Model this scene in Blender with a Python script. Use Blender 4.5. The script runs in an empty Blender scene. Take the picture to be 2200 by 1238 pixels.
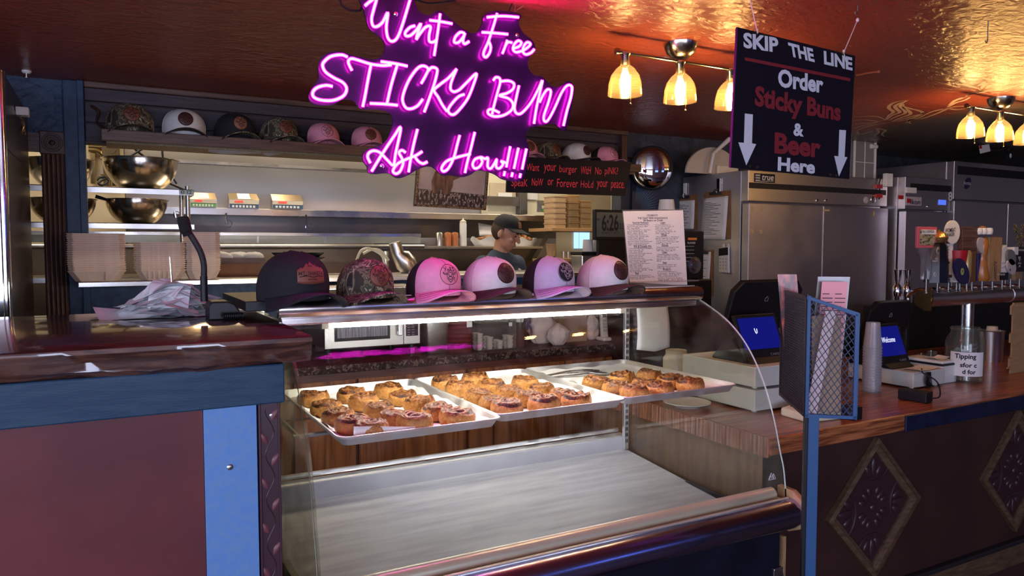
import bpy, bmesh, math, random
from mathutils import Vector, Matrix, noise
random.seed(7)
SC = bpy.context.scene
COL = SC.collection
PI = math.pi

# ------------------------------------------------------------------ camera
F = 1600.0
TH = math.atan((1100 - 223) / F)
PIT = math.atan((619 - 530) / F)
H = 1.55
cam_d = bpy.data.cameras.new('camera'); cam_d.sensor_width = 36.0; cam_d.lens = 36.0 * F / 2200.0
cam_d.clip_start = 0.02
cam = bpy.data.objects.new('camera', cam_d); COL.objects.link(cam)
cam.location = (0, 0, H); cam.rotation_euler = (PI / 2 - PIT, 0, -TH)
SC.camera = cam

# ------------------------------------------------------------------ world, lights, exposure
world = bpy.data.worlds.new('world'); SC.world = world; world.use_nodes = True
world.node_tree.nodes['Background'].inputs[0].default_value = (0.30, 0.34, 0.48, 1)
world.node_tree.nodes['Background'].inputs[1].default_value = 0.5
SC.view_settings.view_transform = 'Standard'; SC.view_settings.look = 'None'
SC.view_settings.exposure = 0.88; SC.view_settings.gamma = 1.0
SC.view_settings.use_curve_mapping = False

def area(name, loc, rot, sx, sy, power, col):
    d = bpy.data.lights.new(name, 'AREA'); d.shape = 'RECTANGLE'; d.size = sx; d.size_y = sy
    d.energy = power; d.color = col
    o = bpy.data.objects.new(name, d); COL.objects.link(o); o.location = loc; o.rotation_euler = rot
    return o
# daylight entering the windows behind and left of the camera (panes and frames are built in those walls)
DAY = (0.66, 0.73, 1.0)
for wx in (-1.85, 0.55):
    area('window_daylight', (wx, -3.42, 1.42), (PI / 2, 0, 0), 2.0, 1.2, 40, DAY)
for wy in (-2.1, 0.2):
    area('window_daylight', (-3.12, wy, 1.42), (PI / 2, 0, -PI / 2), 2.0, 1.2, 32, DAY)
# kitchen fluorescent fittings (their diffusers are built on the kitchen ceiling)
for kx, ky, e in ((-0.5, 4.75, 7), (1.0, 4.75, 8), (2.5, 4.75, 6), (3.3, 4.4, 4)):
    area('kitchen_fluorescent', (kx, ky, 2.52), (0, 0, 0), 0.9, 0.25, e, (1.0, 0.86, 0.66))

# ------------------------------------------------------------------ pixel -> ray helpers (photo frame 2200 x 1238)
_fh = Vector((math.sin(TH), math.cos(TH), 0)); _r = Vector((math.cos(TH), -math.sin(TH), 0)); _up = Vector((0, 0, 1))
_f = _fh * math.cos(PIT) - _up * math.sin(PIT); _u = _up * math.cos(PIT) + _fh * math.sin(PIT)
CAM = Vector((0, 0, H))
def ray(x, y): return _r * ((x - 1100) / F) + _u * ((619 - y) / F) + _f
def onpl(x, y, p, n):
    d = ray(x, y); n = Vector(n); return CAM + d * ((Vector(p) - CAM).dot(n) / d.dot(n))
def A(x, y, Y): return onpl(x, y, (0, Y, 0), (0, 1, 0))
def Z(x, y, z): return onpl(x, y, (0, 0, z), (0, 0, 1))
def XX(x, y, X): return onpl(x, y, (X, 0, 0), (1, 0, 0))

# ------------------------------------------------------------------ materials
MATS = {}
def _nt(name):
    m = bpy.data.materials.new(name); m.use_nodes = True
    nt = m.node_tree; b = nt.nodes['Principled BSDF']
    MATS[name] = m
    return m, nt, b
def mat(name, col, rough=0.5, metal=0.0, c2=None, scale=20.0, stretch=(1, 1, 1), lo=0.4, hi=0.6, detail=4.0,
        bump=0.0, bscale=None, bdist=0.002, coat=0.0, emit=None, es=0.0, spec=None, alpha=None, tex='noise', rvar=0.0, bstretch=None, sheen=0.0, aniso=0.0):
    m, nt, b = _nt(name); L = nt.links
    b.inputs['Base Color'].default_value = (*col, 1); b.inputs['Roughness'].default_value = rough
    b.inputs['Metallic'].default_value = metal; b.inputs['Coat Weight'].default_value = coat
    b.inputs['Coat Roughness'].default_value = 0.06
    if spec is not None: b.inputs['Specular IOR Level'].default_value = spec
    if sheen: b.inputs['Sheen Weight'].default_value = sheen
    if aniso:
        b.inputs['Anisotropic'].default_value = aniso; b.inputs['Anisotropic Rotation'].default_value = 0.25; tg_ = nt.nodes.new('ShaderNodeTangent'); tg_.direction_type = 'RADIAL'; tg_.axis = 'X'; L.new(tg_.outputs[0], b.inputs['Tangent'])
    if emit: b.inputs['Emission Color'].default_value = (*emit, 1); b.inputs['Emission Strength'].default_value = es
    def texn(sc, st):
        tc = nt.nodes.new('ShaderNodeTexCoord'); mp = nt.nodes.new('ShaderNodeMapping'); mp.inputs['Scale'].default_value = st
        L.new(tc.outputs['Object'], mp.inputs['Vector'])
        if tex == 'voronoi':
            n = nt.nodes.new('ShaderNodeTexVoronoi'); n.inputs['Scale'].default_value = sc; out = n.outputs['Distance']
        else:
            n = nt.nodes.new('ShaderNodeTexNoise'); n.inputs['Scale'].default_value = sc; n.inputs['Detail'].default_value = detail; out = n.outputs['Fac']
        L.new(mp.outputs['Vector'], n.inputs['Vector'])
        return out
    if c2 or rvar:
        out = texn(scale, stretch)
        mr = nt.nodes.new('ShaderNodeMapRange'); mr.inputs[1].default_value = lo; mr.inputs[2].default_value = hi
        L.new(out, mr.inputs[0])
        if c2:
            mx = nt.nodes.new('ShaderNodeMix'); mx.data_type = 'RGBA'
            mx.inputs[6].default_value = (*col, 1); mx.inputs[7].default_value = (*c2, 1)
            L.new(mr.outputs[0], mx.inputs[0]); L.new(mx.outputs[2], b.inputs['Base Color'])
        if rvar:
            ma = nt.nodes.new('ShaderNodeMath'); ma.operation = 'MULTIPLY_ADD'; ma.inputs[1].default_value = rvar; ma.inputs[2].default_value = rough
            L.new(mr.outputs[0], ma.inputs[0]); L.new(ma.outputs[0], b.inputs['Roughness'])
    if bump:
        out = texn(bscale or scale, bstretch or stretch)
        bp = nt.nodes.new('ShaderNodeBump'); bp.inputs['Strength'].default_value = bump; bp.inputs['Distance'].default_value = bdist
        L.new(out, bp.inputs['Height']); L.new(bp.outputs['Normal'], b.inputs['Normal'])
    return m
def emis(name, col, s):
    return mat(name, (0.02, 0.02, 0.02), 0.5, emit=col, es=s)
def glass(name, tint=(0.97, 0.98, 0.97), rough=0.02, ior=1.45, milk=None, milkf=0.0, gl=(1, 1, 1), scratch=0.0):
    """thin architectural glass: clear transmission plus a Fresnel reflection, optionally a little haze on the pane"""
    m = bpy.data.materials.new(name); m.use_nodes = True; nt = m.node_tree; nt.nodes.clear(); L = nt.links
    out = nt.nodes.new('ShaderNodeOutputMaterial'); mx = nt.nodes.new('ShaderNodeMixShader')
    t = nt.nodes.new('ShaderNodeBsdfTransparent'); t.inputs[0].default_value = (*tint, 1)
    g = nt.nodes.new('ShaderNodeBsdfGlossy'); g.inputs['Roughness'].default_value = rough; g.inputs[0].default_value = (*gl, 1)
    lw = nt.nodes.new('ShaderNodeLayerWeight'); lw.inputs[0].default_value = 0.5; r0 = ((ior - 1) / (ior + 1)) ** 2
    pw = nt.nodes.new('ShaderNodeMath'); pw.operation = 'POWER'; pw.inputs[1].default_value = 5; L.new(lw.outputs['Facing'], pw.inputs[0])
    fr = nt.nodes.new('ShaderNodeMath'); fr.operation = 'MULTIPLY_ADD'; fr.inputs[1].default_value = 1 - r0; fr.inputs[2].default_value = r0; L.new(pw.outputs[0], fr.inputs[0])   # Schlick reflectance, the same from both sides of the pane
    L.new(fr.outputs[0], mx.inputs[0]); L.new(t.outputs[0], mx.inputs[1]); L.new(g.outputs[0], mx.inputs[2])
    last = mx
    if milk:
        d = nt.nodes.new('ShaderNodeBsdfDiffuse'); d.inputs[0].default_value = (*milk, 1)
        tr = nt.nodes.new('ShaderNodeBsdfTranslucent'); tr.inputs[0].default_value = (*milk, 1)
        ad = nt.nodes.new('ShaderNodeMixShader'); ad.inputs[0].default_value = 0.5
        L.new(d.outputs[0], ad.inputs[1]); L.new(tr.outputs[0], ad.inputs[2])
        m2 = nt.nodes.new('ShaderNodeMixShader'); m2.inputs[0].default_value = milkf
        L.new(mx.outputs[0], m2.inputs[1]); L.new(ad.outputs[0], m2.inputs[2]); last = m2
        if scratch:
            tc = nt.nodes.new('ShaderNodeTexCoord'); n = nt.nodes.new('ShaderNodeTexNoise'); n.inputs['Scale'].default_value = scratch; n.inputs['Detail'].default_value = 6
            L.new(tc.outputs['Object'], n.inputs['Vector'])
            mr = nt.nodes.new('ShaderNodeMapRange'); mr.inputs[1].default_value = 0.45; mr.inputs[2].default_value = 0.75; mr.inputs[4].default_value = milkf * 2
            L.new(n.outputs['Fac'], mr.inputs[0]); L.new(mr.outputs[0], m2.inputs[0])
    L.new(last.outputs[0], out.inputs[0]); MATS[name] = m
    return m
def ramp_mat(name, stops, scale, stretch=(1, 1, 1), rough=0.5, detail=6, distort=0.0, coat=0.0, bump=0.0, bdist=0.002, wave=None, metal=0, coords='Object', constant=False, spec=None):
    m, nt, b = _nt(name); L = nt.links
    tc = nt.nodes.new('ShaderNodeTexCoord'); mp = nt.nodes.new('ShaderNodeMapping'); mp.inputs['Scale'].default_value = stretch
    L.new(tc.outputs[coords], mp.inputs['Vector'])
    if wave:
        n = nt.nodes.new('ShaderNodeTexWave'); n.bands_direction = wave; n.inputs['Scale'].default_value = scale
        n.inputs['Distortion'].default_value = distort; n.inputs['Detail'].default_value = detail; n.inputs['Detail Scale'].default_value = 1.2
        o = n.outputs['Fac']
    else:
        n = nt.nodes.new('ShaderNodeTexNoise'); n.inputs['Scale'].default_value = scale; n.inputs['Detail'].default_value = detail; n.inputs['Distortion'].default_value = distort
        o = n.outputs['Fac']
    L.new(mp.outputs['Vector'], n.inputs['Vector'])
    cr = nt.nodes.new('ShaderNodeValToRGB'); e = cr.color_ramp.elements
    if constant: cr.color_ramp.interpolation = 'CONSTANT'
    while len(e) < len(stops): e.new(0.5)
    for i, (p, c) in enumerate(stops): e[i].position = p; e[i].color = (*c, 1)
    L.new(o, cr.inputs[0]); L.new(cr.outputs[0], b.inputs['Base Color'])
    b.inputs['Roughness'].default_value = rough; b.inputs['Coat Weight'].default_value = coat; b.inputs['Metallic'].default_value = metal
    b.inputs['Coat Roughness'].default_value = 0.05
    if spec is not None: b.inputs['Specular IOR Level'].default_value = spec
    if bump:
        bp = nt.nodes.new('ShaderNodeBump'); bp.inputs['Strength'].default_value = bump; bp.inputs['Distance'].default_value = bdist
        L.new(o, bp.inputs['Height']); L.new(bp.outputs['Normal'], b.inputs['Normal'])
    return m

# ------------------------------------------------------------------ mesh helpers
ORG = {}
def crs(pts, n=6, closed=False):
    """Catmull-Rom through points"""
    P = [Vector(p) for p in pts]; out = []; N = len(P)
    rng = range(N if closed else N - 1)
    for i in rng:
        if closed: p0, p1, p2, p3 = P[(i - 1) % N], P[i], P[(i + 1) % N], P[(i + 2) % N]
        else: p0, p1, p2, p3 = P[max(i - 1, 0)], P[i], P[i + 1], P[min(i + 2, N - 1)]
        for k in range(n):
            t = k / n
            out.append(0.5 * ((2 * p1) + (p2 - p0) * t + (2 * p0 - 5 * p1 + 4 * p2 - p3) * t * t + (3 * p1 - p0 - 3 * p2 + p3) * t ** 3))
    if not closed: out.append(P[-1])
    return out

class MB:
    def __init__(s): s.v = []; s.f = []
    def add(s, vs, fs):
        b = len(s.v); s.v += [Vector(v) for v in vs]; s.f += [[b + i for i in f] for f in fs]; return s
    def box(s, x0, x1, y0, y1, z0, z1):
        return s.add([(x0, y0, z0), (x1, y0, z0), (x1, y1, z0), (x0, y1, z0), (x0, y0, z1), (x1, y0, z1), (x1, y1, z1), (x0, y1, z1)],
                     [(3, 2, 1, 0), (4, 5, 6, 7), (0, 1, 5, 4), (1, 2, 6, 5), (2, 3, 7, 6), (3, 0, 4, 7)])
    def obox(s, c, ax, ay, az):
        """oriented box: centre and three half vectors"""
        c, ax, ay, az = map(Vector, (c, ax, ay, az))
        return s.add([c - ax - ay - az, c + ax - ay - az, c + ax + ay - az, c - ax + ay - az, c - ax - ay + az, c + ax - ay + az, c + ax + ay + az, c - ax + ay + az],
                     [(3, 2, 1, 0), (4, 5, 6, 7), (0, 1, 5, 4), (1, 2, 6, 5), (2, 3, 7, 6), (3, 0, 4, 7)])
    def hexa(s, q, off):
        """quad of 4 points extruded by off"""
        q = [Vector(p) for p in q]; off = Vector(off)
        return s.add(q + [p + off for p in q], [(0, 1, 2, 3), (7, 6, 5, 4), (0, 4, 5, 1), (1, 5, 6, 2), (2, 6, 7, 3), (3, 7, 4, 0)])
    def quad(s, a, b, c, d): return s.add([a, b, c, d], [(0, 1, 2, 3)])
    def prism(s, poly, off):
        n = len(poly); P = [Vector(p) for p in poly]; off = Vector(off)
        return s.add(P + [p + off for p in P], [list(range(n))[::-1], list(range(n, 2 * n))] + [(i, (i + 1) % n, n + (i + 1) % n, n + i) for i in range(n)])
    def tube(s, path, r, n=8, closed=False, cap=True, flat=None):
        P = [Vector(p) for p in path]; N = len(P); rr = r if isinstance(r, (list, tuple)) else [r] * N
        T = []
        for i in range(N):
            a = P[(i - 1) % N] if (closed or i > 0) else P[i]; b = P[(i + 1) % N] if (closed or i < N - 1) else P[i]
            t = b - a; T.append(t.normalized() if t.length > 1e-9 else Vector((0, 0, 1)))
        ref = Vector((0, 0, 1)) if abs(T[0].z) < 0.9 else Vector((0, 1, 0))
        u = T[0].cross(ref).normalized(); vs = []
        for i in range(N):
            u = (u - T[i] * u.dot(T[i])); u = u.normalized() if u.length > 1e-6 else T[i].orthogonal().normalized()
            w = T[i].cross(u)
            for k in range(n):
                a = 2 * PI * k / n; vs.append(P[i] + (u * math.cos(a) + w * math.sin(a)) * rr[i])
        fs = []
        for i in range(N if closed else N - 1):
            j = (i + 1) % N
            for k in range(n): fs.append((i * n + k, j * n + k, j * n + (k + 1) % n, i * n + (k + 1) % n))
        if cap and not closed: fs += [list(range(n)), list(range((N - 1) * n, N * n))[::-1]]
        return s.add(vs, fs)
    def cyl(s, a, b, r, r2=None, n=16): return s.tube([a, b], [r, r if r2 is None else r2], n)
    def lathe(s, prof, c=(0, 0, 0), n=24, axis=(0, 0, 1), sx=1.0, sy=1.0, rot=0.0):
        """profile of (radius, height) around axis through c"""
        ax = Vector(axis).normalized(); u = ax.orthogonal().normalized() if abs(ax.z) < 0.999 else Vector((1, 0, 0)); w = ax.cross(u); c = Vector(c); vs = []; fs = []
        for (r, h) in prof:
            for k in range(n):
                a = 2 * PI * k / n + rot; vs.append(c + ax * h + (u * math.cos(a) * sx + w * math.sin(a) * sy) * r)
        for i in range(len(prof) - 1):
            for k in range(n): fs.append((i * n + k, i * n + (k + 1) % n, (i + 1) * n + (k + 1) % n, (i + 1) * n + k))
        if prof[0][0] > 1e-6: fs.append(list(range(n))[::-1])
        if prof[-1][0] > 1e-6: fs.append([(len(prof) - 1) * n + k for k in range(n)])
        return s.add(vs, fs)
    def ell(s, c, rx, ry, rz, nu=14, nv=9, R=None):
        vs = []; fs = []; c = Vector(c)
        for j in range(nv + 1):
            t = PI * j / nv - PI / 2
            for k in range(nu):
                a = 2 * PI * k / nu; p = Vector((math.cos(t) * math.cos(a) * rx, math.cos(t) * math.sin(a) * ry, math.sin(t) * rz))
                vs.append(c + (R @ p if R else p))
        for j in range(nv):
            for k in range(nu): fs.append((j * nu + k, j * nu + (k + 1) % nu, (j + 1) * nu + (k + 1) % nu, (j + 1) * nu + k))
        return s.add(vs, fs)
    def grid(s, fn, nu, nv, cu=False):
        vs = [fn(i / nu, j / nv) for j in range(nv + 1) for i in range(nu + (0 if cu else 1))]; W = nu if cu else nu + 1; fs = []
        for j in range(nv):
            for i in range(nu): fs.append((j * W + i, j * W + (i + 1) % W, (j + 1) * W + (i + 1) % W, (j + 1) * W + i))
        return s.add(vs, fs)
    def build(s, name, m, parent=None, smooth=False, bev=0.0, org=None, solid=0.0, sub=0, seg=2, angle=None):
        o0 = ORG.get(parent.name, Vector()) if parent else (Vector(org) if org is not None else Vector())
        me = bpy.data.meshes.new(name); me.from_pydata([v - o0 for v in s.v], [], s.f)
        bm = bmesh.new(); bm.from_mesh(me); bmesh.ops.remove_doubles(bm, verts=bm.verts, dist=1e-6); bmesh.ops.recalc_face_normals(bm, faces=bm.faces); bm.to_mesh(me); bm.free()
        me.materials.append(m if not isinstance(m, str) else MATS[m])
        o = bpy.data.objects.new(name, me); COL.objects.link(o)
        if parent: o.parent = parent; ORG[o.name] = o0
        else: o.location = o0; ORG[o.name] = o0
        if smooth:
            me.polygons.foreach_set('use_smooth', [True] * len(me.polygons))
            if smooth != 2: me.set_sharp_from_angle(angle=math.radians(angle or 40))
        if solid: md = o.modifiers.new('solid', 'SOLIDIFY'); md.thickness = solid; md.offset = 0
        if bev:
            md = o.modifiers.new('bevel', 'BEVEL'); md.width = bev; md.segments = seg; md.limit_method = 'ANGLE'
        if sub: md = o.modifiers.new('sub', 'SUBSURF'); md.levels = sub; md.render_levels = sub
        return o
def tag(o, label=None, cat=None, group=None, kind=None):
    if label: o['label'] = label
    if cat: o['category'] = cat
    if group: o['group'] = group
    if kind: o['kind'] = kind
    return o
def thing(name, label, cat, loc=(0, 0, 0), rotz=0.0, group=None, local=False):
    o = bpy.data.objects.new(name, None); COL.objects.link(o); o.location = loc; o.rotation_euler = (0, 0, rotz); o.empty_display_size = 0.05
    ORG[o.name] = Vector() if local else Vector(loc)
    return tag(o, label, cat, group)
def struct(o): o['kind'] = 'structure'; return o
def clone(src, parent=None, loc=None):
    c = src.copy(); COL.objects.link(c)
    if parent is not None: c.parent = parent
    if loc is not None: c.location = loc
    return c
def text(s, O, U, V, m, parent, name='lettering', ext=0.0006, bold=0.0, org=None, shear=0.0):
    """flat lettering fitted into the box spanned by U (width) and V (height) from its lower left corner O"""
    cu = bpy.data.curves.new('t', 'FONT'); cu.body = s; cu.size = 1; cu.offset = bold; cu.shear = shear; cu.resolution_u = 3
    ob = bpy.data.objects.new('t', cu); COL.objects.link(ob)
    dg = bpy.context.evaluated_depsgraph_get(); me = bpy.data.meshes.new_from_object(ob.evaluated_get(dg))
    bpy.data.objects.remove(ob); bpy.data.curves.remove(cu)
    vs = [v.co.copy() for v in me.vertices]; fs = [list(p.vertices) for p in me.polygons]; bpy.data.meshes.remove(me)
    x0 = min(v.x for v in vs); x1 = max(v.x for v in vs); y0 = min(v.y for v in vs); y1 = max(v.y for v in vs)
    O, U, V = Vector(O), Vector(U), Vector(V); n = U.cross(V).normalized()
    mb = MB(); P = [O + U * ((v.x - x0) / (x1 - x0)) + V * ((v.y - y0) / (y1 - y0)) + n * ext for v in vs]
    mb.v = P; mb.f = fs
    o0 = ORG.get(parent.name, Vector())
    me = bpy.data.meshes.new(name); me.from_pydata([v - o0 for v in P], [], fs); me.materials.append(m if not isinstance(m, str) else MATS[m])
    o = bpy.data.objects.new(name, me); COL.objects.link(o); o.parent = parent; ORG[o.name] = o0
    return o
def text_px(s, x0, y0, x1, y1, x2, y2, P, N, m, parent, **k):
    """lettering whose lower-left, lower-right and upper-left corners are pixels on the plane (P, N)"""
    O = onpl(x0, y0, P, N); return text(s, O, onpl(x1, y1, P, N) - O, onpl(x2, y2, P, N) - O, m, parent, **k)

# ================================================================== materials used everywhere
mat('blue_plaster', (0.022, 0.055, 0.125), 0.55, c2=(0.012, 0.030, 0.075), scale=9, bump=0.9, bscale=26, bdist=0.012)
mat('blue_paint', (0.020, 0.050, 0.115), 0.45, spec=0.3, c2=(0.012, 0.032, 0.08), scale=30, bump=0.15, bscale=90)
mat('grey_plaster', (0.045, 0.055, 0.075), 0.6, c2=(0.025, 0.03, 0.045), scale=7, bump=0.7, bscale=24, bdist=0.01)
ramp_mat('dark_wood', [(0.3, (0.030, 0.012, 0.009)), (0.55, (0.075, 0.032, 0.022)), (0.8, (0.11, 0.05, 0.034))], 3.0, (30, 30, 2), 0.5, 5, bump=0.25)
ramp_mat('dark_wood_x', [(0.3, (0.05, 0.022, 0.016)), (0.55, (0.11, 0.055, 0.042)), (0.8, (0.15, 0.08, 0.06))], 3.0, (2, 30, 30), 0.5, 5, bump=0.25)
ramp_mat('purple_plank', [(0.3, (0.022, 0.015, 0.024)), (0.6, (0.05, 0.034, 0.046)), (0.85, (0.075, 0.05, 0.06))], 3.0, (1.5, 30, 30), 0.6, 5, bump=0.25)
ramp_mat('oak_drawer', [(0.25, (0.06, 0.017, 0.006)), (0.5, (0.21, 0.075, 0.026)), (0.8, (0.33, 0.135, 0.05))], 2.2, (9, 9, 0.7), 0.35, 8, distort=1.6, coat=0.25)
ramp_mat('frame_maroon', [(0.3, (0.05, 0.012, 0.008)), (0.7, (0.11, 0.030, 0.018))], 3.0, (3, 30, 30), 0.4, 4)
mat('steel', (0.60, 0.57, 0.53), 0.27, 1.0, rvar=0.12, scale=2, lo=0.2, hi=0.8)
mat('steel_wall', (0.58, 0.54, 0.49), 0.33, 1.0, rvar=0.12, scale=1.2, lo=0.2, hi=0.8, aniso=0.85)
mat('steel_h', (0.60, 0.57, 0.53), 0.22, 1.0, rvar=0.16, scale=2.5)
mat('steel_dark', (0.20, 0.19, 0.19), 0.30, 1.0, rvar=0.2, scale=3)
mat('fridge_steel', (0.62, 0.60, 0.64), 0.36, 1.0, rvar=0.14, scale=2.2, bump=0.04, bscale=9, bstretch=(1, 1, 50), bdist=0.001)
mat('chrome', (0.75, 0.74, 0.74), 0.10, 1.0)
mat('chrome_soft', (0.66, 0.64, 0.66), 0.2, 1.0, rvar=0.12, scale=8)
mat('aluminium', (0.80, 0.80, 0.79), 0.33, 1.0, rvar=0.2, scale=14, bump=0.1, bscale=60, bdist=0.0006)
mat('brass', (0.55, 0.42, 0.22), 0.25, 1.0)
mat('black_plastic', (0.010, 0.010, 0.012), 0.42, spec=0.25)
mat('black_matte', (0.008, 0.008, 0.010), 0.6)
mat('white_plastic', (0.72, 0.71, 0.68), 0.4)
mat('cream_plastic', (0.66, 0.62, 0.45), 0.4, c2=(0.70, 0.66, 0.50), scale=8)
mat('white_paper', (0.78, 0.77, 0.76), 0.75, c2=(0.70, 0.69, 0.68), scale=6, bump=0.08, bscale=20)
mat('ink', (0.012, 0.011, 0.02), 0.7)
mat('cream_wall', (0.55, 0.47, 0.33), 0.6, c2=(0.48, 0.40, 0.28), scale=4)
mat('maroon_wall', (0.055, 0.012, 0.016), 0.5, c2=(0.04, 0.008, 0.012), scale=5)
mat('navy_paint', (0.010, 0.014, 0.045), 0.4, c2=(0.006, 0.008, 0.03), scale=12, bump=0.12, bscale=40)
glass('pane')
MATS['pane'] = MATS['pane']

# ceiling: brick red glossy stucco, a painted black field on the far right bounded by the flame mural
def ceiling_mat():
    m, nt, b = _nt('ceiling_paint'); L = nt.links
    geo = nt.nodes.new('ShaderNodeTexCoord')
    sep = nt.nodes.new('ShaderNodeSeparateXYZ'); L.new(geo.outputs['Object'], sep.inputs[0])
    n1 = nt.nodes.new('ShaderNodeTexNoise'); n1.inputs['Scale'].default_value = 2.2; n1.inputs['Detail'].default_value = 5; L.new(geo.outputs['Object'], n1.inputs['Vector'])
    p, q = Z(1835, 285, 2.287), Z(2160, 205, 2.287); d = (q - p); nx, ny = -d.y, d.x; ln = math.hypot(nx, ny); nx /= ln; ny /= ln
    c = -(nx * p.x + ny * p.y)
    m1 = nt.nodes.new('ShaderNodeMath'); m1.operation = 'MULTIPLY_ADD'; m1.inputs[1].default_value = nx; m1.inputs[2].default_value = c; L.new(sep.outputs[0], m1.inputs[0])
    m2 = nt.nodes.new('ShaderNodeMath'); m2.operation = 'MULTIPLY_ADD'; m2.inputs[1].default_value = ny; L.new(sep.outputs[1], m2.inputs[0]); L.new(m1.outputs[0], m2.inputs[2])
    m3 = nt.nodes.new('ShaderNodeMath'); m3.operation = 'MULTIPLY_ADD'; m3.inputs[1].default_value = 0.5; L.new(n1.outputs['Fac'], m3.inputs[0]); L.new(m2.outputs[0], m3.inputs[2])
    mr = nt.nodes.new('ShaderNodeMapRange'); mr.inputs[1].default_value = 0.2; mr.inputs[2].default_value = 0.32; L.new(m3.outputs[0], mr.inputs[0])
    # only right of x = 2.4
    mr2 = nt.nodes.new('ShaderNodeMapRange'); mr2.inputs[1].default_value = p.x - 0.35; mr2.inputs[2].default_value = p.x; L.new(sep.outputs[0], mr2.inputs[0])
    mm = nt.nodes.new('ShaderNodeMath'); mm.operation = 'MULTIPLY'; L.new(mr.outputs[0], mm.inputs[0]); L.new(mr2.outputs[0], mm.inputs[1])
    a = nt.nodes.new('ShaderNodeMix'); a.data_type = 'RGBA'; a.inputs[6].default_value = (0.24, 0.045, 0.024, 1); a.inputs[7].default_value = (0.30, 0.062, 0.030, 1); L.new(n1.outputs['Fac'], a.inputs[0])
    k = nt.nodes.new('ShaderNodeMix'); k.data_type = 'RGBA'; k.inputs[7].default_value = (0.13, 0.105, 0.085, 1); L.new(a.outputs[2], k.inputs[6]); L.new(mm.outputs[0], k.inputs[0])
    L.new(k.outputs[2], b.inputs['Base Color']); b.inputs['Roughness'].default_value = 0.33; b.inputs['Specular IOR Level'].default_value = 0.35
    n2 = nt.nodes.new('ShaderNodeTexNoise'); n2.inputs['Scale'].default_value = 16; n2.inputs['Detail'].default_value = 7; n2.inputs['Distortion'].default_value = 1.2
    mp = nt.nodes.new('ShaderNodeMapping'); mp.inputs['Scale'].default_value = (1, 1.6, 1); L.new(geo.outputs['Object'], mp.inputs[0]); L.new(mp.outputs[0], n2.inputs['Vector'])
    bp = nt.nodes.new('ShaderNodeBump'); bp.inputs['Strength'].default_value = 0.8; bp.inputs['Distance'].default_value = 0.012; L.new(n2.outputs['Fac'], bp.inputs['Height']); L.new(bp.outputs[0], b.inputs['Normal'])
ceiling_mat()
mat('floor_tile', (0.06, 0.045, 0.04), 0.45, c2=(0.09, 0.07, 0.06), scale=3)

# ================================================================== room shell
ZC = 2.287; YW = 3.90
XL, XR, YF = -3.2, 8.0, -3.5
def plate(name, m, *b):
    mb = MB(); mb.box(*b); return struct(mb.build(name, m))
plate('floor', 'floor_tile', XL, XR, YF, 5.6, -0.1, 0.0)
ceil = plate('ceiling', 'ceiling_paint', XL, XR, YF, YW, ZC, ZC + 0.08)
mat('room_wall', (0.30, 0.24, 0.22), 0.6, c2=(0.26, 0.20, 0.18), scale=3)
plate('wall_right', 'room_wall', XR, XR + 0.1, YF, 5.6, 0, 2.7)
# back wall around the kitchen pass and the doorway
ox0, ox1, oz0, oz1 = -0.057, 2.94, 1.395, 2.02
bw = MB()
bw.box(ox0, ox1, YW, YW + 0.1, 0, oz0)
struct(bw.build('wall_back', 'maroon_wall'))
plate('wall_back_right', 'grey_plaster', ox1, XR, YW, YW + 0.1, 0, ZC)
plate('wall_back_header', 'purple_plank', ox0, ox1, YW, YW + 0.1, oz1, 2.55)
wl = MB(); wl.box(XL, -0.95, YW, YW + 0.1, 0, 2.55); wl.box(-0.95, -0.21, YW, YW + 0.1, 1.99, 2.55); wl.box(-0.21, ox0, YW, YW + 0.1, 0, 2.55)
struct(wl.build('wall_back_left', 'blue_plaster'))
plate('wall_kitchen_header', 'cream_wall', ox1, XR, YW + 0.1, YW + 0.11, 0, 2.6)
# front wall behind the camera with three windows
fw = MB(); z0, z1 = 0.8, 2.05; xs = [(-2.9, -0.8), (-0.5, 1.6)]; ys = [(-3.15, -1.05), (-0.85, 1.25)]
fw.box(XL, XR, YF - 0.1, YF, 0, z0); fw.box(XL, XR, YF - 0.1, YF, z1, 2.6)
cur = XL
for a, b in xs: fw.box(cur, a, YF - 0.1, YF, z0, z1); cur = b
fw.box(cur, XR, YF - 0.1, YF, z0, z1); struct(fw.build('wall_front', 'room_wall'))
lw_ = MB(); lw_.box(XL - 0.1, XL, YF, 5.6, 0, z0); lw_.box(XL - 0.1, XL, YF, 5.6, z1, 2.7); cur = YF
for a, b in ys: lw_.box(XL - 0.1, XL, cur, a, z0, z1); cur = b
lw_.box(XL - 0.1, XL, cur, 5.6, z0, z1); struct(lw_.build('wall_left', 'room_wall'))
mat('window_frame_wood', (0.05, 0.02, 0.012), 0.4)
for i, (a, b) in enumerate(xs):
    w = MB(); w.box(a, b, YF - 0.06, YF - 0.05, z0, z1); wo = struct(w.build('window_%d' % (i + 1), 'pane'))
    fr = MB(); t = 0.05
    fr.box(a, b, YF - 0.08, YF + 0.01, z0, z0 + t); fr.box(a, b, YF - 0.08, YF + 0.01, z1 - t, z1); fr.box(a, a + t, YF - 0.08, YF + 0.01, z0, z1); fr.box(b - t, b, YF - 0.08, YF + 0.01, z0, z1); fr.box((a + b) / 2 - .02, (a + b) / 2 + .02, YF - 0.08, YF + 0.01, z0, z1)
    fr.build('window_frame', 'window_frame_wood', wo)
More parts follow.
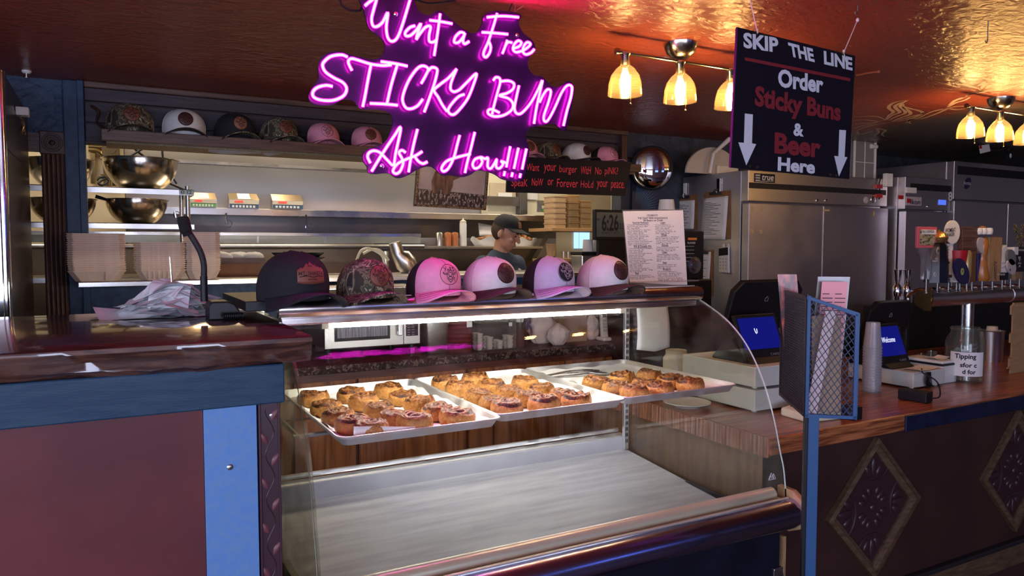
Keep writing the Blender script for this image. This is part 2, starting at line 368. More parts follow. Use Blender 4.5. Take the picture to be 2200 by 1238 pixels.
for i, (a, b) in enumerate(ys):
    w = MB(); w.box(XL - 0.06, XL - 0.05, a, b, z0, z1); wo = struct(w.build('window_%d' % (i + 6), 'pane'))
    fr = MB()
    for q in ((a, b, z0, z0 + t), (a, b, z1 - t, z1), (a, a + t, z0, z1), (b - t, b, z0, z1), ((a + b) / 2 - .02, (a + b) / 2 + .02, z0, z1)): fr.box(XL - 0.08, XL + 0.01, *q)
    fr.build('window_frame', 'window_frame_wood', wo)
for tx_ in (2.7, 4.6):   # two televisions on the front wall, seen only in reflections
    tv = thing('wall_television', 'lit blue television on the front wall, %s of two' % ('left' if tx_ < 3 else 'right'), 'television', (tx_, YF, 1.5)); w = MB(); w.box(tx_ - 0.42, tx_ + 0.42, YF, YF + 0.05, 1.6, 2.1); w.build('bezel', 'black_plastic', tv); w = MB(); w.box(tx_ - 0.4, tx_ + 0.4, YF + 0.05, YF + 0.052, 1.62, 2.08); w.build('screen', emis('tv_glow', (0.18, 0.28, 1.0), 1.6), tv)
# blue corner post beside the pass, wooden crown trim above the cap shelf
post = MB(); post.box(-0.140, -0.058, YW - 0.035, YW, 0, ZC); struct(post.build('trim_1', 'blue_paint', bev=0.004))
pb = MB(); pb.box(-0.085, -0.058, YW - 0.05, YW - 0.03, 0, ZC); struct(pb.build('trim_2', 'blue_paint', bev=0.003))
tr = MB(); tr.box(ox0, 2.96, YW - 0.05, YW, ZC - 0.028, ZC); struct(tr.build('trim_3', 'dark_wood_x', bev=0.006))
# planks behind the caps
for i, (a, b) in enumerate(((2.205, 2.262), (2.11, 2.20), (2.025, 2.105))):
    pk = MB(); pk.box(ox0, ox1, YW - 0.018 - (0.006 if i == 0 else 0), YW, a, b); struct(pk.build('trim_%d' % (4 + i), 'purple_plank', bev=0.003))
et = MB(); et.box(2.90, 2.945, YW - 0.06, YW, oz1, ZC - 0.03); struct(et.build('trim_7', 'dark_wood', bev=0.004))
# ledge of the pass
lg = MB(); lg.box(-0.10, 2.94, 3.72, YW + 0.1, 1.372, 1.396); struct(lg.build('trim_8', 'steel_h', bev=0.003))
ll = MB(); ll.box(-0.06, 2.94, YW - 0.004, YW, 1.15, 1.37); struct(ll.build('trim_9', 'blue_paint'))
# fluted pilaster and rosette of the doorway
pil = MB()
def flute(u, v):
    x = -0.228 + 0.087 * u; k = 0.006 * abs(math.sin(u * PI * 5)); e = 0 if 0.06 < u < 0.94 else 0.004
    return (x, YW - 0.030 - k - e, 1.955 * v)
pil.grid(flute, 60, 1); pil.box(-0.228, -0.141, YW - 0.028, YW, 0, 1.955)
struct(pil.build('trim_10', 'dark_wood'))
ros = MB(); ros.box(-0.232, -0.137, YW - 0.042, YW, 1.955, 2.055)
d1 = struct(ros.build('trim_11', 'dark_wood', bev=0.004))
rr = MB()
for r in (0.036, 0.024): rr.tube([(-0.1845 + r * math.cos(a), YW - 0.043, 2.005 + r * math.sin(a)) for a in [2 * PI * k / 24 for k in range(24)]], 0.0045, 6, closed=True)
rr.lathe([(0.0001, 0.008), (0.008, 0.006), (0.014, 0)], (-0.1845, YW - 0.042, 2.005), 16, (0, -1, 0)); rr.build('rosette', 'dark_wood', d1, smooth=True)
hd = MB(); hd.box(-0.95, -0.232, YW - 0.03, YW, 1.965, 2.045)
for k in range(4): hd.box(-0.95, -0.232, YW - 0.036, YW, 1.975 + k * 0.018, 1.983 + k * 0.018)
struct(hd.build('trim_12', 'dark_wood_x'))
# sprinkler on the ceiling by the doorway
p = Z(57, 152, ZC)
sp = thing('sprinkler_head', 'small white sprinkler head on the red ceiling above the blue wall', 'sprinkler', (p.x, p.y, ZC))
m = MB(); m.lathe([(0.018, 0), (0.018, -0.006), (0.012, -0.012)], (p.x, p.y, ZC), 16); m.build('escutcheon', 'white_plastic', sp, smooth=True)
m = MB(); m.lathe([(0.006, -0.012), (0.006, -0.026), (0.013, -0.028), (0.013, -0.031)], (p.x, p.y, ZC), 12); m.build('nozzle', 'chrome', sp, smooth=True)

# ------------------------------------------------------------------ kitchen shell
plate('wall_kitchen_back', 'steel_wall', XL, 3.42, 5.45, 5.55, 0, 2.6)
plate('wall_kitchen_back_right', 'cream_wall', 3.42, XR, 5.45, 5.55, 0, 2.6)
mat('kitchen_ceiling_paint', (0.55, 0.50, 0.42), 0.7, c2=(0.50, 0.45, 0.37), scale=5)
plate('ceiling_kitchen', 'kitchen_ceiling_paint', XL, XR, YW + 0.1, 5.55, 2.55, 2.63)

# ================================================================== bakery display case
CX0, CX1 = 0.408, 1.93
ZT = 1.403
mat('case_black', (0.008, 0.009, 0.022), 0.35, c2=(0.006, 0.006, 0.014), scale=6)
mat('deck_metal', (0.54, 0.53, 0.54), 0.40, 0.0, c2=(0.40, 0.39, 0.41), scale=5, stretch=(0.7, 6, 1), lo=0.35, hi=0.7, rvar=0.2, bump=0.06, bscale=30, bstretch=(1, 20, 1), bdist=0.0008)
mat('rail_cream', (0.72, 0.66, 0.46), 0.30, 0.5)
mat('bumper_chrome', (0.46, 0.50, 0.80), 0.2, 1.0)
mat('plywood', (0.45, 0.30, 0.14), 0.5, c2=(0.30, 0.18, 0.08), scale=8, stretch=(12, 1, 1))
mat('top_chrome', (0.74, 0.68, 0.66), 0.16, 1.0, rvar=0.08, scale=20, stretch=(0.5, 1, 1))
mat('crumb', (0.10, 0.05, 0.02), 0.8)
glass('case_glass', (0.985, 0.99, 0.985), 0.01, 1.1, milk=(0.8, 0.8, 0.75), milkf=0.010, scratch=14)
glass('case_side_glass', (0.95, 0.96, 0.93), 0.01, 1.45, milk=(0.75, 0.75, 0.62), milkf=0.035, scratch=9)
mat('glass_edge', (0.55, 0.65, 0.60), 0.15, spec=0.8)
case = thing('display_case', 'curved glass bakery display case holding three trays of sticky buns', 'display case', (CX0, 1.66, 0))
prof = [(2.075, 1.356), (2.03, 1.338), (1.942, 1.296), (1.87, 1.243), (1.81, 1.175), (1.757, 1.085), (1.715, 0.978), (1.688, 0.88), (1.673, 0.83), (1.664, 0.77), (1.661, 0.735)]
cv = crs([(0, y, z) for y, z in prof], 5)
t = 0.006
m = MB()
def fg(u, v, off=0.0):
    i = v * (len(cv) - 1); k = min(int(i), len(cv) - 2); p = cv[k].lerp(cv[k + 1], i - k); tg = (cv[k + 1] - cv[k]).normalized(); nrm = Vector((0, -tg.z, tg.y))
    if nrm.y > 0: nrm = -nrm
    return Vector((CX0 + (CX1 - CX0) * u, p.y, p.z)) + nrm * off
m.grid(lambda u, v: fg(u, v, 0), 1, len(cv) - 1); m.grid(lambda u, v: fg(u, v, -t), 1, len(cv) - 1)
fgl = m.build('front_glass', 'case_glass', case, smooth=2)
for X in (CX0, CX1):
    m = MB()
    for k in range(len(cv) - 1):
        a, b = fg(0, k / (len(cv) - 1)), fg(0, (k + 1) / (len(cv) - 1)); c, d = fg(0, (k + 1) / (len(cv) - 1), -t), fg(0, k / (len(cv) - 1), -t)
        for q in (a, b, c, d): q.x = X
        m.quad(a, b, c, d)
    m.build('glass_edge', 'glass_edge', fgl)
for X, o in ((CX0 + 0.004, 0.006), (CX1 - 0.010, 0.006)):
    m = MB(); poly = [Vector((X, p.y + 0.008, p.z)) for p in cv[1:]] + [Vector((X, 1.675, 0.65)), Vector((X, 2.51, 0.62)), Vector((X, 2.51, 1.352))]
    m.prism(poly, (o, 0, 0)); m.build('side_glass', 'case_side_glass' if X > 1 else glass('case_left_glass', (0.93, 0.92, 0.84), 0.05, 1.45, milk=(0.62, 0.60, 0.44), milkf=0.16, scratch=9), case)
# maker's mark etched on the right pane of the front glass
m = MB(); c0 = onpl(1655, 1028, (0, 1.668, 0), (0, 1, 0)); c0.y = 1.664
for pts in (((-0.016, 0), (-0.004, 0.02), (0.002, 0.008), (0.006, 0.016), (0.016, 0)), ((-0.012, 0), (-0.005, 0.011), (0, 0)), ((0.004, 0), (0.004, 0.009), (0.009, 0)), ((-0.016, -0.002), (0.016, -0.002))):
    m.tube([(c0.x + a, c0.y - 0.003 + 0.0 * b, c0.z + b) for a, b in pts], 0.0006, 4)
m.build('etched_mark', mat('etch', (0.9, 0.92, 0.92), 0.5), fgl)
# lower cabinet, deck and rails
m = MB(); m.box(CX0 + 0.02, CX1 - 0.012, 1.672, 2.50, 0.08, 0.605); m.box(CX0 + 0.02, CX1 - 0.012, 1.672, 1.70, 0.605, 0.655); m.box(CX0 + 0.05, CX1 - 0.05, 1.72, 2.45, 0, 0.08); m.build('base_cabinet', 'case_black', case, bev=0.004)
m = MB(); dk = [(1.69, 0.628), (2.49, 0.698)]
m.add([(CX0 + 0.02, dk[0][0], dk[0][1]), (CX1 - 0.02, dk[0][0], dk[0][1]), (CX1 - 0.02, dk[1][0], dk[1][1]), (CX0 + 0.02, dk[1][0], dk[1][1]),
       (CX0 + 0.02, dk[0][0], dk[0][1] - 0.02), (CX1 - 0.02, dk[0][0], dk[0][1] - 0.02), (CX1 - 0.02, dk[1][0], dk[1][1] - 0.02), (CX0 + 0.02, dk[1][0], dk[1][1] - 0.02)],
      [(0, 1, 2, 3), (7, 6, 5, 4), (0, 4, 5, 1), (1, 5, 6, 2), (2, 6, 7, 3), (3, 7, 4, 0)]); m.build('deck', 'deck_metal', case)
m = MB(); m.box(CX0 + 0.015, CX1 - 0.015, 2.487, 2.495, 0.66, 0.752); m.build('deck_back_panel', 'deck_metal', case)
m = MB(); m.box(CX0 + 0.01, CX1 - 0.01, 2.495, 2.545, 0.735, 0.755); m.tube([(CX0 + 0.01, 2.545, 0.768), (CX1 - 0.02, 2.545, 0.768)], 0.009, 8); m.build('rear_sill', 'aluminium', case, smooth=True)
m = MB(); m.box(CX1 - 0.03, CX1 - 0.012, 1.72, 2.49, 0.62, 0.665); m.box(CX0 + 0.012, CX0 + 0.03, 1.72, 2.49, 0.62, 0.665); m.build('deck_side_trim', 'case_black', case)
m = MB(); m.tube([(CX0 + 0.004, 1.700, 0.738), (CX1 - 0.025, 1.700, 0.738)], 0.023, 20); m.build('front_rail', 'rail_cream', case, smooth=True)
m = MB(); m.box(CX0, CX1 - 0.005, 1.645, 1.700, 0.716, 0.729); m.box(CX0, CX1 - 0.005, 1.646, 1.656, 0.729, 0.740); m.box(CX0, CX1 - 0.012, 1.690, 1.702, 0.655, 0.716); m.build('glass_channel', 'rail_cream', case, bev=0.002)
m = MB(); m.lathe([(0.0475, 0), (0.0475, CX1 - CX0)], (CX0, 1.640, 0.690), 28, (1, 0, 0)); m.build('bumper', 'bumper_chrome', case, smooth=True)
m = MB(); m.box(CX0, CX1 - 0.005, 1.655, 1.672, 0.640, 0.651); m.build('bumper_trim', 'aluminium', case)
# plywood end caps
for X in (CX0 - 0.004, CX1):
    m = MB(); pts = [(1.650, 0.625), (1.606, 0.645), (1.585, 0.69), (1.597, 0.735), (1.64, 0.762), (1.70, 0.765), (1.70, 0.625)]
    if X > 1: m.prism([Vector((X, a, b)) for a, b in pts], (0.022, 0, 0))
    m.box(X, X + (0.012 if X > 1 else 0.02), 1.668, 2.50, 0.02, 0.60); m.build('end_panel', 'plywood', case, bev=0.002)
# maker's plate
npl = MB(); c = A(1676, 1236, 1.67); npl.box(c.x - 0.03, c.x + 0.026, 1.669, 1.672, c.z - 0.03, c.z + 0.026); npo = npl.build('nameplate', 'steel', case, bev=0.001)
m = MB()
for r in (0.016, 0.012): m.tube([(c.x - 0.002 + r * math.cos(a), 1.6685, c.z - 0.004 + r * math.sin(a)) for a in [2 * PI * k / 20 for k in range(20)]], 0.0007, 4, closed=True)
m.build('emblem', 'ink', npo); text('Leading', (c.x - 0.018, 1.6685, c.z - 0.007), (0.034, 0, 0), (0, 0, 0.010), 'ink', npo)
m = MB()
for dx, dz in ((-.026, .022), (.022, .022)): m.cyl((c.x + dx, 1.669, c.z + dz), (c.x + dx, 1.667, c.z + dz), 0.002, n=8)
m.build('rivet', 'chrome', npo)
# top: rounded chrome rail, dark shelf, light strip
m = MB(); pr = [(2.075, 1.354), (2.060, 1.359), (2.052, 1.371), (2.053, 1.389), (2.063, 1.400), (2.085, 1.404), (2.085, 1.354)]
m.prism([Vector((CX0 + 0.003, a, b)) for a, b in pr], (CX1 - CX0 - 0.006, 0, 0)); m.build('top_rail', 'top_chrome', case, smooth=True, angle=50)
m = MB(); m.box(CX0 + 0.01, CX1 - 0.02, 2.070, 2.10, 1.334, 1.356); m.build('light_housing', 'top_chrome', case, bev=0.004)
m = MB(); m.box(0.33, CX1 - 0.005, 2.085, 2.52, 1.376, ZT); m.build('top_shelf', 'black_plastic', case, bev=0.002)
m = MB(); m.box(CX0, CX1 - 0.01, 2.093, 2.100, ZT, ZT + 0.003); m.build('shelf_edge_strip', 'white_plastic', case)
a0, a1 = A(705, 678, 2.095), A(1330, 651, 2.095)
led = emis('led_white', (1.0, 0.95, 0.86), 58)
m = MB(); m.cyl((a0.x, 2.095, 1.327), (a1.x, 2.095, 1.327), 0.008, n=10); lt = m.build('light_tube', led, case, smooth=True)
m = MB()
for x in (a0.x - 0.02, a1.x): m.box(x, x + 0.02, 2.086, 2.104, 1.318, 1.336)
m.build('tube_cap', 'cream_plastic', lt)
m = MB(); m.cyl((CX0 + 0.34, 2.36, 1.030), (CX1 - 0.10, 2.36, 1.030), 0.008, n=10); m.build('shelf_light_tube', emis('led_shelf', (0.96, 0.97, 1.0), 13), case, smooth=True)
# slotted uprights and shelf brackets
for X in (CX0 + 0.018, CX1 - 0.04):
    m = MB(); m.box(X, X + 0.022, 2.47, 2.486, 0.70, 1.345); up = m.build('upright', 'aluminium', case, bev=0.002)
    m = MB()
    for k in range(24): m.box(X + 0.006, X + 0.010, 2.4695, 2.4702, 0.73 + k * 0.025, 0.745 + k * 0.025); m.box(X + 0.013, X + 0.017, 2.4695, 2.4702, 0.73 + k * 0.025, 0.745 + k * 0.025)
    m.build('slot', 'black_matte', up)
    m = MB(); m.hexa([(X + 0.008, 2.47, 1.03), (X + 0.008, 2.47, 1.056), (X + 0.008, 1.92, 1.056), (X + 0.008, 1.92, 1.048)], (0.006, 0, 0)); m.build('bracket', 'steel_dark', case)
m = MB(); 
for y in (1.95, 2.40): m.box(CX0 + 0.015, CX1 - 0.018, y, y + 0.02, 1.050, 1.0565)
m.build('shelf_rail', 'steel_dark', case)

# ------------------------------------------------------------------ trays, parchment and buns
ZTR = 1.058
mat('tray_alu', (0.80, 0.80, 0.79), 0.36, 0.9, rvar=0.25, scale=16, bump=0.12, bscale=50, bdist=0.0008)
mat('parchment', (0.80, 0.79, 0.75), 0.55, bump=0.25, bscale=14, bdist=0.004)
def rrect(x0, x1, y0, y1, r, n=5):
    out = []
    for cx, cy, a0 in ((x1 - r, y1 - r, 0), (x0 + r, y1 - r, PI / 2), (x0 + r, y0 + r, PI), (x1 - r, y0 + r, 1.5 * PI)):
        for k in range(n + 1): a = a0 + PI / 2 * k / n; out.append((cx + r * math.cos(a), cy + r * math.sin(a)))
    return out
TRAYS = [((0.492, 0.944), (1.774, 2.46), 'left'), ((0.950, 1.396), (1.812, 2.462), 'middle'), ((1.402, 1.880), (1.828, 2.465), 'right')]
for (x0, x1), (y0, y1), nm in TRAYS:
    tr_ = thing('sheet_pan', {'left': 'aluminium sheet pan at the left end of the case', 'middle': 'aluminium sheet pan in the middle of the case', 'right': 'aluminium sheet pan with serving tongs at the right end of the case'}[nm], 'sheet pan', ((x0 + x1) / 2, (y0 + y1) / 2, ZTR), group='sheet pans of sticky buns')
    m = MB(); R1 = rrect(x0, x1, y0, y1, 0.028); R2 = rrect(x0 + 0.016, x1 - 0.016, y0 + 0.016, y1 - 0.016, 0.02); n = len(R1); z = ZTR
    rings = [(R2, z), (R2, z + 0.0015)]
    R3 = rrect(x0 + 0.004, x1 - 0.004, y0 + 0.004, y1 - 0.004, 0.026)
    vs = [Vector((*p, z + 0.0012)) for p in R2] + [Vector((*p, z + 0.024)) for p in R3] + [Vector((*p, z + 0.025)) for p in R1] + [Vector((*p, z + 0.020)) for p in R1] + [Vector((*p, z + 0.021)) for p in R3] + [Vector((*p, z)) for p in R2]
    fs = [list(range(n))]
    for k in range(5):
        for i in range(n): fs.append((k * n + i, k * n + (i + 1) % n, (k + 1) * n + (i + 1) % n, (k + 1) * n + i))
    fs.append([5 * n + i for i in range(n)][::-1]); m.add(vs, fs); m.build('pan', 'tray_alu', tr_, smooth=True, angle=35)
    R4 = rrect(x0 - 0.0, x1 + 0.0, y0 - 0.0, y1 + 0.0, 0.028); m = MB(); m.tube([Vector((*p, z + 0.0235)) for p in R4], 0.0032, 6, closed=True); m.build('rolled_rim', 'tray_alu', tr_, smooth=True)
    # parchment, ruffled at the edges
    m = MB(); rx0, rx1, ry0, ry1 = x0 + 0.018, x1 - 0.016, y0 + 0.018, y1 - 0.02
    if nm == 'left': ry1 -= 0.05
    if nm == 'right': rx0 += 0.02; ry1 += 0.0
    def pf(u, v):
        x = rx0 + (rx1 - rx0) * u; y = ry0 + (ry1 - ry0) * v; e = min(u, 1 - u, v * 1.4, (1 - v) * 1.4)
        lift = max(0, (0.06 - e) / 0.06) ** 2 * (0.010 + 0.012 * noise.noise(Vector((x * 14, y * 14, 3)))) + 0.0012 * noise.noise(Vector((x * 30, y * 30, 0)))
        return Vector((x, y, z + 0.0035 + max(-0.0005, lift)))
    m.grid(pf, 36, 48)
    m.build('parchment', 'parchment', None, smooth=2, solid=0.0006, org=((x0 + x1) / 2, (y0 + y1) / 2, z + 0.003)) if False else None
    o = m.build('parchment_sheet', 'parchment', None, smooth=2, org=((x0 + x1) / 2, (y0 + y1) / 2, z + 0.003))
    tag(o, {'left': 'white parchment sheet lining the left pan of buns', 'middle': 'white parchment sheet lining the middle pan of buns', 'right': 'crinkled white parchment sheet lining the right pan with the tongs'}[nm], 'paper', 'parchment sheets under the buns')
# folded strip of parchment standing at the front of the left pan
m = MB(); q0, q1 = A(756, 952, 1.815), A(960, 930, 1.815)
m.grid(lambda u, v: Vector((0.535 + 0.20 * u, 1.800 - 0.004 * v + 0.004 * math.sin(u * 7), ZTR + 0.004 + (0.040 - 0.022 * u) * v)), 16, 3)
o = m.build('parchment_fold', 'parchment', None, smooth=2, org=(0.60, 1.82, ZTR + 0.004), solid=0.0006); tag(o, 'folded strip of parchment standing at the front of the left pan', 'paper')

def bun_mat():
    m, nt, b = _nt('bun'); L = nt.links
    at = nt.nodes.new('ShaderNodeAttribute'); at.attribute_name = 'swirl'
    tc = nt.nodes.new('ShaderNodeTexCoord'); inf = nt.nodes.new('ShaderNodeObjectInfo')
    n = nt.nodes.new('ShaderNodeTexNoise'); n.inputs['Scale'].default_value = 75; n.inputs['Detail'].default_value = 7; n.inputs['Distortion'].default_value = 1.5; L.new(tc.outputs['Object'], n.inputs['Vector'])
    n.noise_dimensions = '4D'; L.new(inf.outputs['Random'], n.inputs['W'])
    ad = nt.nodes.new('ShaderNodeMath'); ad.operation = 'MULTIPLY_ADD'; ad.inputs[1].default_value = 0.75; L.new(n.outputs['Fac'], ad.inputs[0]); L.new(at.outputs['Fac'], ad.inputs[2])
    cr = nt.nodes.new('ShaderNodeValToRGB'); e = cr.color_ramp.elements
    for i, (p, c) in enumerate([(0.36, (0.035, 0.010, 0.005)), (0.47, (0.15, 0.050, 0.014))]): e[i].position = p; e[i].color = (*c, 1)
    for p, c in [(0.60, (0.36, 0.15, 0.035)), (0.80, (0.52, 0.26, 0.07))]: k = e.new(p); k.color = (*c, 1)
    L.new(ad.outputs[0], cr.inputs[0]); L.new(cr.outputs[0], b.inputs['Base Color'])
    b.inputs['Roughness'].default_value = 0.42; b.inputs['Specular IOR Level'].default_value = 0.22; b.inputs['Coat Weight'].default_value = 0.04; b.inputs['Coat Roughness'].default_value = 0.25
    n2 = nt.nodes.new('ShaderNodeTexNoise'); n2.inputs['Scale'].default_value = 95; n2.inputs['Detail'].default_value = 8; L.new(tc.outputs['Object'], n2.inputs['Vector'])
    bp = nt.nodes.new('ShaderNodeBump'); bp.inputs['Strength'].default_value = 1.0; bp.inputs['Distance'].default_value = 0.006; L.new(n2.outputs['Fac'], bp.inputs['Height']); L.new(bp.outputs[0], b.inputs['Normal'])
bun_mat()
def bun_mesh(seed):
    rnd = random.Random(seed); nr, na = 16, 44; R, Hh = 0.0475, 0.040; vs = []; sw = []; ph = rnd.random() * 6
    prof = [(0.78, 0.0), (0.93, 0.10), (1.0, 0.30), (1.01, 0.52), (0.97, 0.74), (0.89, 0.91)] + [(0.85 * (1 - k / 9.0) ** 0.9, 1.0 + 0.05 * (k / 9)) for k in range(0, 10)]
    for j, (r, h) in enumerate(prof):
        for k in range(na):
            a = 2 * PI * k / na
            nz = noise.noise(Vector((math.cos(a) * 1.6, math.sin(a) * 1.6, seed * 3.1)))
            rr = R * r * (1 + 0.10 * nz + 0.045 * noise.noise(Vector((math.cos(a) * 4, math.sin(a) * 4, h * 2 + seed))))
            # spiral groove on the top
            s = 0.0
            sp = (r * 3.1 - a / (2 * PI) + ph) % 1.0
            g = math.exp(-((sp - 0.5) / 0.13) ** 2)
            top = max(0.0, min(1.0, (h - 0.7) / 0.25))
            z = Hh * h - 0.0085 * g * top + 0.005 * noise.noise(Vector((rr * math.cos(a) * 45, rr * math.sin(a) * 45, seed))) * (0.3 + top)
            # side seam of the roll and vertical folds
            fold = 0.10 * max(0, math.sin(a * 4 + ph * 3 + 2 * nz)) ** 4
            side = 1 - top
            rr *= 1 - 0.09 * side * fold * 8 * 0.25
            val = 0.20 - 0.28 * g * top - 0.06 * top - 0.25 * side * fold * 5 * 0.5 + 0.17 * side - 0.10 * (1 if h < 0.1 else 0)
            vs.append((rr * math.cos(a), rr * math.sin(a), max(0, z))); sw.append(val)
    fs = []
    for j in range(len(prof) - 1):
        for k in range(na): fs.append((j * na + k, j * na + (k + 1) % na, (j + 1) * na + (k + 1) % na, (j + 1) * na + k))
    fs.append(list(range(na))[::-1]); fs.append([(len(prof) - 1) * na + k for k in range(na)])
    me = bpy.data.meshes.new('sticky_bun'); me.from_pydata(vs, [], fs); me.materials.append(MATS['bun'])
    at = me.attributes.new('swirl', 'FLOAT', 'POINT'); at.data.foreach_set('value', sw)
    me.polygons.foreach_set('use_smooth', [True] * len(me.polygons)); return me
BM = [bun_mesh(s) for s in range(7)]
ordn = ['backmost', 'second from the back', 'third from the back', 'fourth from the back', 'front']
coln = ['left', 'middle', 'right']
BUNS = {'left': [[(670, 858), (693, 878), (726, 894), (758, 912), (798, 922)], [(755, 850), (782, 865), (815, 882), (848, 900), (893, 911)], [(836, 841), (867, 855), (902, 869), (940, 885), (986, 900)]],
        'middle': [[(952, 825), (984, 838), (1020, 855), (1055, 867), (1098, 881)], [(1020, 818), (1057, 832), (1094, 846), (1137, 858), (1183, 874)], [(1127, 824), (1164, 838), (1210, 853), (1256, 866)]],
        'right': [[(1277, 825), (1324, 837), (1380, 848)], [(1338, 814), (1385, 828), (1441, 842)], [(1394, 808), (1442, 821), (1497, 832)]]}
bi = 0
rows3 = ['back', 'middle', 'front']
for tn, cols in BUNS.items():
    for ci, colm in enumerate(cols):
        for ri, (x, y) in enumerate(colm):
            p = Z(x, y, ZTR + 0.024); o = bpy.data.objects.new('sticky_bun', BM[bi % 7]); COL.objects.link(o)
            lim = [t for t in TRAYS if t[2] == tn][0]
            p.x = min(max(p.x, lim[0][0] + 0.062), lim[0][1] - 0.058); p.y = min(max(p.y, lim[1][0] + 0.066), lim[1][1] - 0.06)
            s = 0.96 + 0.08 * random.random(); o.location = (p.x, p.y, ZTR + 0.0035); o.rotation_euler = (0, 0, random.random() * 6.28); o.scale = (s, s, s * (1 + 0.12 * random.random()))
            if tn == 'right': d = 'glazed sticky bun, %s row and %s column of the nine on the right pan' % (rows3[ri], coln[ci])
            else: d = 'golden sticky bun, %s in the %s column of the %s pan' % (('front' if (tn == 'middle' and ci == 2 and ri == 3) else ordn[ri]), coln[ci], tn)
            tag(o, d, 'sticky bun', 'sticky buns on the sheet pans'); bi += 1
# serving tongs with a spoon-shaped tip on the right pan
tg = thing('serving_tongs', 'steel serving tongs lying at the back of the right pan', 'tongs', (1.56, 2.36, ZTR + 0.006))
tip, tail = Z(1300, 795, ZTR + 0.02), Z(1165, 806, ZTR + 0.02)
dv = (tip - tail).normalized(); sd = Vector((-dv.y, dv.x, 0))
for sg in (-1, 1):
    m = MB(); base = tail
    def arm(u, v, sg=sg):
        L = 0.27; w = 0.008 if u < 0.68 else 0.008 + 0.014 * math.sin((u - 0.68) / 0.32 * PI)
        c = tail + dv * (L * u) + sd * sg * (0.004 + 0.026 * u)
        zz = ZTR + 0.013 + 0.010 * math.sin(u * PI) - (0.006 if u > 0.7 else 0) * math.sin((v) * PI) 
        return Vector((c.x, c.y, 0)) + sd * ((v - 0.5) * 2 * w) + Vector((0, 0, zz))
    m.grid(arm, 24, 5); m.build('arm', 'chrome_soft', tg, smooth=2, solid=0.0016)
m = MB(); m.tube(crs([tail - dv * 0.0 + sd * 0.006, tail - dv * 0.012, tail - sd * 0.006], 4), 0.004, 6); 
for i in range(len(m.v)): m.v[i].z += 0.0 - tail.z + ZTR + 0.014
m.build('spring_end', 'chrome_soft', tg, smooth=True)
# paper strip hanging inside the case at the back right
ps = MB(); a, b = A(1365, 645, 2.43), A(1430, 745, 2.43)
ps.grid(lambda u, v: Vector((a.x + (b.x - a.x) * u + 0.012 * v * (u - 0.4), 2.43 - 0.02 * math.sin(v * 2.2) - 0.012 * math.sin(u * PI), 1.3445 + (b.z - 1.3445) * v - 0.012 * v * (1 - abs(2 * u - 1)))), 10, 14)
o = ps.build('paper_strip', 'parchment', None, smooth=2, solid=0.0005, org=((a.x + b.x) / 2, 2.43, a.z)); tag(o, 'blank white paper strip hanging inside the case beside the right glass', 'paper')

# ================================================================== left counter with live-edge slab
SZ = 1.352; SY = 1.655; SX = 0.402
ramp_mat('slab_wood', [(0.25, (0.020, 0.009, 0.009)), (0.45, (0.055, 0.021, 0.016)), (0.62, (0.12, 0.05, 0.03)), (0.8, (0.17, 0.08, 0.05))], 2.4, (2.2, 14, 14), 0.18, 8, distort=2.2, coat=1.0, bump=0.12, bdist=0.003)
mat('apron_blue', (0.012, 0.040, 0.085), 0.42, spec=0.25, c2=(0.02, 0.055, 0.10), scale=12, stretch=(1, 1, 6), bump=0.15, bscale=60)
mat('maroon_panel', (0.15, 0.030, 0.032), 0.45, spec=0.3, c2=(0.10, 0.022, 0.026), scale=3)
mat('pale_blue_strip', (0.10, 0.25, 0.58), 0.5, c2=(0.13, 0.27, 0.52), scale=60, lo=0.35, hi=0.65, bump=0.3, bscale=120, bdist=0.001)
mat('leaf_trim_paint', (0.045, 0.012, 0.022), 0.35)
mat('leaf_paint', (0.16, 0.05, 0.06), 0.4)
cn = thing('order_counter', 'raised counter with glossy live-edge slab, blue apron and maroon front', 'counter', (0, SY, 0))
m = MB(); NX = 120
def slab(u, v):
    x = -2.2 + (SX + 2.2) * u; nz = noise.noise(Vector((x * 6, 0.3, 0))) * 0.5 + noise.noise(Vector((x * 17, 4.3, 0))) * 0.25
    bot = 1.293 + 0.007 * nz - 0.010 * math.exp(-((x - 0.10) / 0.11) ** 2)
    bulge = 0.010 + 0.010 * noise.noise(Vector((x * 9, 7.7, 0)))
    # section: top back -> top front -> belly -> bottom front -> bottom back
    sec = [(2.52, SZ), (SY + 0.012, SZ), (SY + 0.003, SZ - 0.003), (SY + 0.001, SZ - 0.012), (SY + 0.006 + bulge * 0.3, SZ - 0.03), (SY + 0.004 + bulge * 0.6, bot + 0.014), (SY + 0.014 + bulge, bot), (2.52, bot + 0.004)]
    k = round(v * 7); y, z = sec[k]
    y += 0.006 * noise.noise(Vector((x * 24, k * 3.3, 1))) if 4 <= k <= 6 else 0
    z += 0.004 * noise.noise(Vector((x * 40, k * 5.1, 2))) if 4 <= k <= 5 else 0
    return Vector((x, y, z))
m.grid(slab, NX, 7)
ends = [slab(1, k / 7) for k in range(8)]; m.add(ends, [list(range(8))]); ends = [slab(0, k / 7) for k in range(8)]; m.add(ends, [list(range(8))[::-1]])
m.build('live_edge_top', 'slab_wood', cn, smooth=True, angle=35)
ax = A(612, 830, SY + 0.02).x
m = MB(); m.box(-2.2, ax, SY + 0.02, SY + 0.06, 1.205, 1.292); m.build('apron', 'apron_blue', cn, bev=0.003)
px = lambda x: A(x, 950, SY + 0.035).x
m = MB(); m.box(-2.2, px(437), SY + 0.038, SY + 0.06, 0, 1.205); m.build('front_panel', 'maroon_panel', cn)
m = MB(); m.box(px(437) + 0.001, px(552), SY + 0.032, SY + 0.06, 0, 1.205); st = m.build('corner_strip', 'pale_blue_strip', cn, bev=0.001)
c = A(494, 1004, SY + 0.032)
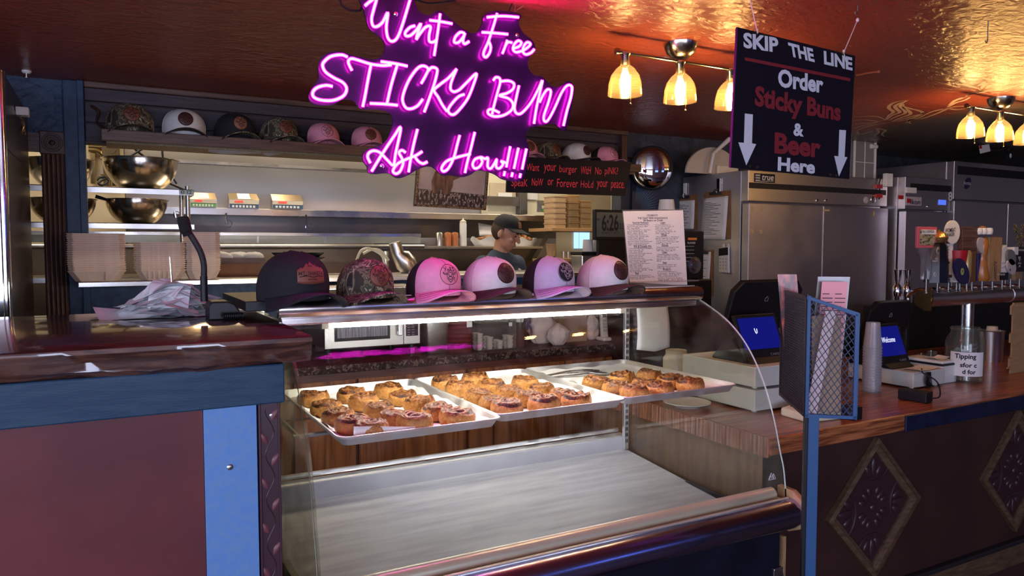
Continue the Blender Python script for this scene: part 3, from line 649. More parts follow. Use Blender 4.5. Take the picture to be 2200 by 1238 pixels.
m = MB(); m.lathe([(0.0066, 0), (0.0066, 0.0012), (0.0045, 0.003), (0.0001, 0.0034)], c, 16, (0, -1, 0)); sc_ = m.build('screw', 'chrome_soft', st, smooth=True)
m = MB(); m.obox(c + Vector((0, -0.0034, 0)), (0.0028, 0, 0.0006), (0, 0.0004, 0), (-0.0002, 0, 0.0005)); m.obox(c + Vector((0, -0.0034, 0)), (0.0006, 0, -0.0028), (0, 0.0004, 0), (0.0005, 0, 0.0002)); m.build('screw_slot', 'black_matte', sc_)
tx0, tx1 = px(555), px(601)
m = MB(); m.box(tx0, tx1, SY + 0.030, SY + 0.06, 0, 1.205); m.box(tx0, tx0 + 0.005, SY + 0.026, SY + 0.031, 0, 1.205); m.box(tx1 - 0.005, tx1, SY + 0.026, SY + 0.031, 0, 1.205); lt_ = m.build('carved_post', 'leaf_trim_paint', cn, bev=0.0015)
m = MB(); xm = (tx0 + tx1) / 2; m.tube([(xm + 0.009 * math.sin(z * 62), SY + 0.0295, z) for z in [0.4 + k * 0.006 for k in range(134)]], 0.0011, 5); m.build('vine', 'leaf_trim_paint', lt_)
lm = MB()
def leaf(u, v):
    w = 0.0075 * math.sin(PI * min(1, u * 1.02)) ** 0.8; return Vector((w * (v - 0.5) * 2, -0.0035 * (1 - (2 * v - 1) ** 2) * math.sin(PI * u), 0.033 * u))
lm.grid(leaf, 8, 4)
first = None
for k in range(16):
    z = 1.165 - k * 0.0505; sg = 1 if k % 2 == 0 else -1
    if first is None: first = lm.build('leaf', 'leaf_paint', cn, smooth=2); o = first
    else: o = clone(first)
    o.parent = lt_; o.location = Vector((xm + sg * 0.004, SY + 0.0296, z)) - ORG[lt_.name]; o.rotation_euler = (0, 0.55 * sg, 0)
    if first is o: pass
# vertices of the leaf were shifted by the counter origin, undo that once on the shared mesh
for v in first.data.vertices: v.co += ORG[cn.name]
m = MB(); m.lathe([(0.0035, 0), (0.0035, 0.0015), (0.0001, 0.002)], A(582, 893, SY + 0.030), 12, (0, -1, 0)); m.build('screw', 'chrome_soft', lt_, smooth=True)
# body behind the panels so the counter is solid
m = MB(); m.box(-2.2, tx1 - 0.004, SY + 0.06, 2.45, 0, 1.288); m.build('body', 'black_matte', cn)

# ------------------------------------------------------------------ receipt spike and receipts
mat('receipt_paper', (0.80, 0.80, 0.81), 0.7, c2=(0.62, 0.63, 0.66), scale=9)
SPY = 2.31; SPX = A(372, 660, SPY).x
rs = thing('receipt_spike', 'thin steel receipt spike standing in the pile of receipts', 'spike', (SPX, SPY, SZ))
m = MB(); m.lathe([(0.04, 0), (0.04, 0.004), (0.006, 0.008)], (SPX, SPY, SZ), 20); m.build('base', 'black_plastic', rs, smooth=True)
zt = A(363, 545, SPY).z
m = MB(); m.tube([(SPX, SPY, SZ + 0.006), (SPX - 0.003, SPY, SZ + 0.1), (SPX - 0.006, SPY, zt - 0.01), (SPX - 0.006, SPY, zt)], [0.0016, 0.0016, 0.0015, 0.0003], 6); m.build('needle', 'chrome', rs, smooth=True)
rnd = random.Random(5)
NRC = 52
for k in range(NRC):
    a = rnd.uniform(0, 2 * PI) if k % 3 else rnd.uniform(-0.6, 0.6) + (0 if k % 2 else PI)
    L = rnd.uniform(0.20, 0.33) * (1 - 0.50 * k / NRC); W = rnd.uniform(0.040, 0.052); h = 0.012 + 0.088 * k / NRC
    off = rnd.uniform(-0.35, 0.35) * L * 0.5; curl = rnd.uniform(-0.4, 0.6); droop = rnd.uniform(0.5, 1.0); ca, sa = math.cos(a), math.sin(a); tilt = rnd.uniform(-0.25, 0.25)
    def rp(u, v):
        s = (u - 0.5) * 2 * L * 0.5 + off; w = (v - 0.5) * 2 * W; d = max(0, abs(s) - 0.012)
        z = h * (1 - 0.92 * droop * min(1, d / (L * 0.62)) ** 1.3) + 0.9 * curl * max(0, abs(s) - L * 0.36) ** 1.2 + tilt * w + 0.010 * curl * math.cos(v * PI)
        return Vector((SPX + ca * s - sa * w, SPY + sa * s * 0.5 + ca * w * 0.8, SZ + max(0.0015 + 0.0004 * (k % 5), z)))
    m = MB(); m.grid(rp, 12, 4); o = m.build('receipt', 'receipt_paper', None, smooth=2, org=(SPX, SPY, SZ))
    tag(o, 'curled order receipt in the pile on the steel spike', 'receipt', 'receipts piled on the spike')
# ------------------------------------------------------------------ gooseneck microphone
YM = 2.16; b0 = A(440, 655, YM)
mic = thing('gooseneck_microphone', 'black gooseneck microphone behind the receipt pile', 'microphone', (b0.x, YM, SZ))
path = [A(x, y, YM) for x, y in ((438, 600), (438, 570), (432, 545), (422, 525), (408, 503), (402, 497))]
m = MB(); m.tube(crs(path, 6), 0.0080, 10); m.build('neck', 'black_matte', mic, smooth=True)
hd_ = [A(x, y, YM) for x, y in ((404, 506), (400, 497), (396, 482), (393, 470), (392, 465))]
m = MB(); m.tube(crs(hd_, 4), [0.012] * 4 + [0.0155] * 8 + [0.014] * 3 + [0.011, 0.004], 12); m.build('windscreen', mat('foam', (0.006, 0.006, 0.007), 0.9, bump=0.5, bscale=220), mic, smooth=True)
m = MB(); p = A(438, 603, YM); m.cyl((p.x, YM, SZ + 0.05), (p.x, YM, p.z + 0.012), 0.0095, n=12); m.build('collar', 'black_plastic', mic, smooth=True)
m = MB(); l, r = A(446, 660, YM).x, A(512, 660, YM).x
m.prism([(l, YM - 0.03, SZ), (r, YM - 0.03, SZ), (r, YM - 0.03, SZ + 0.022), (r - 0.012, YM - 0.03, SZ + 0.042), (r - 0.03, YM - 0.03, SZ + 0.05), (l + 0.008, YM - 0.03, SZ + 0.05), (l, YM - 0.03, SZ + 0.04)], (0, 0.09, 0)); m.build('base', 'black_plastic', mic, bev=0.004)
m = MB(); e0, e1 = A(478, 650, YM - 0.05), A(522, 656, YM - 0.05); n = 90
m.tube([e0.lerp(e1, k / n) + Vector((0, 0.007 * math.cos(k * 0.75), 0.007 * math.sin(k * 0.75))) + Vector((0, 0, SZ + 0.012 - e0.lerp(e1, k / n).z)) for k in range(n + 1)], 0.0022, 5); m.build('coiled_cord', 'black_plastic', mic, smooth=True)

# ------------------------------------------------------------------ kraft clamshells on the pass ledge
mat('kraft', (0.80, 0.62, 0.48), 0.75, c2=(0.74, 0.56, 0.43), scale=30)
mat('kraft_pale', (0.68, 0.55, 0.46), 0.7)
def clam_mesh(w, d, nm, ribs):
    m = MB(); h = 0.048; b = 0.72
    lv = [(b, 0), (b + 0.04, 0.004), (0.97, h - 0.006), (0.985, h - 0.004), (1.0, h - 0.004), (1.0, h), (0.96, h)]
    def R(s):
        hw, hd = w / 2 * s, d / 2 * s; c = 0.022
        return [(-hw + c, -hd), (hw - c, -hd), (hw, -hd + c), (hw, hd - c), (hw - c, hd), (-hw + c, hd), (-hw, hd - c), (-hw, -hd + c)]
    vs = [Vector((x, y, z)) for s, z in lv for x, y in R(s)]; n = 8; fs = [list(range(n))[::-1], [(len(lv) - 1) * n + i for i in range(n)]]
    for k in range(len(lv) - 1):
        for i in range(n): fs.append((k * n + i, k * n + (i + 1) % n, (k + 1) * n + (i + 1) % n, (k + 1) * n + i))
    m.add(vs, fs)
    for x in ribs: m.obox((x, -d / 2 * 0.90, 0.020), (0.004, 0, 0), (0, 0.006, 0.0), (0, -0.010 * 0.35, 0.014))
    return m
ZL = 1.397
for (xa, xb, yb, yt, lab, ribs, Yc, hue) in ((143, 271, 603, 500, 'left stack of takeout boxes, beside the blue post', (0.035,), 3.80, 0), (290, 401, 601, 517, 'middle stack of takeout boxes, behind the receipt spike', (-.05, -.03, -.01, .01, .03, .05), 3.80, 0), (401, 476, 598, 498, 'narrow right stack of takeout boxes, behind the microphone', (), 3.80, 0)):
    yf = Yc - 0.1; p0, p1 = A(xa, 560, yf), A(xb, 560, yf); w = p1.x - p0.x; zt_ = A(xa, yt, yf).z
    N = int((zt_ - ZL - 0.048) / 0.0095) + 1; src = None
    for k in range(N):
        if src is None: src = clam_mesh(w, 0.18, 'x', ribs).build('takeout_box', 'kraft', None, bev=0.0); o = src
        else: o = clone(src)
        o.location = ((p0.x + p1.x) / 2 + random.uniform(-.0012, .0012), Yc, ZL + k * 0.0095 + (0.0012 if k else 0)); o.rotation_euler = (0, 0, random.uniform(-.01, .01))
        tag(o, ('bottom' if k == 0 else 'kraft takeout box nested') + (' kraft takeout box of the ' if k == 0 else ' in the ') + lab, 'takeout box', 'nested boxes in the ' + lab.split(',')[0])

# ------------------------------------------------------------------ beverage cooler at the left edge
kx1 = -0.272; ky0, ky1 = 2.94, 3.85; kz = A(22, 148, ky0).z
bc = thing('beverage_cooler', 'tall drinks cooler with chrome door edge at the far left', 'cooler', ((kx1 - 0.35), (ky0 + ky1) / 2, 0))
mat('cooler_side', (0.075, 0.050, 0.042), 0.32, 0.5, c2=(0.055, 0.035, 0.03), scale=2, stretch=(1, 1, 0.4))
m = MB(); m.box(kx1 - 0.012, kx1, ky0 + 0.05, ky1, 0.05, kz); m.box(kx1 - 0.72, kx1 - 0.70, ky0 + 0.05, ky1, 0.05, kz); m.box(kx1 - 0.72, kx1, ky1 - 0.02, ky1, 0.05, kz); m.box(kx1 - 0.72, kx1, ky0 + 0.05, ky1, kz - 0.25, kz); m.box(kx1 - 0.72, kx1, ky0 + 0.05, ky1, 0, 0.2); m.build('cabinet', 'cooler_side', bc, bev=0.003)
m = MB(); m.tube([(kx1 - 0.012, ky0 + 0.02, 0.18), (kx1 - 0.012, ky0 + 0.02, kz - 0.005)], 0.016, 12); m.box(kx1 - 0.05, kx1 - 0.02, ky0, ky0 + 0.04, 0.18, kz); m.build('door_frame', 'chrome', bc, smooth=True)
m = MB(); m.box(kx1 - 0.70, kx1 - 0.05, ky0 + 0.012, ky0 + 0.02, 0.2, kz - 0.24); m.build('door_glass', 'pane', bc)
m = MB(); m.box(kx1 - 0.70, kx1 - 0.02, ky0 + 0.02, ky0 + 0.03, kz - 0.24, kz); m.build('header_panel', emis('cooler_header', (0.35, 0.45, 0.9), 0.5), bc)
m = MB(); m.box(kx1 - 0.05, kx1 - 0.03, ky0 + 0.07, ky0 + 0.09, 0.3, kz - 0.3); m.build('door_reflection_strip', emis('door_reflection_glow', (0.75, 1.0, 0.75), 1.6), bc)  # glowing strip imitates the greenish reflection on the door glass
for z in (0.55, 0.9, 1.25, 1.6):
    m = MB(); m.box(kx1 - 0.69, kx1 - 0.02, ky0 + 0.1, ky1 - 0.03, z, z + 0.012); m.build('shelf', 'white_plastic', bc)
q = XX(36, 240, kx1)
sb = thing('door_alarm_box', 'white plastic box fixed to the side of the tall cooler', 'box', XX(42, 281, kx1))
m = MB(); a_, b_ = XX(31, 226, kx1), XX(54, 278, kx1); m.box(kx1, kx1 + 0.042, a_.y + 0.02, a_.y + 0.07, b_.z, a_.z); m.build('cover', 'white_plastic', sb, bev=0.003)
m = MB()
for k in range(7): m.tube(crs([Vector((kx1 + 0.012, a_.y + 0.04 + k * 0.016, b_.z)), Vector((kx1 + 0.02, a_.y + 0.03 + k * 0.02, b_.z - 0.03 - 0.01 * (k % 3))), Vector((kx1 + 0.012, a_.y + 0.05 + k * 0.022, b_.z - 0.05 - 0.008 * (k % 2)))], 4), 0.0022, 4)
m.build('torn_tape', 'brass', sb)
st_ = MB(); p1_ = XX(8, 300, kx1)

# ================================================================== service bar on the right
BZ = 0.90; BY = 1.77; BX = 1.972
ramp_mat('bar_wood', [(0.25, (0.06, 0.016, 0.007)), (0.45, (0.24, 0.07, 0.027)), (0.6, (0.44, 0.145, 0.055)), (0.8, (0.55, 0.21, 0.09))], 3.0, (1.6, 26, 26), 0.28, 7, distort=0.6, coat=0.15, spec=0.35)
ramp_mat('bar_end_wood', [(0.35, (0.10, 0.03, 0.018)), (0.5, (0.32, 0.12, 0.07)), (0.65, (0.5, 0.24, 0.15))], 3.0, (1, 34, 1.5), 0.25, 5, coat=0.4)
mat('bar_front', (0.050, 0.020, 0.017), 0.45, c2=(0.038, 0.015, 0.013), scale=4, bump=0.08, bscale=20)
ramp_mat('diamond_wood', [(0.3, (0.07, 0.039, 0.021)), (0.7, (0.14, 0.084, 0.047))], 4, (3, 20, 20), 0.4, 4)
mat('diamond_tile', (0.045, 0.018, 0.022), 0.35)
bar = thing('service_bar', 'long wooden bar with diamond front panels on the right', 'bar', (BX, BY, 0))
m = MB(); m.box(BX, 7.6, BY, 2.88, BZ - 0.045, BZ); m.build('bar_top', 'bar_wood', bar, bev=0.004)
m = MB(); m.box(BX - 0.006, BX, BY + 0.004, 2.88, BZ - 0.07, BZ - 0.001); m.build('end_edge', 'bar_end_wood', bar)
nx = A(1942, 910, BY).x
m = MB(); m.box(BX, nx, BY - 0.004, BY + 0.03, BZ - 0.062, BZ - 0.002); m.build('wood_nosing', 'bar_wood', bar, bev=0.003)
m = MB(); m.box(nx, 7.6, BY - 0.010, BY + 0.03, BZ - 0.066, BZ - 0.004); m.build('navy_nosing', 'navy_paint', bar, bev=0.003)
FY = BY + 0.03
m = MB(); m.box(BX + 0.02, 7.6, FY, FY + 0.02, 0.0, BZ - 0.045); m.build('front_panel', 'bar_front', bar)
m = MB(); m.box(BX + 0.02, BX + 0.04, FY, 2.84, 0, BZ - 0.045); m.build('end_panel', mat('bar_ply', (0.26, 0.14, 0.075), 0.5, c2=(0.20, 0.10, 0.055), scale=5, stretch=(1, 8, 1)), bar)
m = MB(); m.box(BX + 0.02, 7.6, FY - 0.02, FY, 0.12, 0.215); m.build('kick_board', 'diamond_wood', bar, bev=0.004)
m = MB(); m.box(BX + 0.02, 7.6, FY - 0.026, FY, 0.215, 0.235); m.build('kick_cap', mat('kick_dark', (0.02, 0.018, 0.02), 0.4), bar, bev=0.004)
def diamond(cx, cz, R):
    w = 0.032
    di = MB(); di.prism([(cx - R, FY - 0.002, cz), (cx, FY - 0.002, cz - R), (cx + R, FY - 0.002, cz), (cx, FY - 0.002, cz + R)], (0, 0.004, 0)); tile = di.build('diamond_panel', 'diamond_tile', bar)
    cs = [(cx - R, cz), (cx, cz + R), (cx + R, cz), (cx, cz - R)]
    for i in range(4):
        a = Vector((cs[i][0], 0, cs[i][1])); b = Vector((cs[(i + 1) % 4][0], 0, cs[(i + 1) % 4][1])); ctr = Vector((cx, 0, cz)); ia = ctr + (a - ctr) * (1 - w * 1.7 / R); ib = ctr + (b - ctr) * (1 - w * 1.7 / R); ma = ctr + (a - ctr) * (1 - w * 0.75 / R); mb_ = ctr + (b - ctr) * (1 - w * 0.75 / R)
        y = FY; m = MB()
        for (p, q, r, s, h0, h1) in ((a, b, mb_, ma, 0.022, 0.026), (ma, mb_, ib, ia, 0.018, 0.010)):
            P = [p + Vector((0, y - h0, 0)), q + Vector((0, y - h0, 0)), r + Vector((0, y - h1, 0)), s + Vector((0, y - h1, 0))]; Q = [v + Vector((0, 0, 0)) for v in (p, q, r, s)]; Q = [Vector((v.x, y, v.z)) for v in Q]
            m.add(P + Q, [(0, 1, 2, 3), (7, 6, 5, 4), (0, 4, 5, 1), (1, 5, 6, 2), (2, 6, 7, 3), (3, 7, 4, 0)])
        m.build('moulding', 'diamond_wood', tile)
    m = MB(); S = R / 0.275 * 1.18
    def pet(x, z, a, L, W):
        Rm = Matrix.Rotation(-a, 3, 'Y'); m.ell((cx + x * S, FY - 0.003, cz + z * S), L * S * 1.3, 0.007, W * S * 1.6, 10, 6, Rm)
    # rosette of twelve petals around a boss
    for k in range(4):
        a = k * PI / 2
        for da, rr_, L in ((0, 0.052, 0.017), (0.42, 0.058, 0.013), (-0.42, 0.058, 0.013)):
            b = a + PI / 4 + da; pet(rr_ * math.cos(b), rr_ * math.sin(b), b, L, 0.007)
        # palmette toward each corner of the diamond
        for da, rr_, L in ((0, 0.135, 0.026), (0.22, 0.125, 0.018), (-0.22, 0.125, 0.018)):
            b = a + da; pet(rr_ * math.cos(b), rr_ * math.sin(b), a + da * 2.5, L, 0.008)
        # arc that closes the centre field
        b = a; cc = Vector((cx + 0.175 * S * math.cos(b), 0, cz + 0.175 * S * math.sin(b)))
        m.tube([(cc.x + 0.088 * S * math.cos(b + PI + t), FY - 0.003, cc.z + 0.088 * S * math.sin(b + PI + t)) for t in [-1.05 + 2.1 * i / 14 for i in range(15)]], 0.0045, 6)
    m.ell((cx, FY - 0.003, cz), 0.014 * S, 0.008, 0.014 * S, 12, 6)
    m.build('embossed_relief', 'diamond_tile', tile, smooth=True)
for i in range(4): diamond(2.565 + 0.983 * i, 0.549, 0.275)

# ------------------------------------------------------------------ menu holder on its post
mat('stand_blue', (0.026, 0.085, 0.21), 0.4, spec=0.3); mat('mesh_blue', (0.012, 0.03, 0.075), 0.4, spec=0.3)
def cw(dep, right, z): return Vector((math.sin(TH) * dep + math.cos(TH) * right, math.cos(TH) * dep - math.sin(TH) * right, z))
zb, zt_, zr = 1.088, 1.418, 1.372
nl, nr, fl = cw(2.0, 0.795, 0), cw(1.973, 0.922, 0), cw(2.30, 0.835, 0); fr_ = nr + (fl - nl)
ms = thing('menu_holder_stand', 'blue and black mesh menu holder on a tall post in front of the bar', 'menu stand', ((nl + nr) / 2).to_tuple())
def fr4(m, pts, w, n, th=0.006):
    """frame of bars around a quad"""
    c = sum((Vector(p) for p in pts), Vector()) / 4
    for i in range(4):
        a, b = Vector(pts[i]), Vector(pts[(i + 1) % 4]); d = (b - a).normalized(); inn = n.cross(d).normalized()
        if inn.dot(c - a) < 0: inn = -inn
        m.obox((a + b) / 2 + inn * w / 2, (b - a) / 2, inn * w / 2, n * th / 2)
def lattice(m, pts, nu, nv, n, r):
    P = [Vector(p) for p in pts]
    def S(u, v): return P[0].lerp(P[1], u).lerp(P[3].lerp(P[2], u), v)
    for j in range(nv):
        for i in range(nu):
            c = S((i + .5) / nu, (j + .5) / nv); L_, R_, T_, B_ = S(i / nu, (j + .5) / nv), S((i + 1) / nu, (j + .5) / nv), S((i + .5) / nu, (j + 1) / nv), S((i + .5) / nu, j / nv)
            for a, b in ((L_, T_), (T_, R_), (R_, B_), (B_, L_)):
                d = (b - a).normalized(); s = d.cross(n).normalized() * r; m.add([a - s, b - s, b + s, a + s], [(0, 1, 2, 3)])
zmid = lambda p, z: Vector((p.x, p.y, z))
# near side (blue): bottom level, top slopes down to the right
Nf = (nr - nl).cross(Vector((0, 0, 1))).normalized()
quadF = [zmid(nl, zb), zmid(nr, zb), zmid(nr, zr), zmid(nl, zt_)]; quadB = [zmid(fl, zb), zmid(fr_, zb), zmid(fr_, zr), zmid(fl, zt_)]
m = MB(); fr4(m, quadF, 0.009, Nf, 0.010); m.build('near_frame', 'stand_blue', ms, bev=0.001)
m = MB(); lattice(m, quadF, 8, 13, Nf, 0.0011); m.build('near_mesh', 'mesh_blue', ms)
m = MB(); fr4(m, quadB, 0.009, Nf, 0.010); m.build('far_frame', 'black_plastic', ms)
m = MB(); lattice(m, quadB, 8, 13, Nf, 0.0011); m.build('far_mesh', 'black_plastic', ms)
Ns = (fl - nl).cross(Vector((0, 0, 1))).normalized()
quadL = [zmid(nl, zb), zmid(fl, zb), zmid(fl, zt_), zmid(nl, zt_)]
m = MB(); fr4(m, quadL, 0.009, Ns, 0.006); m.build('back_frame', 'black_plastic', ms)
m = MB(); P = [Vector(p) for p in quadL]
for j in range(44): a = P[0].lerp(P[3], (j + .5) / 44); b = P[1].lerp(P[2], (j + .5) / 44); m.obox((a + b) / 2, (b - a) / 2, Ns * 0.0008, (0, 0, 0.0017))
for i in range(22): a = P[0].lerp(P[1], (i + .5) / 22); b = P[3].lerp(P[2], (i + .5) / 22); m.obox((a + b) / 2, (b - a) / 2, Ns * 0.0012, (fl - nl).normalized() * 0.0022)
m.build('back_mesh', 'black_plastic', ms)
m = MB(); lattice(m, [zmid(nl, zb), zmid(nr, zb), zmid(fr_, zb), zmid(fl, zb)], 8, 16, Vector((0, 0, 1)), 0.0016); m.build('bottom_mesh', 'black_plastic', ms)
m = MB(); fr4(m, [zmid(nr, zb), zmid(fr_, zb), zmid(fr_, zr), zmid(nr, zr)], 0.009, Ns, 0.006); m.build('front_frame', 'stand_blue', ms)
pc = cw(2.02, 0.826, 0); e1 = (nr - nl).normalized() * 0.0135; e2 = Vector((-e1.y, e1.x, 0)) * 1.0
m = MB(); m.obox((pc.x, pc.y, zb / 2), e1, e2, (0, 0, zb / 2)); m.build('post', 'stand_blue', ms, bev=0.001)
m = MB(); m.obox(Vector((pc.x, pc.y, zb / 2)) - e1 * 1.35 + e2 * 0.3, e1 * 0.35, e2 * 0.9, (0, 0, zb / 2)); m.build('post_edge', 'black_plastic', ms)
m = MB(); m.box(pc.x - 0.16, pc.x + 0.16, pc.y - 0.16, pc.y + 0.16, 0, 0.008); m.build('foot_plate', 'black_plastic', ms, bev=0.002)
# menus standing in the holder
ramp_mat('photo_print', [(0.40, (0.02, 0.008, 0.01)), (0.5, (0.22, 0.03, 0.02)), (0.58, (0.50, 0.10, 0.05)), (0.70, (0.60, 0.28, 0.2))], 26, (1.5, 1.5, 0.6), 0.3, 5, coat=0.3)
mat('pink_card', (0.82, 0.34, 0.36), 0.5, c2=(0.80, 0.40, 0.36), scale=4)
def card(name, label, frac, w, z0, z1, lean, m_, lines=None, sh=0.0):
    f = fl - nl; o0 = nl + f * frac + (nr - nl) * sh; e = (nr - nl).normalized(); up = (Vector((0, 0, 1)) + e * lean).normalized()
    b = Vector((o0.x, o0.y, z0)); hgt = z1 - z0; nrm = e.cross(up).normalized()
    t_ = thing(name, label, 'menu', b)
    mm = MB(); mm.hexa([b, b + e * w, b + e * w + up * hgt, b + up * hgt], nrm * 0.0012); mm.build('card', m_, t_)
    if lines:
        mm = MB()
        for col_ in (0.06, 0.54):
            for k in range(26):
                if k % 7 == 6: continue
                y = hgt * (0.90 - k * 0.033); ww = w * (0.40 if k % 3 else 0.26); a = b + e * (w * col_) + up * y + nrm * 0.0016 * (1 if nrm.dot(CAM - b) > 0 else -0.4); mm.quad(a, a + e * ww, a + e * ww + up * 0.0022, a + up * 0.0022)
        mm.box(0, 0, 0, 0, 0, 0) if False else None
        mm.build('print', 'ink', t_)['kind'] = 'stuff'
        s = 1 if nrm.dot(CAM - b) > 0 else -1
        for tx, xx in (('MEXICO', 0.08), ('SOURDOUGH', 0.52)): pass
    return t_
card('menu_card', 'glossy red photo menu at the back of the mesh holder', 0.85, 0.055, 1.10, 1.468, -0.10, 'photo_print', sh=0.10)
card('menu_card', 'pink printed menu card standing in the mesh holder', 0.30, 0.068, 1.10, 1.453, 0.06, 'pink_card', lines=True, sh=0.30)
card('menu_sleeve', 'dark clear-edged menu sleeve behind the pink menu card', 0.40, 0.085, 1.10, 1.466, 0.07, 'steel_dark', sh=0.24)
card('menu_card', 'brown folded menu leaning in the near side of the holder', 0.14, 0.075, 1.095, 1.36, -0.02, mat('kraft_card', (0.38, 0.25, 0.15), 0.6), sh=0.22)
card('menu_card', 'pale pink paper menu at the near left of the holder', 0.06, 0.028, 1.095, 1.38, 0.16, mat('pale_pink', (0.72, 0.55, 0.52), 0.6), sh=0.05)

# ------------------------------------------------------------------ point of sale stations
mat('drawer_white', (0.62, 0.64, 0.58), 0.45, c2=(0.56, 0.58, 0.53), scale=3)
mat('screen_blue', (0.002, 0.003, 0.05), 0.25, emit=(0.008, 0.012, 0.30), es=0.28)
mat('screen_white', (0.5, 0.5, 0.55), 0.4, emit=(0.7, 0.75, 1.0), es=0.8)
mat('logo_grey', (0.25, 0.25, 0.27), 0.4)
def drawer(label, x0, x1, y0, y1, z0, z1):
    t_ = thing('cash_drawer', label, 'cash drawer', ((x0 + x1) / 2, (y0 + y1) / 2, z0))
    m = MB(); m.box(x0, x1, y0, y1, z0 + 0.008, z1); m.build('body', 'drawer_white', t_, bev=0.004)
    m = MB()
    for a in (x0 + 0.03, x1 - 0.03):
        for b in (y0 + 0.03, y1 - 0.03): m.cyl((a, b, z0), (a, b, z0 + 0.009), 0.010, n=10)
    m.build('foot', 'white_plastic', t_)
    m = MB(); m.box(x0 + 0.01, x1 - 0.01, y1 - 0.001, y1 + 0.003, z0 + 0.016, z1 - 0.008); fr = m.build('front', 'drawer_white', t_, bev=0.002)
    m = MB(); m.cyl(((x0 + x1) / 2, y1, (z0 + z1) / 2), ((x0 + x1) / 2, y1 + 0.008, (z0 + z1) / 2), 0.008, n=12); m.build('lock', 'chrome', fr)
c = Z(1621, 889, BZ); dx0, dy0 = c.x, c.y; DZ = 0.090
drawer('lower white cash drawer stacked under the left register', dx0, dx0 + 0.40, dy0, dy0 + 0.42, BZ, BZ + DZ)
drawer('upper white cash drawer carrying the left register', dx0 + 0.004, dx0 + 0.404, dy0 + 0.004, dy0 + 0.42, BZ + DZ + 0.002, BZ + 2 * DZ)
def pos(label, bx, by, bz, w, h, glyph, pxc, bw, bh):
    """terminal: customer display toward the guests, staff display leaning the other way"""
    t_ = thing('register_terminal', label, 'register', (bx + w / 2, by + 0.08, bz))
    up = Vector((0.0, 0.36, 0.93)).normalized(); e = Vector((1, 0, 0)); n = e.cross(up)
    b = Vector((bx, by, bz + 0.01))
    m = MB(); m.hexa([b, b + e * w, b + e * w + up * (h + 0.05), b + up * (h + 0.05)], -n * 0.018); dsp = m.build('customer_display', 'black_plastic', t_, bev=0.004)
    m = MB(); s0 = b + e * 0.012 + up * 0.046 + n * 0.0008; m.quad(s0, s0 + e * (w - 0.024), s0 + e * (w - 0.024) + up * (h - 0.012), s0 + up * (h - 0.012)); m.build('screen', 'screen_blue', dsp)
    text('CAKE', b + e * (w * 0.62) + up * 0.016 + n * 0.0008, e * 0.05, up * 0.010, 'logo_grey', dsp)
    if glyph == 'U':
        m = MB(); g = s0 + e * (w * 0.34) + up * (h * 0.45) + n * 0.001
        m.tube([g + e * a + up * c_ for a, c_ in ((0, 0.022), (0.002, 0.006), (0.006, 0.0), (0.011, 0.004), (0.013, 0.020))], 0.0014, 5); m.build('script', 'screen_white', dsp)
    else:
        text('Welcome', s0 + e * (w * 0.14) + up * (h * 0.42) + n * 0.001, e * (w * 0.48), up * 0.026, 'screen_white', dsp, shear=0.3)
    # wedge foot
    m = MB(); m.prism([(bx + 0.01, by - 0.03, bz), (bx + 0.01, by + 0.20, bz), (bx + 0.01, by + 0.20, bz + 0.012), (bx + 0.01, by + 0.11, bz + 0.10), (bx + 0.01, by + 0.02, bz + 0.03)], (w - 0.02, 0, 0)); m.build('foot', 'black_plastic', t_, bev=0.004)
    # staff display: broad back panel leaning over toward the guests
    up2 = Vector((0.0, -0.30, 0.95)).normalized(); n2 = e.cross(up2); b2 = Vector((A(pxc, 660, by + 0.20).x - bw / 2, by + 0.22, bz + 0.10))
    c2 = 0.045
    poly = [b2 + e * c2, b2 + e * (bw - c2), b2 + e * bw + up2 * c2, b2 + e * bw + up2 * (bh - c2), b2 + e * (bw - c2) + up2 * bh, b2 + e * c2 + up2 * bh, b2 + up2 * (bh - c2), b2 + up2 * c2]
    m = MB(); m.prism(poly, -n2 * 0.03); sd_ = m.build('staff_display', 'black_plastic', t_, bev=0.005)
    m = MB(); m.tube([b2 + e * (bw * 0.46) + up2 * (bh * 0.60) + n2 * 0.001 + (e * a + up2 * c_) for a, c_ in ((0, 0), (0.018, 0), (0.018, 0.012), (0.009, 0.022), (0, 0.012), (0, 0))], 0.0012, 5); m.build('terminal_mark', 'logo_grey', sd_)
    m = MB(); m.hexa([(bx + w / 2 - 0.05, by + 0.15, bz), (bx + w / 2 + 0.05, by + 0.15, bz), (b2.x + bw / 2 + 0.05, by + 0.15, bz + 0.16), (b2.x + bw / 2 - 0.05, by + 0.15, bz + 0.16)], (0, 0.07, 0)); m.build('neck', 'black_plastic', t_, bev=0.01)
    return t_
pw = A(1700, 700, dy0 + 0.10).x - A(1583, 700, dy0 + 0.10).x
pos('black register with blue customer screen on the two cash drawers', A(1603, 752, dy0 + 0.08).x, dy0 + 0.08, BZ + 2 * DZ, 0.235, 0.145, 'U', 1640, 0.42, 0.23)
c = Z(1962, 838, BZ); d2x, d2y = c.x, c.y
drawer('single white cash drawer under the Welcome screen', d2x, d2x + 0.24, d2y, d2y + 0.34, BZ, BZ + 0.078)
wl_ = A(1905, 760, d2y + 0.12).x
pos('black register with the Welcome screen beside the plastic cups', wl_, d2y + 0.13, BZ + 0.08, 0.20, 0.155, 'W', 1908, 0.34, 0.20)
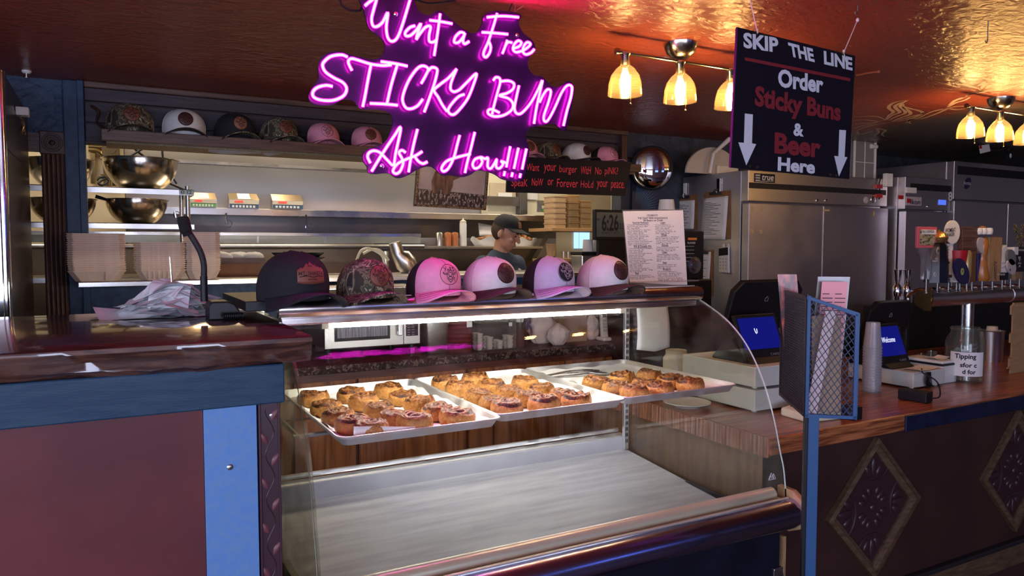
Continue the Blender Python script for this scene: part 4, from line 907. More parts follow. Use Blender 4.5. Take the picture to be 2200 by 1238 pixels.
# printer with paper, menu papers on the drawer
pr = Z(2060, 829, BZ)
t_ = thing('receipt_printer', 'white receipt printer with black lid edge beside the tip jar', 'printer', (pr.x + 0.05, pr.y + 0.1, BZ))
m = MB(); m.box(d2x + 0.25, d2x + 0.37, d2y + 0.02, d2y + 0.22, BZ, BZ + 0.085); m.build('body', 'white_plastic', t_, bev=0.008)
m = MB(); m.box(d2x + 0.248, d2x + 0.372, d2y + 0.018, d2y + 0.222, BZ + 0.085, BZ + 0.094); m.build('gasket', 'black_plastic', t_, bev=0.003)
m = MB(); m.box(d2x + 0.25, d2x + 0.37, d2y + 0.02, d2y + 0.22, BZ + 0.094, BZ + 0.108); m.build('lid', 'white_plastic', t_, bev=0.006)
def sheet(label, c, w, d, z, a, curl, m_='white_paper'):
    mm = MB(); ca, sa = math.cos(a), math.sin(a)
    mm.grid(lambda u, v: Vector((c[0] + ca * (u - .5) * w - sa * (v - .5) * d, c[1] + sa * (u - .5) * w + ca * (v - .5) * d, z + curl * (2 * abs(u - .5)) ** 2)), 8, 4)
    return tag(mm.build('paper_sheet', m_, None, smooth=2, org=(c[0], c[1], z)), label, 'paper')
sheet('white printed sheet lying on the single cash drawer', (d2x + 0.13, d2y + 0.05), 0.17, 0.09, BZ + 0.0805, 0.15, 0.004)
sheet('curled white slip on top of the receipt printer', (d2x + 0.31, d2y + 0.09), 0.10, 0.07, BZ + 0.109, -0.2, 0.012)
# coiled cables and power brick
pbk = Z(1962, 866, BZ); t_ = thing('power_adapter', 'black power adapter lying on the bar in front of the drawer', 'adapter', (pbk.x, pbk.y + 0.02, BZ))
q0, q1 = Z(1928, 858, BZ), Z(1990, 868, BZ); e = (q1 - q0); e.z = 0; w = e.length; e.normalize(); nn = Vector((-e.y, e.x, 0))
m = MB(); m.obox((q0 + q1) / 2 + nn * 0.03 + Vector((0, 0, 0.023)), e * (w / 2), nn * 0.03, (0, 0, 0.022)); m.build('block', 'black_plastic', t_, bev=0.004)
m = MB(); m.tube(crs([q1 + nn * 0.03 + Vector((0, 0, 0.02)), q1 + e * 0.03 + nn * 0.05 + Vector((0, 0, 0.03)), q1 + e * 0.02 + nn * 0.045 + Vector((0, 0, 0.09)), Vector((d2x + 0.05, d2y - 0.012, BZ + 0.075)), Vector((d2x + 0.09, d2y + 0.02, BZ + 0.087))], 6), 0.003, 6); m.build('cable', 'black_plastic', t_, smooth=True)
m = MB()
for k in range(5): m.tube(crs([Vector((d2x + 0.08 + 0.006 * k, d2y - 0.016 - 0.003 * k, BZ + 0.004 + 0.002 * k)), Vector((d2x + 0.060 + 0.005 * k, d2y - 0.02, BZ + 0.04)), Vector((d2x + 0.075 + 0.006 * k, d2y - 0.016, BZ + 0.075)), Vector((d2x + 0.095 + 0.004 * k, d2y - 0.012, BZ + 0.05)), Vector((d2x + 0.09 + 0.006 * k, d2y - 0.018, BZ + 0.006))], 6), 0.0026, 5)
o = m.build('cable_bundle', 'black_plastic', None, smooth=True, org=(d2x + 0.08, d2y - 0.02, BZ)); tag(o, 'tied black cable bundle hanging off the single cash drawer', 'cable')
# black box and cream card reader by the holder
q = Z(1842, 903, BZ); m = MB(); m.box(q.x - 0.03, q.x + 0.03, q.y, q.y + 0.06, BZ, BZ + 0.05); o = m.build('charger_block', 'black_plastic', None, bev=0.004, org=(q.x, q.y + 0.03, BZ)); tag(o, 'small black block on the bar just right of the mesh holder', 'charger')
q0 = Z(1676, 893, BZ); q1 = Z(1735, 910, BZ); e = (q1 - q0); e.z = 0; e.normalize(); nn = Vector((-e.y, e.x, 0))
t_ = thing('card_reader', 'cream card reader lying on the bar behind the menu stand post', 'card reader', (q0 + e * 0.06 + nn * 0.08).to_tuple())
m = MB(); b_ = [q0, q0 + e * 0.14, q0 + e * 0.14 + nn * 0.17, q0 + nn * 0.17]; b_ = [Vector((p.x, p.y, BZ)) for p in b_]
m.add(b_ + [b_[0] + Vector((0, 0, 0.032)), b_[1] + Vector((0, 0, 0.032)), b_[2] + Vector((0, 0, 0.060)), b_[3] + Vector((0, 0, 0.060))], [(3, 2, 1, 0), (4, 5, 6, 7), (0, 1, 5, 4), (1, 2, 6, 5), (2, 3, 7, 6), (3, 0, 4, 7)]); m.build('shell', 'cream_plastic', t_, bev=0.008)
m = MB(); m.hexa([q0 + e * 0.02 + nn * 0.03 + Vector((0, 0, 0.0375)), q0 + e * 0.12 + nn * 0.03 + Vector((0, 0, 0.0375)), q0 + e * 0.12 + nn * 0.10 + Vector((0, 0, 0.0491)), q0 + e * 0.02 + nn * 0.10 + Vector((0, 0, 0.0491))], (0, 0, 0.002)); m.build('keypad', 'black_plastic', t_)
# stack of clear cups
glass('clear_plastic', (0.97, 0.97, 0.98), 0.08, 1.5, milk=(0.9, 0.9, 0.92), milkf=0.035)
q = Z(1872, 842, BZ); cupr = 0.038
hgt = A(1872, 692, q.y).z - BZ; ncup = 17; src = None
for k in range(ncup):
    if src is None:
        glass('cup_plastic', (0.9, 0.9, 0.92), 0.1, 1.5, milk=(0.85, 0.85, 0.88), milkf=0.3); m = MB(); m.lathe([(0.0405, 0), (0.0405, 0.004), (0.0385, 0.005), (0.029, 0.115), (0.0285, 0.115), (0.038, 0.006)], (0, 0, 0), 24); src = m.build('plastic_cup', 'cup_plastic', None, smooth=True, angle=60); o = src
    else: o = clone(src)
    o.location = (q.x, q.y, BZ + k * (hgt - 0.117) / (ncup - 1)); tag(o, 'clear plastic cup nested in the tall upside-down stack on the bar', 'cup', 'upside-down cup stack by the mesh holder')
# ------------------------------------------------------------------ tip jar
glass('jar_glass', (0.90, 0.93, 0.90), 0.03, 1.45, milk=(0.7, 0.75, 0.7), milkf=0.05)
q = Z(2078, 826, BZ); q.y += 0.06; q.x += 0.075; jh = A(2078, 702, q.y).z - BZ
t_ = thing('tip_jar', 'large glass tip jar with a printed tipping label', 'jar', (q.x, q.y, BZ)); jr = 0.084
m = MB(); m.lathe([(jr * 0.9, 0), (jr, 0.012), (jr, jh * 0.72), (jr * 0.93, jh * 0.80), (jr * 0.74, jh * 0.89), (jr * 0.72, jh), (jr * 0.68, jh), (jr * 0.70, jh * 0.88), (jr * 0.95, jh * 0.70), (jr * 0.95, 0.014)], (q.x, q.y, BZ), 32); m.build('glass', 'jar_glass', t_, smooth=True)
m = MB(); m.tube([(q.x + jr * 0.74 * math.cos(a), q.y + jr * 0.74 * math.sin(a), BZ + jh * 0.97) for a in [2 * PI * k / 28 for k in range(28)]], 0.004, 6, closed=True); m.build('lip', 'jar_glass', t_, smooth=True)
ang0 = math.atan2(-q.y, -q.x)
m = MB(); m.grid(lambda u, v: Vector((q.x + (jr + 0.001) * math.cos(ang0 - 0.75 + 1.85 * u), q.y + (jr + 0.001) * math.sin(ang0 - 0.75 + 1.85 * u), BZ + 0.035 + 0.115 * v)), 16, 1); lb = m.build('label', 'white_paper', t_, smooth=2)
rgt = Vector((math.cos(TH), -math.sin(TH), 0))
for s, y, w, x in (('Tipping', 0.112, 0.092, -0.05), ('sfor c', 0.078, 0.072, -0.026), ('d for', 0.046, 0.058, -0.016)):
    # wrap the lettering round the jar
    o = text(s, (0, 0, 0), (w, 0, 0), (0, 0.030 if s == 'Tipping' else 0.022, 0), 'ink', lb, bold=0.03)
    for v in o.data.vertices:
        pv = v.co + ORG[o.name]; an = ang0 + 0.10 + (pv.x + x) / (jr + 0.002); v.co = Vector((q.x + (jr + 0.0018) * math.cos(an), q.y + (jr + 0.0018) * math.sin(an), BZ + y + pv.y)) - ORG[o.name]
mat('banknote', (0.42, 0.45, 0.36), 0.7, c2=(0.55, 0.56, 0.48), scale=60)
for k in range(4):
    m = MB(); a = k * 0.8 + 0.3; ca, sa = math.cos(a), math.sin(a)
    m.grid(lambda u, v: Vector((q.x + ca * (u - .5) * 0.11 - sa * (v - .5) * 0.045, q.y + sa * (u - .5) * 0.11 + ca * (v - .5) * 0.045, BZ + 0.085 + 0.018 * k + 0.03 * abs(u - .5) + 0.03 * (v - 0.5))), 6, 3)
    tag(m.build('banknote', 'banknote', None, smooth=2, org=(q.x, q.y, BZ + 0.08)), 'crumpled banknote inside the glass tip jar', 'banknote', 'notes in the tip jar')
# steel bain with white liner, small glasses, wooden rack at the right edge
q = Z(2147, 778, BZ); hh = A(2147, 712, q.y).z - BZ
t_ = thing('steel_canister', 'steel canister with a white cup on it right of the tip jar', 'canister', (q.x, q.y + 0.05, BZ)); m = MB(); m.lathe([(0.060, 0), (0.066, hh - 0.004), (0.071, hh), (0.064, hh), (0.058, 0.01)], (q.x, q.y + 0.05, BZ), 28); m.build('body', 'steel', t_, smooth=True)
m = MB(); m.lathe([(0.030, hh + 0.0), (0.027, hh + 0.022), (0.025, hh + 0.022)], (q.x + 0.01, q.y + 0.05, BZ), 18); m.lathe([(0.055, hh - 0.006), (0.001, hh)], (q.x, q.y + 0.05, BZ), 24); m.build('lid_knob', 'white_paper', t_, smooth=True)
for i, (x, y, d) in enumerate(((2012, 762, 'left'), (2032, 755, 'right'))):
    q = Z(x, y + 24, BZ); q.y += 0.08
    m = MB(); m.lathe([(0.022, 0), (0.027, 0.055), (0.025, 0.055), (0.020, 0.004)], (q.x, q.y, BZ), 18); tag(m.build('small_glass', 'jar_glass', None, smooth=True, org=(q.x, q.y, BZ)), 'small empty tasting glass, %s of the pair behind the printer' % d, 'glass')
mat('laser_wood', (0.45, 0.27, 0.13), 0.5, c2=(0.40, 0.23, 0.11), scale=9, stretch=(1, 1, 6))
q = Z(2190, 800, BZ); zt2 = A(2190, 652, q.y).z
t_ = thing('wooden_rack', 'cut plywood rack at the right edge of the bar', 'rack', (q.x + 0.02, q.y, BZ)); xl = A(2172, 700, q.y).x
prs = [(xl + 0.012, BZ), (xl + 0.20, BZ), (xl + 0.20, zt2), (xl + 0.02, zt2)]
for zc in (zt2 - 0.035, (zt2 + BZ) / 2, BZ + 0.055): prs += [(xl + 0.018, zc + 0.028), (xl, zc + 0.022), (xl, zc - 0.020), (xl + 0.018, zc - 0.026)]
m = MB(); m.prism([(a, q.y, b) for a, b in prs], (0, 0.008, 0)); m.build('side_panel', 'laser_wood', t_)
m = MB(); m.prism([(a + 0.06, q.y + 0.03, b) for a, b in prs], (0, 0.008, 0)); m.build('side_panel', 'laser_wood', t_)
m = MB(); m.box(xl + 0.03, xl + 0.2, q.y + 0.008, q.y + 0.03, BZ + 0.02, BZ + 0.028); m.build('shelf', 'laser_wood', t_)

# ------------------------------------------------------------------ things seen through the right glass
q = Z(1452, 822, BZ); t_ = thing('white_tub', 'white plastic tub with a square sticker behind the right glass', 'tub', (q.x, q.y, BZ)); hh = A(1452, 752, q.y).z - BZ
m = MB(); m.lathe([(0.055, 0), (0.062, 0.02), (0.062, hh * 0.75), (0.050, hh * 0.86), (0.050, hh), (0.046, hh), (0.046, hh - 0.004)], (q.x, q.y, BZ), 28); m.build('body', 'cream_plastic', t_, smooth=True)
m = MB(); a = math.atan2(-q.y, -q.x); cc = Vector((q.x + 0.063 * math.cos(a), q.y + 0.063 * math.sin(a), BZ + hh * 0.5)); e = Vector((-math.sin(a), math.cos(a), 0)); m.obox(cc, e * 0.010 + Vector((0, 0, 0.002)), Vector((math.cos(a), math.sin(a), 0)) * 0.0015, Vector((0, 0, 0.010)) - e * 0.002); m.build('sticker', 'white_paper', t_)
q = Z(1470, 880, BZ); m = MB(); m.lathe([(0.05, 0), (0.055, 0.006), (0.095, 0.018), (0.095, 0.021), (0.05, 0.010), (0.001, 0.009)], (q.x + 0.05, q.y + 0.04, BZ), 36); tag(m.build('white_plate', 'white_plastic', None, smooth=True, org=(q.x + 0.05, q.y + 0.04, BZ)), 'white plate on the bar end behind the right glass', 'plate')

# ------------------------------------------------------------------ beer tap tower
TY = 2.40
a0, a1 = A(1985, 644, TY), A(2230, 628, TY); zc = (a0.z + a1.z) / 2; R_ = 0.044
mat('pipe_steel', (0.72, 0.69, 0.74), 0.34, 1.0)
t_ = thing('tap_tower', 'horizontal steel beer tap tower pipe on a pole', 'tap tower', (A(2078, 700, TY).x, TY, BZ))
m = MB(); m.lathe([(R_, 0), (R_, 1.6)], (a0.x, TY, zc), 28, (1, 0, 0)); m.build('pipe', 'pipe_steel', t_, smooth=True)
m = MB(); m.lathe([(R_ * 1.12, -0.012), (R_ * 1.12, 0.004), (R_ * 1.02, 0.008), (R_, 0.02)], (a0.x, TY, zc), 28, (1, 0, 0)); m.box(a0.x - 0.020, a0.x - 0.010, TY - R_ * 1.1, TY - R_ * 0.2, zc - R_ * 1.35, zc + R_ * 1.45); m.build('end_flange', 'brass', t_, smooth=True)
xj = A(2163, 640, TY).x
m = MB(); m.lathe([(R_ * 1.06, 0), (R_ * 1.06, 0.03)], (xj, TY, zc), 28, (1, 0, 0)); m.build('joint', 'pipe_steel', t_, smooth=True)
xp = A(2078, 690, TY).x
m = MB(); m.lathe([(0.055, 0), (0.055, 0.008), (0.032, 0.012), (0.032, zc - BZ - 0.02)], (xp, TY, BZ), 24); m.build('pole', 'chrome_soft', t_, smooth=True)
xp = A(1990, 690, TY).x
TYF = TY - 0.02
taps = {}
def tap_base(x, y=606):
    p = A(x, y, TYF); m = MB()
    m.lathe([(0.011, 0), (0.011, 0.006), (0.007, 0.010), (0.006, max(0.02, p.z - zc - R_ + 0.03))], (p.x, TYF, zc + R_ - 0.012), 12)
    return m, p
def rnd_handle(x, y0, y1, prof, n=14, sx=1.0, sy=1.0):
    """profile list of (half width px, y px)"""
    k = (A(x + 10, y0, TYF) - A(x, y0, TYF)).x / 10
    m = MB(); pts = [(max(0.0004, w * k), A(x, y, TYF).z) for w, y in prof]; m.lathe([(r, z) for r, z in pts], (A(x, y0, TYF).x, TYF, 0), n, sx=sx, sy=sy); return m
def flat_handle(x0, x1, y0, y1, th, m_, root, name, taper=0):
    a, b = A(x0, y1, TYF), A(x1, y0, TYF); m = MB(); c = (a.x + b.x) / 2
    m.hexa([(a.x + taper, TYF - th / 2, a.z), (b.x - taper, TYF - th / 2, a.z), (b.x, TYF - th / 2, b.z), (a.x, TYF - th / 2, b.z)], (0, th, 0)); return m.build(name, m_, root, bev=0.002)
def tap(label, x):
    mb, p = tap_base(x); t2 = thing('beer_tap', label, 'beer tap', (p.x, TYF, zc + R_ - 0.012), group='beer taps on the tower')
    mb.build('faucet_stem', 'steel_dark', t2, smooth=True)
    pt = A(x, 612, TYF - 0.05); m = MB(); m.tube(crs([Vector((p.x, TYF, zc + R_ + 0.004)), Vector((p.x, TYF + 0.045, zc + R_ + 0.006)), Vector((p.x, TYF + 0.095, zc + 0.02)), Vector((p.x, TYF + 0.098, zc - 0.01))], 5), [0.009] * 12 + [0.006] * 4, 8); m.build('spout', 'chrome', t2, smooth=True)
    return t2
def col(n, c, r=0.35, **k): return MATS.get(n) or mat(n, c, r, **k)
glass('acrylic', (0.92, 0.92, 0.94), 0.03, 1.49, milk=(0.8, 0.75, 0.8), milkf=0.12)
ramp_mat('tap_scene', [(0.35, (0.05, 0.05, 0.03)), (0.5, (0.28, 0.25, 0.12)), (0.6, (0.40, 0.38, 0.28)), (0.7, (0.16, 0.22, 0.25))], 60, (1, 1, 2), 0.4, 4)
# 1 pink framed square on clear acrylic
t2 = tap('clear acrylic tap handle with a pink framed picture square', 1990)
flat_handle(1968, 2011, 488, 533, 0.014, col('pink_frame', (0.55, 0.10, 0.14)), t2, 'badge_frame'); 
o = flat_handle(1973, 2006, 494, 527, 0.017, 'tap_scene', t2, 'picture'); o2 = flat_handle(1976, 2008, 494, 504, 0.0185, 'white_plastic', t2, 'name_strip')
text_px('NITRO CERVEZA', 1977, 501, 2007, 500, 1977, 495, (0, TYF - 0.0097, 0), (0, 1, 0), 'ink', o2); 
text_px('CREMA', 1983, 508, 2000, 508, 1983, 503.5, (0, TYF - 0.0097, 0), (0, 1, 0), 'ink', o2)
rnd_handle(1990, 533, 597, [(9, 600), (9, 560), (11, 548), (18, 534), (18, 532), (0, 532)], sy=0.5).build('acrylic_neck', 'acrylic', t2, smooth=True)
# 2 black tapered handle with onion dome
t2 = tap('tall black tap handle with white crest and gilded onion dome', 2014)
rnd_handle(2014, 520, 607, [(15, 607), (14, 570), (12, 530), (10, 522), (0, 521)], 8).build('grip', col('tap_black', (0.006, 0.006, 0.008), 0.25), t2, smooth=True)
rnd_handle(2018, 495, 524, [(6, 523), (10, 516), (11, 510), (8, 502), (3, 497), (0, 493)], 16).build('onion_dome', col('dome_gold', (0.55, 0.32, 0.12), 0.25, metal=0.8), t2, smooth=True)
PT = (0, TYF - 0.033, 0)
for s, x0, y0, x1, y1 in (('OLD', 2009, 558, 2020, 554), ('RASPUTIN', 2003, 563, 2025, 559)): text_px(s, x0, y0, x1, y0, x0, y1, PT, (0, 1, 0), 'white_plastic', t2)
m = MB()
for (cx_, cy_, r_) in ((2016, 539, 10), (2009, 590, 7)):
    c = A(cx_, cy_, PT[1]); k = 0.00175 * r_
    for f in (1, 0.6): m.tube([(c.x + k * f * math.cos(a), PT[1], c.z + k * f * math.sin(a)) for a in [2 * PI * i / 20 for i in range(20)]], 0.0007, 4, closed=True)
m.build('crest', 'white_plastic', t2)
# 3 round white disc, white strip below
t2 = tap('tap handle with a round white badge over a maroon-tipped white strip', 2038)
flat_handle(2031, 2045, 520, 596, 0.016, 'white_plastic', t2, 'strip', 0.003); flat_handle(2031, 2045, 518, 524, 0.018, col('maroon_tip', (0.12, 0.015, 0.03)), t2, 'top_band'); flat_handle(2030, 2042, 590, 597, 0.018, 'maroon_tip', t2, 'bottom_band')
c = A(2042, 499, TYF); k = (A(2052, 499, TYF) - c).x / 10
m = MB(); m.lathe([(0.0001, 0), (15 * k, 0), (15 * k, 0.012), (0.0001, 0.012)], (c.x, TYF - 0.014, c.z), 28, (0, 1, 0)); bd = m.build('round_badge', 'white_plastic', t2, smooth=True)
PB = (0, TYF - 0.0155, 0)
text_px('WOMBAT', 2031, 500, 2053, 498, 2031, 491, PB, (0, 1, 0), 'ink', bd, bold=0.01); text_px('MAKER', 2032, 509, 2051, 507, 2032, 501, PB, (0, 1, 0), 'ink', bd, bold=0.01)
PB = (0, TYF - 0.0095, 0); 
for i, ch in enumerate('FALL RIVER'):
    if ch != ' ': text_px(ch, 2036.5, 533 + i * 5.6, 2040, 533 + i * 5.6, 2036.5, 528.5 + i * 5.6, PB, (0, 1, 0), 'ink', t2)
# 4 red and white cylinder
t2 = tap('short tap handle, red above white', 2055)
rnd_handle(2055, 538, 565, [(0, 566), (11, 566), (13, 538), (0, 538)]).build('red_cup', col('tap_red', (0.40, 0.012, 0.018)), t2, smooth=True)
rnd_handle(2055, 566, 606, [(9, 606), (10, 566), (0, 566)]).build('white_grip', 'white_plastic', t2, smooth=True)
# 5 navy oval with green hop
t2 = tap('navy oval tap badge with a green hop and an eye', 2062)
c = A(2062, 583, TYF - 0.04); m = MB(); m.lathe([(0.0001, 0), (12.5 * k, 0), (12.5 * k, 0.012), (0.0001, 0.012)], (c.x, TYF - 0.052, c.z), 30, (0, 1, 0), sx=1.0, sy=1.6); ov = m.build('oval_badge', col('tap_navy', (0.02, 0.015, 0.07)), t2, smooth=True)
m = MB(); col('hop_green', (0.22, 0.38, 0.10))
for i in range(16): a = 2 * PI * i / 16; m.ell((c.x + 0.011 * math.cos(a), TYF - 0.054, c.z - 0.002 + 0.015 * math.sin(a)), 0.0048, 0.002, 0.0048, 8, 5)
m.ell((c.x, TYF - 0.0535, c.z - 0.002), 0.011, 0.002, 0.014, 12, 6); hp = m.build('hop', 'hop_green', ov, smooth=True)
m = MB(); m.ell((c.x, TYF - 0.0555, c.z + 0.002), 0.007, 0.0015, 0.004, 10, 6); ey = m.build('eye', 'tap_red', ov, smooth=True)
# 6 brown tapered block
t2 = tap('wide dark brown wooden tap handle, broadest at the top', 2088)
flat_handle(2060, 2098, 488, 538, 0.03, 'dark_wood_x', t2, 'block', 0.010); flat_handle(2080, 2094, 538, 606, 0.022, col('tap_brown', (0.13, 0.06, 0.025)), t2, 'grip')
# 7 clear and gold column
t2 = tap('slim gold and clear column tap handle', 2077)
rnd_handle(2077, 538, 606, [(4, 606), (6, 590), (6, 545), (4, 538), (0, 538)]).build('column', col('tap_gold', (0.42, 0.30, 0.12), 0.3, metal=0.4), t2, smooth=True)
flat_handle(2096, 2105, 545, 604, 0.018, col('tap_blue', (0.015, 0.02, 0.12)), t2, 'blue_blade')
# 8 amber bottle-shaped with disc and barrel top
t2 = tap('amber wooden tap handle with a round badge under white barrels', 2110)
rnd_handle(2110, 512, 602, [(8, 604), (10, 596), (6, 565), (5, 550), (8, 530), (7, 518), (4, 511), (0, 509)]).build('grip', col('tap_amber', (0.38, 0.14, 0.03), 0.25), t2, smooth=True)
c = A(2102, 528, TYF); m = MB(); m.lathe([(0.0001, 0), (9 * k, 0), (9 * k, 0.01), (0.0001, 0.01)], (c.x, TYF - 0.022, c.z), 24, (0, 1, 0), sy=1.4); m.build('round_badge', col('badge_grey', (0.45, 0.40, 0.42)), t2, smooth=True)
m = MB()
for x_ in (2099, 2107, 2118): c = A(x_, 497, TYF); m.lathe([(5.2 * k, -0.018), (6.5 * k, 0), (5.2 * k, 0.018)], (c.x, TYF - 0.01 + 0.004 * (x_ % 3), c.z), 16)
m.build('barrel', 'white_plastic', t2, smooth=True)
c = A(2111, 488, TYF); m = MB(); m.ell((c.x, TYF, c.z), 0.017, 0.017, 0.006, 16, 6); m.build('cap', 'tap_amber', t2, smooth=True)
flat_handle(2110, 2114, 560, 582, 0.024, 'white_plastic', t2, 'tag')
# 9 plank
t2 = tap('pale wooden plank tap handle lettered BLUEBERRY', 2132)
o = flat_handle(2117, 2148, 510, 605, 0.03, col('tap_plank', (0.42, 0.25, 0.12), 0.5, c2=(0.33, 0.18, 0.08), scale=8, stretch=(8, 1, 1)), t2, 'plank', 0.004)
for i, ch in enumerate('BLUEBERRY'): text_px(ch, 2136, 566 + i * 4.7, 2141, 566 + i * 4.7, 2136, 562.2 + i * 4.7, (0, TYF - 0.0155, 0), (0, 1, 0), 'ink', o)
# 10 white carved fin
t2 = tap('white carved fin tap handle on a black foot', 2153)
m = MB(); pts = [(2141, 586), (2165, 586), (2165, 560), (2166, 535), (2163, 526), (2157, 530), (2149, 545), (2144, 565)]
m.prism([A(x, y, TYF - 0.012) for x, y in pts[::-1]], (0, 0.024, 0)); m.build('fin', 'white_plastic', t2, bev=0.003)
m = MB(); m.tube(crs([A(x, y, TYF - 0.0135) for x, y in ((2147, 572), (2152, 566), (2160, 564), (2158, 572), (2148, 576))], 5), 0.0016, 5); m.build('carving', 'badge_grey', t2)
o = flat_handle(2141, 2161, 586, 602, 0.03, 'tap_black', t2, 'foot'); text_px('MCBRIDE', 2143, 592, 2159, 592, 2143, 588, (0, TYF - 0.0155, 0), (0, 1, 0), 'white_plastic', o)
# 11 grey discs
t2 = tap('tap handle with two stacked grey round discs', 2171)
for cy_, m_ in ((553, col('disc_dark', (0.15, 0.15, 0.16))), (573, 'badge_grey')):
    c = A(2170, cy_, TYF - 0.02); m = MB(); m.lathe([(0.0001, 0), (9 * k, 0), (9 * k, 0.01), (0.0001, 0.01)], (c.x, TYF - 0.03, c.z), 24, (0, 1, 0), sy=1.35); m.build('disc', m_, t2, smooth=True)
c = A(2170, 580, TYF - 0.03); m = MB(); m.ell((c.x, TYF - 0.031, c.z), 0.005, 0.0015, 0.006, 10, 6); m.build('hop_mark', 'ink', t2)
# 12 black sign with flower bunch
t2 = tap('black boxed tap handle topped with a dried flower bunch', 2190)
o = flat_handle(2173, 2203, 531, 548, 0.04, 'tap_black', t2, 'crossbar'); flat_handle(2170, 2180, 531, 548, 0.043, 'white_plastic', t2, 'white_end'); o3 = flat_handle(2178, 2198, 548, 584, 0.03, 'tap_black', t2, 'box')
text_px('BLACKBERRY', 2183, 539, 2203, 540, 2183, 535, (0, TYF - 0.0205, 0), (0, 1, 0), 'white_plastic', o)
for i, ch in enumerate('ETNA'): text_px(ch, 2188, 556 + i * 6, 2193, 556 + i * 6, 2188, 551.5 + i * 6, (0, TYF - 0.0155, 0), (0, 1, 0), 'white_plastic', o3)
m = MB(); rr_ = random.Random(3)
for i in range(90):
    y = rr_.uniform(483, 530); w = 12 * math.sin(min(1, (531 - y) / 38) * PI * 0.62) + 3; c = A(2192 + rr_.uniform(-w, w), y, TYF + rr_.uniform(-0.015, 0.015)); m.ell(c, 0.005, 0.005, 0.006, 6, 4)
m.build('flower_bunch', mat('dried_flower', (0.16, 0.10, 0.06), 0.8, c2=(0.07, 0.075, 0.035), scale=70), t2, smooth=True)
flat_handle(2188, 2206, 548, 603, 0.02, 'tap_plank', t2, 'wood_panel').location.y += 0.03
# two slim chrome faucets behind the register
for x, lab in ((1927, 'left'), (1949, 'right')):
    q = A(x, 632, 2.55); t2 = thing('chrome_faucet', 'slim chrome faucet handle, %s of the pair behind the Welcome register' % lab, 'faucet', (q.x, 2.55, BZ), group='chrome faucets behind the register'); k2 = (A(x + 10, 600, 2.55) - A(x, 600, 2.55)).x / 10
    zz = lambda y: A(x, y, 2.55).z - BZ
    m = MB(); m.lathe([(2.5 * k2, zz(612)), (4 * k2, zz(600)), (5.5 * k2, zz(582)), (5.8 * k2, zz(580)), (0.0001, zz(579))], (q.x, 2.55, BZ), 14); m.build('handle', 'chrome', t2, smooth=True)
    m = MB(); m.lathe([(5 * k2, zz(637)), (6 * k2, zz(630)), (6 * k2, zz(618)), (3 * k2, zz(610))], (q.x, 2.55, BZ), 14); m.build('valve', 'chrome', t2, smooth=True)
    m = MB(); m.lathe([(0.022, 0), (0.014, 0.01), (0.012, zz(637))], (q.x, 2.55, BZ), 14); m.build('column', 'black_plastic', t2, smooth=True)

# ================================================================== neon sign
NY = 2.0
mat('neon_backing', (0.010, 0.005, 0.020), 0.3, spec=0.25)
emis('neon_core', (1.0, 0.0105, 0.78), 46.0); emis('neon_housing', (0.85, 0.004, 0.55), 8.0)
def c4(x, y): return (640 + x / 3.0952, y / 3.0952)
def npt(p, Y=NY): x, y = c4(*p); return A(x, y, Y)
outline = [(415, -30), (440, 70), (470, 180), (520, 225), (570, 270), (580, 320), (555, 375), (500, 395), (400, 375), (340, 360), (270, 340), (190, 355), (145, 400), (135, 470), (135, 525), (90, 590), (70, 650), (100, 690), (160, 702), (240, 695), (300, 662), (370, 672), (420, 725), (520, 728), (600, 745), (633, 790), (620, 860), (590, 930), (540, 970), (450, 1000), (430, 1060), (460, 1110), (470, 1150), (520, 1158), (600, 1152), (660, 1185), (720, 1172), (790, 1132), (870, 1105), (920, 1130), (960, 1168), (1010, 1165), (1090, 1178), (1150, 1162), (1200, 1132), (1300, 1155), (1370, 1195), (1480, 1205), (1512, 1150), (1540, 1000), (1515, 905), (1545, 852), (1600, 842), (1690, 822), (1730, 842), (1765, 872), (1795, 840), (1835, 620), (1828, 560), (1790, 540), (1740, 575), (1685, 570), (1625, 510), (1570, 500), (1530, 440), (1540, 380), (1580, 330), (1560, 270), (1500, 220), (1468, 150), (1480, 95), (1330, 70), (1240, 95), (1225, 160), (1180, 220), (1120, 205), (1050, 155), (1000, 110), (940, 65), (870, 102), (810, 75), (782, 20), (778, -35), (600, -45)]
ol = [A(p.x, p.y, NY + 0.012) for p in crs([Vector((*c4(*q), 0)) for q in outline], 4, closed=True)]
ns = thing('neon_sign', 'glowing pink script neon sign on a black contour-cut panel', 'neon sign', A(960, 385, NY))
bm = bmesh.new(); vs = [bm.verts.new(p - ORG[ns.name]) for p in ol]; f = bm.faces.new(vs); r = bmesh.ops.extrude_face_region(bm, geom=[f]); bmesh.ops.translate(bm, verts=[e for e in r['geom'] if isinstance(e, bmesh.types.BMVert)], vec=(0, 0.006, 0)); bmesh.ops.triangulate(bm, faces=[x for x in bm.faces if len(x.verts) > 4]); bmesh.ops.recalc_face_normals(bm, faces=bm.faces)
me = bpy.data.meshes.new('backing_panel'); bm.to_mesh(me); bm.free(); me.materials.append(MATS['neon_backing']); bo = bpy.data.objects.new('backing_panel', me); COL.objects.link(bo); bo.parent = ns; ORG[bo.name] = ORG[ns.name]
